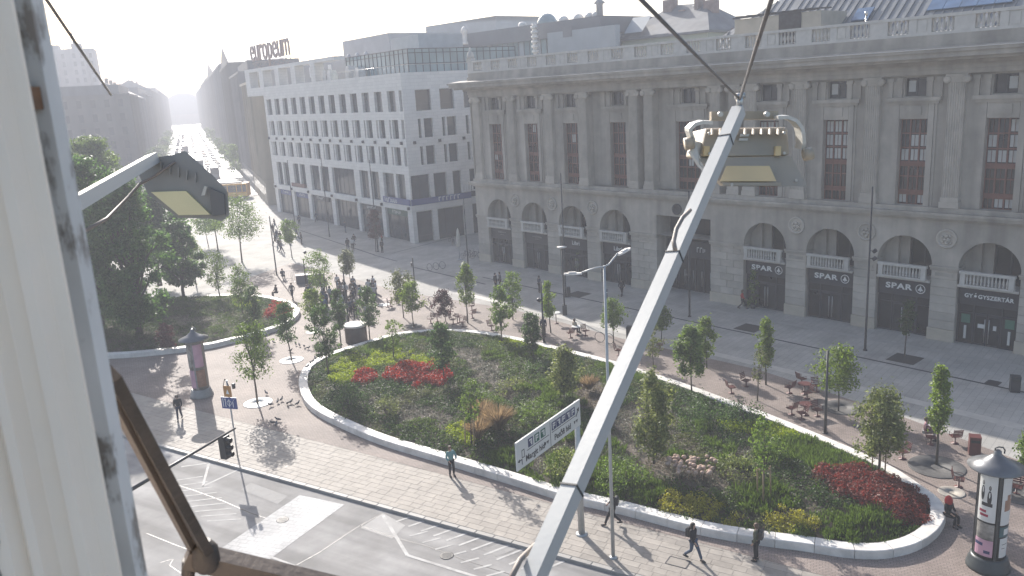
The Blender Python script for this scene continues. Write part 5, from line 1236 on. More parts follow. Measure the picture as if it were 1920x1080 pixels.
# signal arm with hanging traffic light
A = G(441,803,5.2); B = G(258,911,5.2); D = (B-A); tl = thing('traffic_light','traffic signal seen edge on, hanging from a long arm over the road','traffic light',(0,0,0))
far_end = A+D*1.35
q = MB(); q.tube([A,A+D*.6,far_end],[.05,.07,.09],8); q.tube([(far_end.x,far_end.y,-.1),(far_end.x,far_end.y,5.4)],[.13,.11],10); q.build('mast_arm', M_pole, tl)
hp = A+D*.14; ht = Hat(Vector((hp.x,hp.y,0)),816)
nd = Matrix.Rotation(math.atan2(D.y,D.x),4,'Z'); Mh = T(hp.x,hp.y,5.2)@Matrix.Rotation(rk+.15,4,'Z')
q = MB(); q.bbox(-.17,.17,-.2,.2,-1.12,-.02,.03,0,Mh); hb = q.build('signal_head', M_pole, tl)
for i in range(3):
    q = MB(); q.tube([Mh@Vector((.17,0,-.2-i*.34)),Mh@Vector((.42,0,-.22-i*.34))],[.13,.12],10,caps=False); q.build('visor', M_pole, hb)
    MB().lathe([(.11,0),(.1,.03)],10,0,(0,0,0),Mh@T(.172,0,-.2-i*.34)@Matrix.Rotation(PI/2,4,'Y')).build('lens', mat('signal_lens_%d' % i,((.14,.02,.02),(.14,.09,.02),(.02,.10,.06))[i],.2,var=.05), hb)
q = MB(); q.box(-.06,.06,-.06,.06,.0,.15,0,T(*(A+D*.78))); q.build('detector', M_pole, tl)
# poster columns
M_col = mat('column_green_black',(.035,.042,.044),.4,var=.2,scale=3,bump=.1); M_cap = mat('column_roof',(.15,.155,.165),.4,metal=.5,var=.12,scale=2)
def arcplate(q, r, a0, a1, z0, z1, mi=0, n=8, th=.012):
    for i in range(n):
        b0, b1 = a0+(a1-a0)*i/n, a0+(a1-a0)*(i+1)/n
        p = lambda a, rr, z: (rr*math.cos(a), rr*math.sin(a), z)
        q.quad(p(b0,r+th,z0),p(b1,r+th,z0),p(b1,r+th,z1),p(b0,r+th,z1),mi)
        q.quad(p(b0,r,z1),p(b0,r+th,z1),p(b1,r+th,z1),p(b1,r,z1),mi)
        if i == 0: q.quad(p(b0,r,z0),p(b0,r+th,z0),p(b0,r+th,z1),p(b0,r,z1),mi)
        if i == n-1: q.quad(p(b1,r,z0),p(b1,r+th,z0),p(b1,r+th,z1),p(b1,r,z1),mi)
def poster_column(px, py, top, label, faces, rz=0, rs=1.0, mc_=None):
    M_col = mc_ or MATS['column_green_black']
    b = G(px,py); h = Hat(b,top); o = thing('poster_column',label,'advertising column',b,rz); r = .62*rs; hb = h-.95
    q = MB(); q.lathe([(r+.24,0),(r+.24,.14),(r+.18,.2),(r+.18,.34),(r+.12,.4),(r+.12,.52),(r+.04,.6)],28); q.build('base', M_col, o)
    q = MB(); q.lathe([(r,.6),(r,hb),(r+.06,hb),(r+.06,hb+.1)],28); d = q.build('drum', M_col, o)
    q = MB(); q.lathe([(r+.44,hb+.1),(r+.46,hb+.14),(r*.9,hb+.36),(r*.4,hb+.58),(.14,hb+.68),(.14,hb+.78),(.05,hb+.85)],32); ro = q.build('conical_roof', M_cap, o)
    q = MB(); q.tube([(-.1,0,hb+.76),(-.1,0,hb+.9),(.02,0,hb+.95),(.18,0,hb+.93),(.25,0,hb+.82),(.24,0,hb+.68)],.03,7); q.build('hook', M_col, ro)
    for k in range(3): q = MB(); a = R(-90+k*120); q.beam((r*1.02*math.cos(a),r*1.02*math.sin(a),.6),(r*1.02*math.cos(a),r*1.02*math.sin(a),hb),.1,.05,(math.cos(a),math.sin(a),0)); q.build('rib', M_col, o)
    for a0,a1,z0,z1,m_ in faces:
        q = MB(); arcplate(q,r,R(a0),R(a1),z0*hb,z1*hb); q.build('poster', m_, d)
    return o, d, r, hb
M_pw = mat('poster_white',(.62,.62,.60),.45,var=.04,scale=2); M_pk = mat('poster_pink',(.50,.30,.38),.45,var=.1,scale=2); M_pd = mat('poster_photo',(.10,.095,.085),.45,col2=(.38,.36,.33),scale=3); M_tl = mat('poster_teal',(.05,.11,.12),.45,var=.2,scale=2); M_br = mat('poster_brown',(.28,.16,.11),.5,var=.3,scale=3); M_pt = mat('poster_red_text',(.30,.03,.06),.5,var=.05)
o, d, r, hb = poster_column(1852,1062,838,'large dark poster column with a conical roof and hook at the right',
 [(-170,-99,.52,.98,M_pw),(-80,-10,.50,.97,M_pw),(-168,-99,.34,.50,M_pd),(-170,-99,.17,.335,M_pk),(-80,-12,.38,.48,M_tl),(-75,-30,.17,.365,M_pw),(10,100,.5,.97,M_pw),(12,95,.2,.45,M_br)],rz=R(-12),rs=.93)
def blob(ac, zc, wa, hz_, m_):
    q = MB(); n = 14; q.v = [((r+.0145)*math.cos(R(ac+wa*math.cos(2*PI*i/n))),(r+.0145)*math.sin(R(ac+wa*math.cos(2*PI*i/n))),(zc+hz_*math.sin(2*PI*i/n))*hb) for i in range(n)]; q.face(range(n)); q.build('print', m_, d)
for a in ((-150,.90,4,.022,M_ink),(-150,.80,7,.075,M_ink),(-150,.905,2.6,.014,M_pd),(-150,.83,2.2,.03,M_pw),(-124,.86,4.5,.024,M_ink),(-124,.76,8,.075,M_ink),(-124,.862,2.8,.016,M_pd),(-124,.79,2.4,.03,M_pw)): blob(*a)
for a0,a1,z0,z1,m_ in ((-152,-112,.675,.71,M_ink),(-160,-132,.61,.635,M_pt),(-156,-124,.57,.595,M_pt),(-68,-30,.64,.75,M_br),(-58,-38,.75,.80,M_br),(-33,-30,.76,.92,M_ink),(-62,-34,.40,.46,M_pw),(-130,-108,.20,.23,M_navy),(-168,-135,.27,.30,M_navy),(-66,-36,.30,.305,M_ink),(-66,-50,.26,.265,M_ink)):
    q = MB(); arcplate(q,r+.0125,R(a0),R(a1),z0*hb,z1*hb,0,5,.002); q.build('print', m_, d)
M_col2 = mat('column_pale',(.24,.24,.235),.4,var=.15,scale=3)
o, d, r, hb = poster_column(379,742,614,'slimmer pale poster column with a flat cone roof at the left near the street',[(-165,-95,.55,.95,M_pd),(-85,-20,.55,.95,M_pk),(-165,-95,.18,.5,M_pk),(-85,-20,.2,.5,M_br)],rs=.9,mc_=M_col2)
# round kiosk, barriers, umbrella, hoops, bins, chairs and tables
kp = G(669,640); kk = thing('round_kiosk','dark round drum with a white round lid by the planter tip','kiosk',kp); q = MB(); q.lathe([(.92,0),(.92,1.35),(.9,1.4)],28); q.build('drum', mat('kiosk_brown',(.09,.075,.07),.5,var=.15,scale=4), kk); q = MB(); q.lathe([(1.02,1.4),(1.02,1.52),(.95,1.55)],28); q.build('lid', M_white, kk)
def barrier(p, a, label):
    o = thing('crowd_barrier',label,'barrier',p,a,'crowd barriers by the gathering'); q = MB()
    q.tube([(-1.1,0,.15),(-1.1,0,1.05),(1.1,0,1.05),(1.1,0,.15),(-1.1,0,.15)],.022,6); q.build('frame', M_galv, o)
    for i in range(11): MB().tube([(-1.0+i*.2,0,.15),(-1.0+i*.2,0,1.05)],.010,5).build('bar', M_galv, o)
    for s in (-1,1): MB().beam((s*.8,-.3,.02),(s*.8,.3,.02),.05,.03).build('foot', M_galv, o)
barrier(G(549,524),.1,'steel barrier at the left of the gathering'); barrier(G(566,527),.2,'steel barrier touching the black mast by the gathering')
cb_ = G(583,530); cs_ = thing('covered_stall','low stall counter with a white sheet behind the crowd','stall',cb_,.1); q = MB(); q.box(-1.6,1.6,-.4,.4,.95,1.02); q.build('top', M_white, cs_); q = MB(); q.box(-1.55,1.55,-.35,.35,0,.947); q.build('counter', mat('stall_grey',(.12,.12,.14),.8,var=.1), cs_)
def umbrella(o, h):
    q = MB(); q.tube([(0,0,0),(0,0,h)],.035,7); q.lathe([(.35,0),(.35,.08),(.05,.1)],14); q.build('pole', M_galv, o); q = MB(); q.lathe([(.10,h-2.3),(.26,h-2.2),(.24,h-1.2),(.16,h-.4),(.05,h+.02)],9); q.build('folded_canopy', mat('canvas',(.55,.52,.46),.85,var=.08,scale=3), o)
up(862,487,428,'folded_umbrella','parasol','folded cream parasol before the gap between the two big buildings',umbrella)
def table(p, label, h=.74, r_=.38, m_=None):
    o = thing('cafe_table',label,'table',p,0,'red brown cafe tables'); m_ = m_ or M_cred
    q = MB(); q.lathe([(.22,0),(.22,.02),(.04,.03),(.035,h-.03)],14); q.build('leg', M_cred, o); q = MB(); q.lathe([(r_,h-.03),(r_,h),(r_-.02,h+.005)],20); q.build('tabletop', m_, o); return o
def make_chair(label):
    o = thing('chair',label,'chair',(0,0,0),0,'red brown steel chairs round the planter')
    q = MB(); q.lathe([(.2,0),(.2,.015),(.045,.03),(.04,.42)],12); q.build('leg', M_cred, o)
    sl_ = MB().box(-.23,.23,-.035,.035,-.012,.012).mesh('slat', M_cred)
    for i in range(5): link('slat', sl_, o, T(0,-.2+i*.095,.44))
    for i in range(4): link('slat', sl_, o, T(0,.26+i*.025,.56+i*.1)@Matrix.Rotation(R(76),4,'X'))
    for s in (-1,1):
        q = MB(); q.tube([(s*.24,-.24,.43),(s*.24,.2,.42),(s*.24,.25,.5),(s*.24,.36,.94)],.016,6); q.tube([(s*.24,-.15,.43),(s*.25,-.16,.64),(s*.25,.26,.66)],.014,6); q.build('side_frame', M_cred, o)
    return o
proto = None
chairs = [(808,607,.6,'chair facing the purple red tree, far left of the group'),(850,608,2.4,'chair in the row right of the purple red tree, first'),(862,604,-2.6,'chair in the row right of the purple red tree, behind'),(868,613,.3,'chair nearest the planter right of the purple red tree'),(885,582,1.1,'chair beside the light green upright tree, far one'),(886,597,-1.2,'chair beside the light green upright tree, near one'),(922,620,1.9,'single chair left of the full leafy tree'),
 (820,603,-2.,'chair just left of the purple red tree'),(733,575,2.8,'chair beside the crowd on the pavers'),(745,569,.4,'chair right of the one beside the crowd'),(1070,634,-1.6,'chair at the table of the sitting person, left'),(1098,630,1.7,'chair at the table of the sitting person, right'),(1160,667,2.3,'chair in front of the steel lamp post at the far rim'),(1237,657,-.6,'chair just right of the floodlight pole'),(1371,738,2.9,'lone chair at the far rim left of the chair groups'),
 (1399,725,1.9,'lone chair left of the bright column shaped tree'),(1480,738,-1.2,'far left chair of the upper table group'),(1503,722,3.1,'farthest chair of the upper table group'),(1531,735,1.3,'right chair of the upper table group'),(1513,748,-.1,'near chair of the upper table group'),(1484,778,-1.4,'left chair of the lower table group'),(1503,787,-.2,'near chair of the lower table group'),(1532,781,1.5,'right chair of the lower table group'),
 (1692,861,-.15,'lone chair turned to the feathery tree'),(1745,834,.9,'chair under the person sitting behind the narrow tree'),(1790,832,-2.0,'chair left of the litter bin'),(1797,914,2.2,'chair between the narrow tree and the poster column'),(1905,928,.5,'chair behind the big poster column'),(1822,620,0,'')][:28]
for i, (px,py,a,lb) in enumerate([c for c in chairs if c[3]]):
    if proto is None: proto = make_chair(lb); c = proto
    else: c = copy_tree(proto); c['label'] = lb
    p = G(px,py); c.location = (p.x,p.y,.024); c.rotation_euler = (0,0,a-1.2)
for px,py,lb,mw_ in ((1043,607,'tall round table with a pale top beside the narrow light tree',M_pw),(1082,628,'table with a person sitting at it near the bicycle hoops',M_pw),(727,576,'small table on the pavers right of the crowd',None),(1508,740,'round table in the upper chair group',None),(1510,779,'round table in the lower chair group',None),(1912,908,'red table behind the big poster column',None),(858,606,'table in the row right of the purple red tree',None)):
    p = G(px,py); table((p.x,p.y,.022),lb,1.0 if px == 1043 else .74,.42,mw_)
def bin_(px, py, label, m_=None):
    p = G(px,py); o = thing('litter_bin',label,'litter bin',(p.x,p.y,.02),-.4); q = MB(); q.bbox(-.27,.27,-.27,.27,0,.95,.03); q.build('body', m_ or M_cred, o); q = MB(); q.box(-.2,.2,-.285,-.271,.7,.85); q.build('slot', M_ink, o); q = MB(); q.box(-.28,.28,-.28,.28,.952,1.0); q.build('lid', m_ or M_cred, o)
bin_(1826,851,'red brown litter bin behind the poster column'); bin_(1182,635,'dark litter bin just left of the floodlight pole',M_dark); bin_(1902,734,'dark block bollard bin at the right edge of the granite',M_dark)
def hoop(px, py, label, rz, r_=.42):
    p = G(px,py); o = thing('bicycle_hoop',label,'bike rack',(p.x,p.y,.4),rz,'round bicycle hoops'); q = MB(); q.tube([(r_*math.cos(2*PI*i/18),0,.05+r_*math.sin(2*PI*i/18)) for i in range(19)],.026,6); q.box(-.06,.06,-.06,.06,-.41,-.35); o2 = q.build('ring', M_pole, o)
for px,py,lb in ((1125,642,'bicycle hoop left of the steel lamp post'),(1143,645,'bicycle hoop under the round crowned tree'),(802,576,'bicycle hoop left of the purple red tree'),(810,572,'second bicycle hoop left of the purple red tree'),(806,508,'first ring on the granite near the drain corner'),(818,506,'second ring on the granite near the drain corner'),(830,504,'third ring on the granite near the drain corner')): hoop(px,py,lb,-.8+random.random()*.3)
def bollard(px, py, label):
    p = G(px,py); o = thing('bollard',label,'bollard',p); q = MB(); q.lathe([(.11,0),(.11,.06),(.07,.08),(.065,.82),(.085,.86),(.085,.95),(.03,1.0)],12); q.build('post', M_pole, o); q = MB(); q.lathe([(.068,.62),(.068,.72)],12); q.build('band', M_board, o)
bollard(1138,561,'black bollard with a pale band before the second Libri window')
# potted greenery in the shop windows
for px,py,hh,lb in ((1412,578,3.2,'green plant standing inside the first SPAR doorway'),(1088,517,2.6,'green plant standing inside the first Libri window')):
    p = G(px,py); t = thing('potted_plant',lb,'plant',p); cs,pos,nrm = crown_points(500,'cone',.6,hh,24); link('foliage', quads_mesh('foliage', leaf_quads(pos+np.array([0,0,.3]),nrm,.16*(.6+.8*RNG.random(len(pos)))), L_mid), t); q = MB(); q.lathe([(.2,0),(.26,.4),(.24,.4)],12); q.build('pot', M_dark, t)
# bicycles by the gap
def bicycle(p, rz, label):
    o = thing('bicycle',label,'bicycle',p,rz,'bicycles parked by the arcade corner')
    for x in (-.52,.52):
        q = MB(); q.tube([(x+.33*math.cos(2*PI*i/16),0,.34+.33*math.sin(2*PI*i/16)) for i in range(17)],.02,5)
        for k in range(4): a = k*PI/4; q.tube([(x-.32*math.cos(a),0,.34-.32*math.sin(a)),(x+.32*math.cos(a),0,.34+.32*math.sin(a))],.005,3)
        q.build('wheel', M_ink, o)
    q = MB()
    for a,b in (((-.52,0,.34),(-.12,0,.32)),((-.12,0,.32),(-.22,0,.82)),((-.22,0,.78),(.35,0,.76)),((-.12,0,.32),(.36,0,.7)),((-.52,0,.34),(-.22,0,.76)),((.52,0,.34),(.34,0,.92))): q.tube([a,b],.018,5)
    q.build('frame', M_dark, o); q = MB(); q.bbox(-.34,-.1,-.06,.06,.84,.9,.02); q.build('saddle', M_ink, o); q = MB(); q.tube([(.26,-.26,.98),(.34,-.1,1.0),(.34,.1,1.0),(.26,.26,.98)],.014,5); q.build('handlebar', M_ink, o)
for i,(px,py,a,lb) in enumerate(((846,452,1.2,'bicycle left of the folded parasol, farther one'),(850,459,1.4,'bicycle left of the folded parasol, nearer one'),(876,483,.5,'first bicycle right of the folded parasol'),(885,482,.8,'second bicycle right of the folded parasol'),(893,484,.6,'bicycle against the arcade corner'))): bicycle(G(px,py),a,lb)

# ================================================================== PEOPLE
M_skin = mat('skin',(.42,.27,.20),.6,var=.05,scale=4); M_hair = mat('hair_dark',(.03,.024,.02),.6,var=.2,scale=20); M_shoe = mat('shoe',(.03,.03,.03),.6,var=.2,scale=5)
def skin(name, pts, edges, radii, m, root=0, sub=1):
    me = bpy.data.meshes.new(name); me.from_pydata([tuple(p) for p in pts], edges, []); o = bpy.data.objects.new(name, me); C.objects.link(o)
    md = o.modifiers.new('s','SKIN'); md.use_smooth_shade = True
    for i, sv in enumerate(me.skin_vertices[0].data):
        r_ = radii[i]; sv.radius = (r_, r_) if not isinstance(r_, tuple) else r_; sv.use_root = (i == root)
    o.modifiers.new('u','SUBSURF').levels = sub
    dg = bpy.context.evaluated_depsgraph_get(); out = bpy.data.meshes.new_from_object(o.evaluated_get(dg)); bpy.data.objects.remove(o); bpy.data.meshes.remove(me)
    out.materials.clear(); out.materials.append(m); out.name = name; return out
def figure(pose, fem=False):
    """joints of a 1.75 m figure facing -Y; returns meshes for body, jacket, trousers, shoes, hair"""
    w_ = .17 if fem else .19
    J = dict(pel=(0,0,.96),wai=(0,0,1.12),che=(0,.01,1.34),nb=(0,.015,1.47),nk=(0,0,1.54),hd=(0,-.02,1.63),ht=(0,-.01,1.72))
    leg = {'stand':[((.10,-.01,.5),(.11,.03,.09)),((-.10,.0,.5),(-.11,.03,.09))],
           'walk':[((.09,-.20,.53),(.10,-.34,.10)),((-.09,.04,.50),(-.10,.38,.19))],
           'walk2':[((.09,.05,.50),(.10,.30,.16)),((-.09,-.16,.52),(-.10,-.24,.09))],
           'sit':[((.11,-.44,.50),(.12,-.42,.09)),((-.11,-.44,.50),(-.12,-.40,.09))],
           'bend':[((.11,-.03,.5),(.12,.03,.09)),((-.10,.0,.5),(-.11,.03,.09))]}[pose]
    arm = {'stand':[((.25,.04,1.14),(.23,-.07,.92)),((-.25,.04,1.14),(-.23,-.07,.92))],
           'walk':[((.25,.14,1.17),(.24,.08,.94)),((-.25,-.06,1.15),(-.22,-.22,.98))],
           'walk2':[((.25,-.05,1.15),(.22,-.2,.97)),((-.25,.12,1.16),(-.24,.1,.92))],
           'sit':[((.25,-.02,.72),(.16,-.26,.62)),((-.25,-.02,.72),(-.16,-.26,.62))],
           'bend':[((.26,-.1,1.16),(.15,-.32,1.12)),((-.26,.0,1.14),(-.2,-.2,1.0))]}[pose]
    if pose == 'sit':
        dz = -.46
        for k in J: J[k] = (J[k][0], J[k][1]+(.03 if k in ('pel','wai') else -.02), J[k][2]+dz)
    sh = [(w_,.01,J['nb'][2]-.05),(-w_,.01,J['nb'][2]-.05)]; hipz = J['pel'][2]-.05; hip = [(.09,J['pel'][1],hipz),(-.09,J['pel'][1],hipz)]
    V = [J['pel'],J['wai'],J['che'],J['nb'],J['nk'],J['hd'],J['ht']]; E_ = [(0,1),(1,2),(2,3),(3,4),(4,5),(5,6)]; Rr = [(.135,.10),(.12,.09),(.145,.105),(.085,.075),.05,(.082,.10),(.06,.075)]
    V.append((0,-.115,J['hd'][2]-.01)); E_.append((5,7)); Rr.append(.016)
    for s in (0,1):
        k = len(V); V += [hip[s],leg[s][0],leg[s][1],(leg[s][1][0],leg[s][1][1]-.14,max(.035,leg[s][1][2]-.06))]; E_ += [(0,k),(k,k+1),(k+1,k+2),(k+2,k+3)]; Rr += [.09,.058,.042,.04]
        k = len(V); el, wr = Vector(arm[s][0]), Vector(arm[s][1]); d = (wr-el).normalized(); hnd = wr+d*.07
        V += [sh[s],tuple(el),tuple(wr),tuple(hnd)]; E_ += [(2,k),(k,k+1),(k+1,k+2),(k+2,k+3)]; Rr += [.055,.042,.03,(.034,.018)]
        sgn = 1 if s == 0 else -1; n3 = len(V)-1
        side = d.cross(Vector((sgn,0,0))).normalized() if abs(d.x) < .9 else Vector((0,1,0))
        for i,(off,L_) in enumerate(((-.026,.070),(-.009,.082),(.009,.078),(.026,.062))):
            a = hnd+side*off+d*.03; b2 = a+d*L_*.5; c2 = b2+d*L_*.35+Vector((-sgn*.014,0,0)); k = len(V); V += [tuple(a),tuple(b2),tuple(c2)]; E_ += [(n3,k),(k,k+1),(k+1,k+2)]; Rr += [.010,.009,.008]
        a = wr+d*.03-side*.035; b2 = a+d*.035-side*.018; k = len(V); V += [tuple(a),tuple(b2)]; E_ += [(n3-1,k),(k,k+1)]; Rr += [.012,.010]
    body = skin('body', V, E_, Rr, M_skin)
    V = [J['pel'],J['wai'],J['che'],J['nb']]; E_ = [(0,1),(1,2),(2,3)]; V[0] = (J['pel'][0],J['pel'][1],J['pel'][2]-.06); Rr = [(.16,.125),(.15,.12),(.175,.135),(.10,.09)]
    for s in (0,1):
        k = len(V); el, wr = Vector(arm[s][0]), Vector(arm[s][1]); V += [sh[s],tuple(el),tuple(wr-(wr-el)*.06)]; E_ += [(2,k),(k,k+1),(k+1,k+2)]; Rr += [.078,.062,.05]
    jac = skin('jacket', V, E_, Rr, None)
    V = [J['pel']]; E_ = []; Rr = [(.145,.115)]
    for s in (0,1):
        k = len(V); V += [hip[s],leg[s][0],(leg[s][1][0],leg[s][1][1],leg[s][1][2]+.01)]; E_ += [(0,k),(k,k+1),(k+1,k+2)]; Rr += [.105,.075,.062]
    tro = skin('trousers', V, E_, Rr, None)
    q = MB()
    for s in (0,1):
        x,y,z = leg[s][1]; q.tube([(x,y+.06,max(.05,z-.03)),(x,y-.02,max(.055,z-.03)),(x,y-.12,max(.045,z-.06)),(x,y-.2,max(.035,z-.07))],[.045,.055,.05,.03],8)
    sho = q.mesh('shoes', M_shoe)
    hz = J['hd'][2]; q = MB(); n = 12
    q.lathe([(.03,.135),(.075,.12),(.10,.07),(.108,.01),(.10,-.05 if not fem else -.10),(.085,-.09 if not fem else -.26)],n,0,(0,.012,hz))
    hv = []
    for v in q.v:
        y = v[1]; z = v[2]
        if y < -.03 and z < hz+.06: y = -.03
        hv.append((v[0]*.93, y*1.12, z))
    q.v = hv; hai = q.mesh('hair', M_hair)
    q = MB(); hx = J['che']
    q.bbox(-.15,.15,.13,.29,hx[2]-.24,hx[2]+.16,.05); bag = q.mesh('backpack', M_ink)
    return dict(body=body,jacket=jac,trousers=tro,shoes=sho,hair=hai,backpack=bag)
FIG = {}
for p_ in ('stand','walk','walk2','sit','bend'): FIG[p_] = figure(p_)
FIG['standf'] = figure('stand',True); FIG['walkf'] = figure('walk',True)
CL_ = {n: mat('cloth_'+n, c, .85, var=.15, scale=6, bump=.15) for n, c in dict(black=(.018,.018,.02),navy=(.025,.032,.06),grey=(.13,.13,.135),white=(.55,.55,.54),blue=(.07,.13,.22),teal=(.14,.27,.27),red=(.38,.03,.03),brown=(.11,.075,.05),olive=(.07,.075,.045),beige=(.33,.28,.21),jeans=(.05,.075,.12),pink=(.40,.22,.24),light=(.36,.38,.40)).items()}
def person(p, rz, pose, jac, tro, label, group=None, hair=None, bag=False, s=1.0, cap=None):
    o = thing('person',label,'person',p,rz,group); o.scale = (s,s,s); f = FIG[pose]
    for nm in ('body','trousers','shoes','jacket','hair')+(('backpack',) if bag else ()):
        c = link(nm, f[nm], o)
        m_ = {'jacket': CL_[jac],'trousers': CL_[tro],'hair': cap or hair}.get(nm)
        if m_ is not None: c.material_slots[0].link = 'OBJECT'; c.material_slots[0].material = m_
    return o
M_hb = mat('hair_brown',(.10,.06,.035),.6,var=.2,scale=20); M_hg = mat('hair_grey',(.30,.29,.28),.6,var=.15,scale=20)
def face(px0, py0, px1, py1): a = G(px0,py0); b = G(px1,py1); return math.atan2(b.y-a.y,b.x-a.x)+PI/2
WL = face(1300,1050,1200,1010); WR = WL+PI
def pp(px, py, z=.02): v = G(px,py); return (v.x,v.y,z)
person(pp(1300,1051),WR,'walkf','black','jeans','dark haired walker in black with a black backpack beside the inspection cover',bag=True,s=1.0)
person(pp(1417,1052),WL+.2,'stand','olive','black','person in a dark olive jacket with backpack in front of the planter rim',bag=True,hair=M_hb)
person(pp(1149,986),WL+.5,'walk','black','black','person in black walking behind the steel lamp post',bag=True)
person(pp(848,894),.5,'bend','teal','black','person in a pale teal top leaning at the planter rim, seen from behind',hair=M_hb)
person(pp(338,788),WL+2.6,'walk2','black','navy','dark clothed person walking alone on the shaded sidewalk at the left')
pr = G(1778,965,.45); o = person((pr.x,pr.y,.02),face(1778,965,1850,1000),'sit','black','black','person in black with a red hood sitting on the planter rim near the poster column',cap=CL_['red'])
c = link('hood', MB().lathe([(.16,-.22),(.17,-.05),(.135,.06),(.06,.14),(.01,.15)],12).mesh('hood',CL_['red']), o, T(0,.03,1.2)); 
person(pp(1078,626),2.2,'sit','beige','jeans','person in pale clothes sitting at a table near the bicycle hoops',hair=M_hb)
person(pp(1735,824),1.0,'sit','pink','white','person in pink and white sitting behind the narrow light green tree',hair=M_hb)
person(pp(1020,632),.3,'stand','navy','black','person leaning by the black post at the far rim',bag=True)
person(pp(1012,549),2.0,'stand','navy','black','person in navy standing alone near the Libri shop')
person(pp(1166,557),2.6,'walk','black','black','person in black walking past the second Libri window')
person(pp(938,541),-1.2,'stand','grey','black','grey clothed person behind the leafy trees at the shadow edge'); person(pp(930,543),1.0,'stand','black','black','black clothed person beside the grey clothed one at the shadow edge')
person(pp(1392,580),1.3,'walkf','red','black','person in dark red by the first SPAR doorway',hair=M_hb)
lone = [(531,524,'sit','navy','crouching person in navy near the thin mast on the bright ground'),(519,556,'sit','black','person in black sitting on the tip of the smaller planter'),(549,561,'walk','grey','grey person left of the gathering by the smaller planter'),(541,455,'walk','black','walker in black on the bright strip, front one'),(535,449,'walk2','navy','walker in navy on the bright strip just behind the front one'),(566,458,'stand','black','person in black right of the small tree on the bright strip'),(557,448,'walk','grey','grey walker beside the small tree on the bright strip'),
 (562,423,'stand','navy','person alone in the shade before the office block'),(648,436,'stand','navy','person standing in shade near a bright bin before the office block'),(653,470,'walk','black','person in the middle of the shaded granite'),(662,470,'stand','white','pale clothed person in the middle of the shaded granite'),(717,458,'stand','red','person in red by the reddish tree'),(717,474,'stand','black','person in black by the reddish tree'),(594,416,'walk','navy','person under the office block arcade, left'),(600,412,'stand','black','person under the office block arcade, second'),(760,446,'stand','black','person in the arcade corner of the office block'),
 (516,430,'walk','black','black walker in the cluster on the bright edge, far left'),(520,452,'stand','navy','navy figure in the walking cluster on the bright edge'),(524,470,'walk2','black','nearest black figure in the walking cluster on the bright edge'),(528,475,'walk','grey','grey figure in the walking cluster on the bright edge'),(517,460,'walk','black','black figure left in the walking cluster on the bright edge'),(526,455,'stand','brown','brown figure in the walking cluster on the bright edge'),(532,440,'walk','black','farther black figure on the bright edge'),(540,432,'walk2','jeans','blue figure at the bright edge by the office block'),(513,440,'stand','black','still black figure at the bright edge'),(665,462,'walk','black','walker before the light mast in the shade')]
for px,py,ps,jc,lb in lone: person(pp(px,py),random.random()*6.28,ps,jc,random.choice(('black','navy','jeans')),lb,'people scattered over the far square',hair=random.choice((M_hair,M_hb)))
# the gathering on the pavers
cols = ['black','navy','grey','blue','black','navy','white','brown','jeans','olive','black','light']; random.seed(21); pts = []; seen = {}
while len(pts) < 46:
    px = random.gauss(632,34); py = random.gauss(572,17)
    if not (572 < px < 705 and 540 < py < 606): continue
    g = G(px,py)
    if all((g-q_).length > .55 for q_ in pts): pts.append(g)
for g in pts:
    jc = random.choice(cols); tr_ = random.choice(('black','navy','jeans','grey','black')); x, y = proj(g)
    where = ('left' if x < 610 else 'middle' if x < 655 else 'right'); ho = random.choice((M_hair,M_hair,M_hb,M_hg)); hn = {M_hair.name:'dark',M_hb.name:'brown',M_hg.name:'grey'}[ho.name]
    row = 'back' if y < 562 else 'centre' if y < 582 else 'front'; key = (hn,jc,tr_,where,row)
    lb = '%s haired person in %s top and %s trousers, %s %s of the gathering' % (hn,jc,tr_,row,where); seen[lb] = seen.get(lb,0)+1
    if seen[lb] > 1: lb = lb.replace('person in','second person in')
    person((g.x,g.y,.024),random.choice((random.random()*6.28,face(632,572,x,y)+PI)),random.choice(('stand','stand','standf','stand','bend')),jc,tr_,lb,'people in the gathering',hair=ho,s=random.uniform(.93,1.05))
for px,py,jc,lb in ((692,554,'white','person in white at the right edge of the gathering, left one'),(700,556,'navy','person in navy at the right edge of the gathering, middle one'),(706,557,'light','person in pale grey at the right edge of the gathering, right one')): person(pp(px,py),random.random()*6,'stand',jc,'navy',lb,'people in the gathering')

# ================================================================== PIGEONS
M_pig = mat('pigeon',(.09,.09,.10),.7,var=.3,scale=12,objvar=.3)
pg = MB(); pg.tube([(0,.17,.10),(0,.09,.12),(0,0,.13),(0,-.08,.15),(0,-.11,.20),(0,-.13,.235),(0,-.165,.23),(0,-.19,.225)],[.018,.045,.062,.052,.032,.03,.02,.004],8)
for s in (-1,1): pg.tube([(s*.02,-.01,.09),(s*.025,-.015,.0)],.006,4)
pg = pg.mesh('pigeon', M_pig)
spots = [(592,675,.5),(600,671,.5),(606,668,.5),(612,666,.5),(583,683,.5),(577,690,.5),(587,680,.5),(640,655,.5),(514,645,.02),(555,648,.02),(562,650,.02),(571,652,.02),(578,655,.02),(545,660,.02),(522,790,.02),(513,796,.02),(518,799,.02),(539,760,.02),(545,757,.02),(508,762,.02),(521,756,.02),(528,752,.02),(558,760,.02),(500,740,.02)]
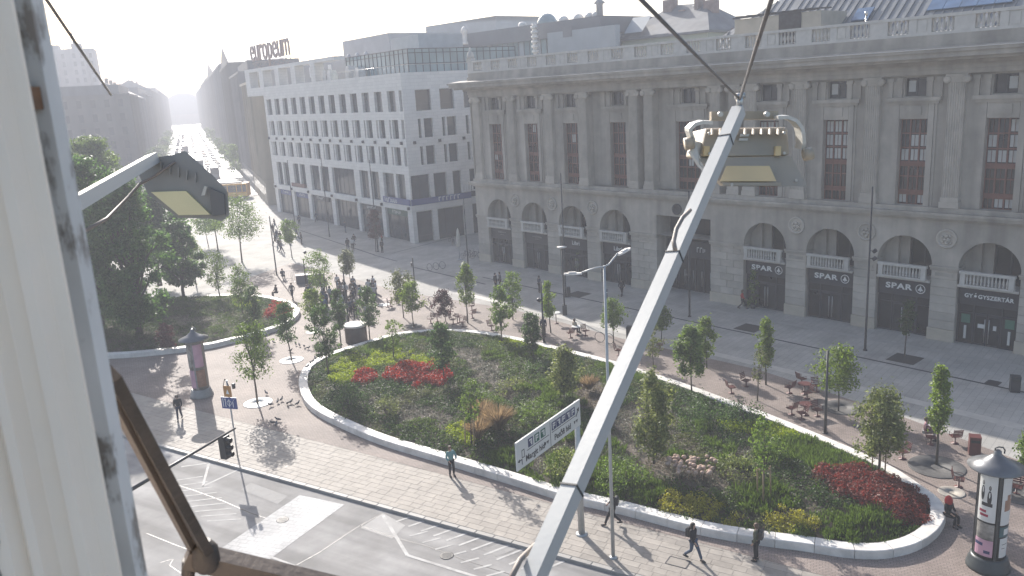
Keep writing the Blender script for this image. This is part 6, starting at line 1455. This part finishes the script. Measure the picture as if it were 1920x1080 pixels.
names_ = ['first pigeon from the left on the white rim','pigeon on the rim beside the tall oval tree','third pigeon along the white rim','fourth pigeon along the white rim','pigeon low on the left rim','lowest pigeon on the left rim','pigeon between two others on the left rim','pigeon on the far rim near the kiosk','pigeon alone left of the white disc tree','pigeon right of the small dark tree trunk','pigeon second right of the small dark tree trunk','pigeon third right of the small dark tree trunk','pigeon fourth right of the small dark tree trunk','pigeon just behind the small dark tree trunk','pigeon on the slab edge, right one','pigeon on the slab edge, left one','pigeon on the slab edge, nearest one','pigeon on the pavers right of the broad tree, nearer','pigeon on the pavers right of the broad tree, farther','pigeon beside the white disc of the broad tree','pigeon a step right of the white disc of the broad tree','pigeon two steps right of the white disc of the broad tree','pigeon closest to the left end of the big planter','pigeon behind the white disc of the broad tree']
for (px,py,z),lb in zip(spots,names_):
    g = G(px,py,z); o = link('pigeon', pg); o.location = g; o.rotation_euler = (0,0,random.random()*6.28); s = 1.25; o.scale = (s,s,s); tag(o,lb,'pigeon','pigeons around the white rim')

# ================================================================== VEHICLES IN THE LONG STREET
def car_meshes(van=False):
    q = MB(); H = 1.0 if van else .0
    side = [(-2.1,.25),(2.1,.25),(2.15,.6),(2.0,.85),(1.1,.95),(.5,1.42+H*.6),(-1.3,1.45+H*.6),(-1.95,1.0+H),(-2.15,.7)]
    prof = [(x,z) for x,z in side]; w_ = .86; k = len(prof)
    for s in (-1,1):
        for x,z in prof: q.v.append((x, s*(w_ if z < 1.0 else w_*.84), z))
    q.face(range(k)); q.face([k+i for i in range(k)][::-1])
    for i in range(k): q.face((i,(i+1)%k,k+(i+1)%k,k+i))
    g = MB(); y = w_*.93
    for s in (-1,1): g.v += [(.95,s*(y-.03),1.0),(.42,s*(y-.11),1.36),(-1.2,s*(y-.11),1.38),(-1.7,s*(y-.03),1.02)]; n = len(g.v)-4; g.face((n,n+1,n+2,n+3))
    g.v += [(1.08,-.74,.99),(1.08,.74,.99),(.52,.66,1.40),(.52,-.66,1.40),(-1.34,-.66,1.43),(-1.34,.66,1.43),(-1.94,.74,1.03),(-1.94,-.74,1.03)]; n = len(g.v)-8; g.face((n,n+1,n+2,n+3)); g.face((n+4,n+5,n+6,n+7))
    wl = MB(); wl.tube([(0,-.1,0),(0,.1,0)],.31,12)
    return q, g, wl
cq, cg, cw = car_meshes(); cbm = cq.mesh('body', mat('car_paint',(.2,.2,.2),.25,metal=.3,var=.02,scale=1,spec=.7)); cgm = cg.mesh('windows', M_glass); cwm = cw.mesh('wheel', M_ink)
paints = {n: mat('paint_'+n,c,.22,metal=.2,var=.02,scale=1,spec=.7) for n,c in dict(white=(.6,.6,.6),black=(.02,.02,.022),silver=(.35,.36,.37),red=(.28,.03,.03),blue=(.04,.07,.16),grey=(.12,.12,.125)).items()}
def car(p, rz, col, label):
    o = thing('car',label,'car',p,rz,'cars in the long street'); b_ = link('body',cbm,o); b_.material_slots[0].link = 'OBJECT'; b_.material_slots[0].material = paints[col]; link('windows',cgm,o,T(0,0,.006)@Matrix.Scale(1.004,4))
    for x in (-1.35,1.35):
        for y in (-.8,.8): link('wheel',cwm,o,T(x,y,.31))
random.seed(5); ordn = ['nearest','second','third','fourth','fifth','sixth','seventh','eighth','ninth','tenth','eleventh','twelfth','thirteenth','farthest']
for li,(r_,nm,dirn) in enumerate(((-6.2,'far left lane',1),(-3.6,'left lane',1),(1.8,'right lane',-1),(5.0,'second right lane',-1),(7.8,'parked lane on the right',-1))):
    s_ = 262+li*9
    for i in range(14):
        col = random.choice(list(paints)); car(S(s_,r_+random.uniform(-.2,.2),-.11),ang_s+(0 if dirn > 0 else PI),col,'%s car, %s in the %s of the long street' % (col,ordn[i],nm)); s_ += random.uniform(7,20)*(1+i*.22)
def bus(p, rz, label, m_, L_=12, h=3.1):
    o = thing('bus',label,'bus',p,rz); q = MB(); q.bbox(-L_/2,L_/2,-1.25,1.25,.35,h,.15); q.build('body',m_,o); g = MB()
    for s in (-1,1): g.box(-L_/2+.4,L_/2-.4,s*1.26-.01,s*1.26+.01,1.3,2.5)
    g.box(-L_/2-.012,-L_/2+.01,-1.1,1.1,1.2,2.7); g.box(L_/2-.01,L_/2+.012,-1.1,1.1,1.2,2.7); g.build('windows',M_glass,o)
    for x in (-L_*.3,L_*.3):
        for y in (-1.1,1.1): MB().tube([(x,y-.12,.48),(x,y+.12,.48)],.48,12).build('wheel',M_ink,o)
bus(S(300,2.2,-.11),ang_s,'dark bus driving in the middle of the long street',mat('bus_grey',(.10,.10,.12),.3,var=.05)); bus(S(258,5.6,-.11),ang_s,'grey bus nearest the crossing in the long street',mat('bus_blue_grey',(.13,.14,.17),.3,var=.05)); bus(S(420,-2,-.11),ang_s,'small looking bus far along the long street',MATS['bus_grey'])
# yellow tram crossing
M_ty = mat('tram_yellow',(.72,.36,.02),.35,var=.06,scale=1); tp = G(440,371); 
tr_ = thing('tram','yellow tram at the crossing beyond the trees','tram',(tp.x,tp.y,-.1),R(-2)); q = MB(); q.bbox(-7,3.4,-1.2,1.2,.5,1.45,.03); q.box(-7,3.4,-1.25,1.25,3.0,3.35); q.build('body',M_ty,tr_)
q = MB(); q.box(-6.9,3.3,-1.1,1.1,1.452,2.998); q.build('windows',M_glass,tr_)
q = MB()
for x in (-7,-5,-3,-1,1,2.2,3.25): q.box(x,x+.18,-1.22,1.22,1.453,2.997)
q.build('door_posts',M_ty,tr_); q = MB(); q.box(-6.5,3,-1,1,.1,.498); q.build('bogie',M_ink,tr_); q = MB(); q.box(-5,2,-.6,.6,3.352,3.6); q.build('roof_gear',M_grey,tr_)

# ================================================================== FLOODLIGHTS, WINDOW FRAME AND BRACKET CLOSE TO THE CAMERA
M_tube = mat('painted_steel_tube',(.43,.44,.435),.42,var=.03,scale=2,bump=.02,bscale=80,metal=.1,detail=5); M_hous = mat('floodlight_housing',(.42,.36,.28),.5,var=.1,scale=5,bump=.1); M_lens = mat('floodlight_lens',(.75,.56,.30),.35,var=.08,scale=6); M_wht = mat('white_paint',(.62,.60,.55),.4,var=.05,scale=5); M_tie = mat('black_tie',(.05,.05,.05),.5,var=.1)
M_cab = mat('cable_grey',(.28,.24,.21),.6,var=.1,scale=8); M_wire = mat('stay_wire',(.20,.19,.19),.5,var=.2,scale=20,metal=.4)
def pt(px, py, d): return P(px,py,d)
fl = thing('floodlight','white floodlight at the end of a long square grey tube, seen from behind','floodlight',(0,0,0))
a = pt(990,1105,1.42); b = pt(1385,207,2.75); wd = .037
q = MB(); q.beam(a,b,wd,wd,(-.35,-.3,1)); tb = q.build('support_tube', M_tube, fl)
for f in (.135,.575,.90):
    c = a.lerp(b,f); d = (b-a).normalized(); q = MB(); q.beam(c-d*.002,c+d*.002,wd+.004,wd+.004,(-.35,-.3,1)); q.build('cable_tie', M_tie, tb)
cab = [pt(945,1110,1.38),pt(975,1050,1.45),pt(1003,1022,1.55),pt(1035,1000,1.58)]; MB().tube(cab,.006,7).build('cable', M_cab, tb)
cab = [pt(1266,468,2.08),pt(1263,452,2.12),pt(1268,430,2.16),pt(1280,408,2.2),pt(1294,394,2.24)]; MB().tube(cab,.006,7).build('cable', M_cab, tb)
DF = 2.95; e0 = pt(1385,215,DF); px1_ = DF/F_PX*1.0
def fp(px, py, d=0): return pt(px,py,DF+d)
def slab4(p4, back, m, name, par):                                    # four corner points and a thickness along the sight direction
    q = MB(); n = Vector((0,1,-.1)).normalized()*back; q.v = [tuple(p) for p in p4]+[tuple(p+n) for p in p4]
    for f in ((0,1,2,3),(7,6,5,4),(0,4,5,1),(1,5,6,2),(2,6,7,3),(3,7,4,0)): q.face(f)
    return q.build(name, m, par)
slab4([fp(1334,226),fp(1459,223),fp(1459,208),fp(1334,209)],.03,M_hous,'cross_bar',fl)
for px in (1349,1436): q = MB(); c = fp(px,214,-.02); q.lathe([(.009,0),(.009,.02)],8,0,(0,0,0),T(*c)@Matrix.Rotation(PI/2,4,'X')); q.build('bolt', M_steel, fl)
hz_ = slab4([fp(1309,295,-.05),fp(1482,292,-.05),fp(1478,238,.05),fp(1322,240,.05)],.22,M_hous,'housing',fl)
slab4([fp(1357,349,-.20),fp(1514,350,-.20),fp(1483,293,-.051),fp(1309,296,-.051)],.05,M_hous,'visor',hz_)
slab4([fp(1350,340,-.206),fp(1456,340,-.206),fp(1443,311,-.135),fp(1362,311,-.135)],.004,M_lens,'lens',hz_)
slab4([fp(1356,348.5,-.215),fp(1466,348.5,-.215),fp(1464,342,-.21),fp(1354,342,-.21)],.008,M_hous,'rim',hz_)
for x0,y0 in ((1387,256),(1385,264),(1383,272)): slab4([fp(x0,y0,-.0),fp(x0+17,y0-.3,-.0),fp(x0+18,y0-5,.0),fp(x0+1,y0-5,.0)],.004,M_wht,'rating_label',hz_)
for x0 in (1319,1453): slab4([fp(x0,292,-.062),fp(x0+11,292,-.062),fp(x0+12,274,-.035),fp(x0+2,274,-.035)],.02,M_lens,'clip',hz_)
def band(pts, wd_, m, name, par):
    q = MB(); k = len(pts); t_ = Vector((0,1,0))*wd_
    for p in pts: q.v += [tuple(p),tuple(p+t_)]
    for i in range(k-1): q.face((2*i,2*i+1,2*i+3,2*i+2))
    o = q.build(name,m,par); s_ = o.modifiers.new('thick','SOLIDIFY'); s_.thickness = .012; return o
band([fp(1337,227,-.05),fp(1318,226,-.05),fp(1302,231,-.06),fp(1292,241,-.06),fp(1292,247,-.06),fp(1297,262,-.05),fp(1300,275,-.04)],.07,M_wht,'bracket_arm',fl)
band([fp(1459,224,-.05),fp(1478,223,-.05),fp(1492,229,-.06),fp(1501,240,-.06),fp(1504,252,-.06),fp(1505,270,-.05),fp(1503,280,-.04)],.07,M_wht,'bracket_arm',fl)
for px,py in ((1284,271),(1507,291)): q = MB(); q.lathe([(.0,0),(.022,0),(.022,.03),(.008,.032)],12,0,(0,0,0),T(*fp(px,py,-.05))@Matrix.Rotation(R(80),4,'Y')); q.build('adjuster_knob', M_hous, fl)
q = MB(); q.v = [tuple(p) for p in (fp(1290,285,-.04),fp(1302,268,-.02),fp(1312,270,.02),fp(1318,296,.0),fp(1335,315,-.06),fp(1327,330,-.1),fp(1308,312,-.06))]; q.face(range(7)); o = q.build('side_cheek', M_wht, hz_); o.modifiers.new('thick','SOLIDIFY').thickness = .01
top = b; 
for nm_,e,lb in (('stay',pt(1185,-18,1.5),'l'),('stay',pt(1452,-18,1.4),'r')): MB().tube([fp(1387,186,-.2),e],.0042,6).build('stay_wire', M_wire, fl)
q = MB(); q.tube([fp(1387,205,-.2),fp(1387,178,-.2)],.012,8); q.tube([fp(1378,181,-.2),fp(1396,179,-.2)],.01,8); q.build('eye_bolt', M_steel, fl)
for o_ in (hz_,):
    bv = o_.modifiers.new('edge','BEVEL'); bv.width = .012; bv.segments = 3
for i in range(9):
    x = 1335+i*15.5; slab4([fp(x,252,-.012),fp(x+3,252,-.012),fp(x+3,241,.03),fp(x,241,.03)],.03,M_hous,'cooling_fin',hz_)
for x,y,dd in ((1330,250,-.0),(1470,249,-.0),(1330,288,-.045),(1470,287,-.045),(1520-28,338,-.17),(1372,346,-.2)):
    q = MB(); q.lathe([(.006,0),(.005,.005)],8,0,(0,0,0),T(*fp(x,y,dd-.012))@Matrix.Rotation(PI/2,4,'X')); q.build('screw', M_steel, hz_)
# second floodlight at the left
f2 = thing('floodlight','dark floodlight on a short grey arm at the left, seen from the side','floodlight',(0,0,0))
D2 = 3.0
def lp(px, py, d=0): return pt(px,py,D2+d)
q = MB(); q.beam(lp(135,386,-.9),lp(288,297,0),.036,.036,(-.2,-.2,1)); q.build('support_tube', M_tube, f2)
M_h2 = mat('floodlight_dark',(.34,.33,.315),.5,var=.1,scale=5)
q = MB(); ptsA = [lp(262,318,.0),lp(276,303,.0),lp(322,297,.0),lp(345,290,.0),lp(395,335,.0),lp(421,363,.0),lp(424,400,.0),lp(415,408,.0),lp(395,404,.0),lp(335,403,.0),lp(283,362,.0)]
k = len(ptsA); off = Vector((-.07,.20,-.012)); q.v = [tuple(p) for p in ptsA]+[tuple(p+off) for p in ptsA]; q.face(range(k)); q.face([k+i for i in range(k)][::-1])
for i in range(k): q.face((i,(i+1)%k,k+(i+1)%k,k+i))
h2 = q.build('housing', M_h2, f2); bv = h2.modifiers.new('edge','BEVEL'); bv.width = .012; bv.segments = 3
for i in range(5):
    slab4([lp(300+i*16,322+i*5,-.014),lp(303+i*16,322+i*5,-.014),lp(303+i*16,304+i*5,-.014),lp(300+i*16,304+i*5,-.014)],.01,M_h2,'cooling_fin',h2)
slab4([lp(335,403.5,-.012),lp(394,402.5,-.012),lp(348,358,-.012),lp(283,360,-.012)],.011,mat('lens_cream',(.85,.76,.48),.35,var=.06,scale=6),'lens',h2)
slab4([lp(398,406,-.012),lp(422,402,-.012),lp(420,364,-.012),lp(392,352,-.012)],.011,mat('floodlight_shade',(.22,.21,.205),.5,var=.1),'side_cover',h2)
slab4([lp(377,367,-.02),lp(384,366,-.02),lp(388,350,-.02),lp(383,349,-.02)],.007,M_wht,'clip',h2)
MB().tube([pt(160,432,2.2),lp(200,410,-.3),lp(240,370,-.15),lp(262,345,-.05),lp(290,330,-.03),lp(328,303,-.02)],.0055,7).build('cable', M_cab, f2)
MB().tube([lp(208,178,-.35),pt(78,-14,1.6)],.0036,6).build('stay_wire', M_wire, f2)
# peeling window frame and white reveal
def peel(name, c1, c2, c3):
    m = bpy.data.materials.new(name); m.use_nodes = True; t = m.node_tree; b_ = t.nodes['Principled BSDF']; N = t.nodes.new; L = t.links.new
    tc = N('ShaderNodeTexCoord'); n1 = N('ShaderNodeTexNoise'); n1.inputs['Scale'].default_value = 28; n1.inputs['Detail'].default_value = 8; n1.inputs['Roughness'].default_value = .65
    mp = N('ShaderNodeMapping'); mp.inputs['Scale'].default_value = (1,1,.45); L(tc.outputs['Object'],mp.inputs[0]); L(mp.outputs[0],n1.inputs['Vector'])
    r1 = N('ShaderNodeMapRange'); r1.inputs[1].default_value = .52; r1.inputs[2].default_value = .60; L(n1.outputs['Fac'],r1.inputs[0])
    n2 = N('ShaderNodeTexNoise'); n2.inputs['Scale'].default_value = 9; n2.inputs['Detail'].default_value = 4; L(mp.outputs[0],n2.inputs['Vector']); r2 = N('ShaderNodeMapRange'); r2.inputs[1].default_value = .35; r2.inputs[2].default_value = .7; L(n2.outputs['Fac'],r2.inputs[0])
    m1 = N('ShaderNodeMix'); m1.data_type = 'RGBA'; m1.inputs[6].default_value = (*c1,1); m1.inputs[7].default_value = (*c2,1); L(r2.outputs[0],m1.inputs[0])
    m2 = N('ShaderNodeMix'); m2.data_type = 'RGBA'; m2.inputs[7].default_value = (*c3,1); L(m1.outputs[2],m2.inputs[6]); L(r1.outputs[0],m2.inputs[0]); L(m2.outputs[2],b_.inputs['Base Color']); b_.inputs['Roughness'].default_value = .6
    bp_ = N('ShaderNodeBump'); bp_.inputs['Strength'].default_value = .5; bp_.inputs['Distance'].default_value = .003; bp_.invert = True; L(r1.outputs[0],bp_.inputs['Height']); L(bp_.outputs[0],b_.inputs['Normal']); return m
M_peel = peel('peeling_paint',(.60,.60,.58),(.74,.73,.71),(.30,.27,.24)); M_rev = mat('old_white_paint',(.90,.80,.68),.5,var=.05,scale=5,bump=.1,bscale=40)
wf = thing('window_frame','weathered grey window frame with peeling paint at the left edge','window frame',(0,0,CAM_H))
q = MB(); y = .62; xe = -.515*(y+.05)
q.box(xe-.06,xe-.012,y,y+.03,-.75,.45); q.box(xe-.06,xe,y+.0301,y+.05,-.75,.45); q.build('stile', M_peel, wf)
q = MB(); q.box(xe-.075,xe-.0605,y-.02,y+.05,-.75,.45); q.build('sealing_strip', mat('seal_dark',(.07,.06,.05),.8,var=.3,scale=30), wf)
q = MB(); q.box(xe-.022,xe-.004,y+.005,y+.029,.005,.022); q.build('hinge_stub', mat('rust',(.20,.11,.06),.7,var=.3,scale=40), wf)
rv = thing('window_reveal','white painted moulded reveal with fine cracks filling the left edge','window reveal',(0,0,CAM_H))
q = MB(); prof = [(-.80,.612)]; x0 = -.549*.612
edge = [(-.80,.58),(-.50,.585),(-.428,.590),(-.424,.584),(-.404,.584),(-.398,.594),(-.392,.588),(-.384,.588),(-.378,.600),(-.366,.604),(-.361,.596),(-.352,.596),(-.346,.606),(x0,.608),(x0,.612)]
q.prism([(a_,b_) for a_,b_ in (prof+edge)], -.75,.45); q.build('moulding', M_rev, rv)
def crack_line(pts):
    ck = MB(); ck.tube(pts,.0011,4); ck.build('crack', mat('crack_dark',(.20,.18,.16),.9,var=.2), rv)
crack_line([(-.414+.0035*math.sin(i*2.1),.5838,-.06-.02*i) for i in range(18)])
# rusty steel bracket bracing below
br_ = thing('steel_bracket','rusty brown steel bracket bracing below the window','bracket',(0,0,0)); M_rs = mat('rusty_steel',(.062,.050,.043),.6,var=.3,scale=14,bump=.2,bscale=60); M_rs2 = mat('brown_steel',(.13,.103,.085),.55,var=.15,scale=10,bump=.1)
p0 = pt(205,700,.72); p1 = pt(388,1035,1.0); q = MB(); q.beam(p0,p1,.021,.012,(.3,-.6,1)); q.build('brace', M_rs, br_)
q = MB(); q.beam(pt(212,745,.735),pt(364,1035,1.01),.010,.009,(.3,-.6,1)); q.build('brace_flange', M_rs2, br_)  # paler brown puts the brace's lit side into the colour
q = MB(); q.beam(pt(350,1040,1.0),pt(640,1108,1.06),.027,.027,(0,-.2,1)); q.build('rail', M_rs2, br_)
q = MB(); q.lathe([(.012,-.022),(.019,-.01),(.018,.01),(.010,.022)],10,0,tuple(pt(385,1042,1.0))); q.tube([pt(355,1050,1.0),pt(352,1085,1.0),pt(360,1110,1.0)],[.010,.009,.009],8); q.build('joint', M_rs, br_)

# ================================================================== AIR
hz = MB(); hz.box(-1100,420,-60,1500,-1.5,64)
m = bpy.data.materials.new('haze_air'); m.use_nodes = True; t = m.node_tree; t.nodes.clear(); o_ = t.nodes.new('ShaderNodeOutputMaterial'); v = t.nodes.new('ShaderNodeVolumePrincipled')
v.inputs['Color'].default_value = (.78,.81,.90,1); v.inputs['Density'].default_value = .0015; v.inputs['Anisotropy'].default_value = .15
t.links.new(v.outputs[0], o_.inputs['Volume']); tag(hz.build('haze', m), kind='stuff')
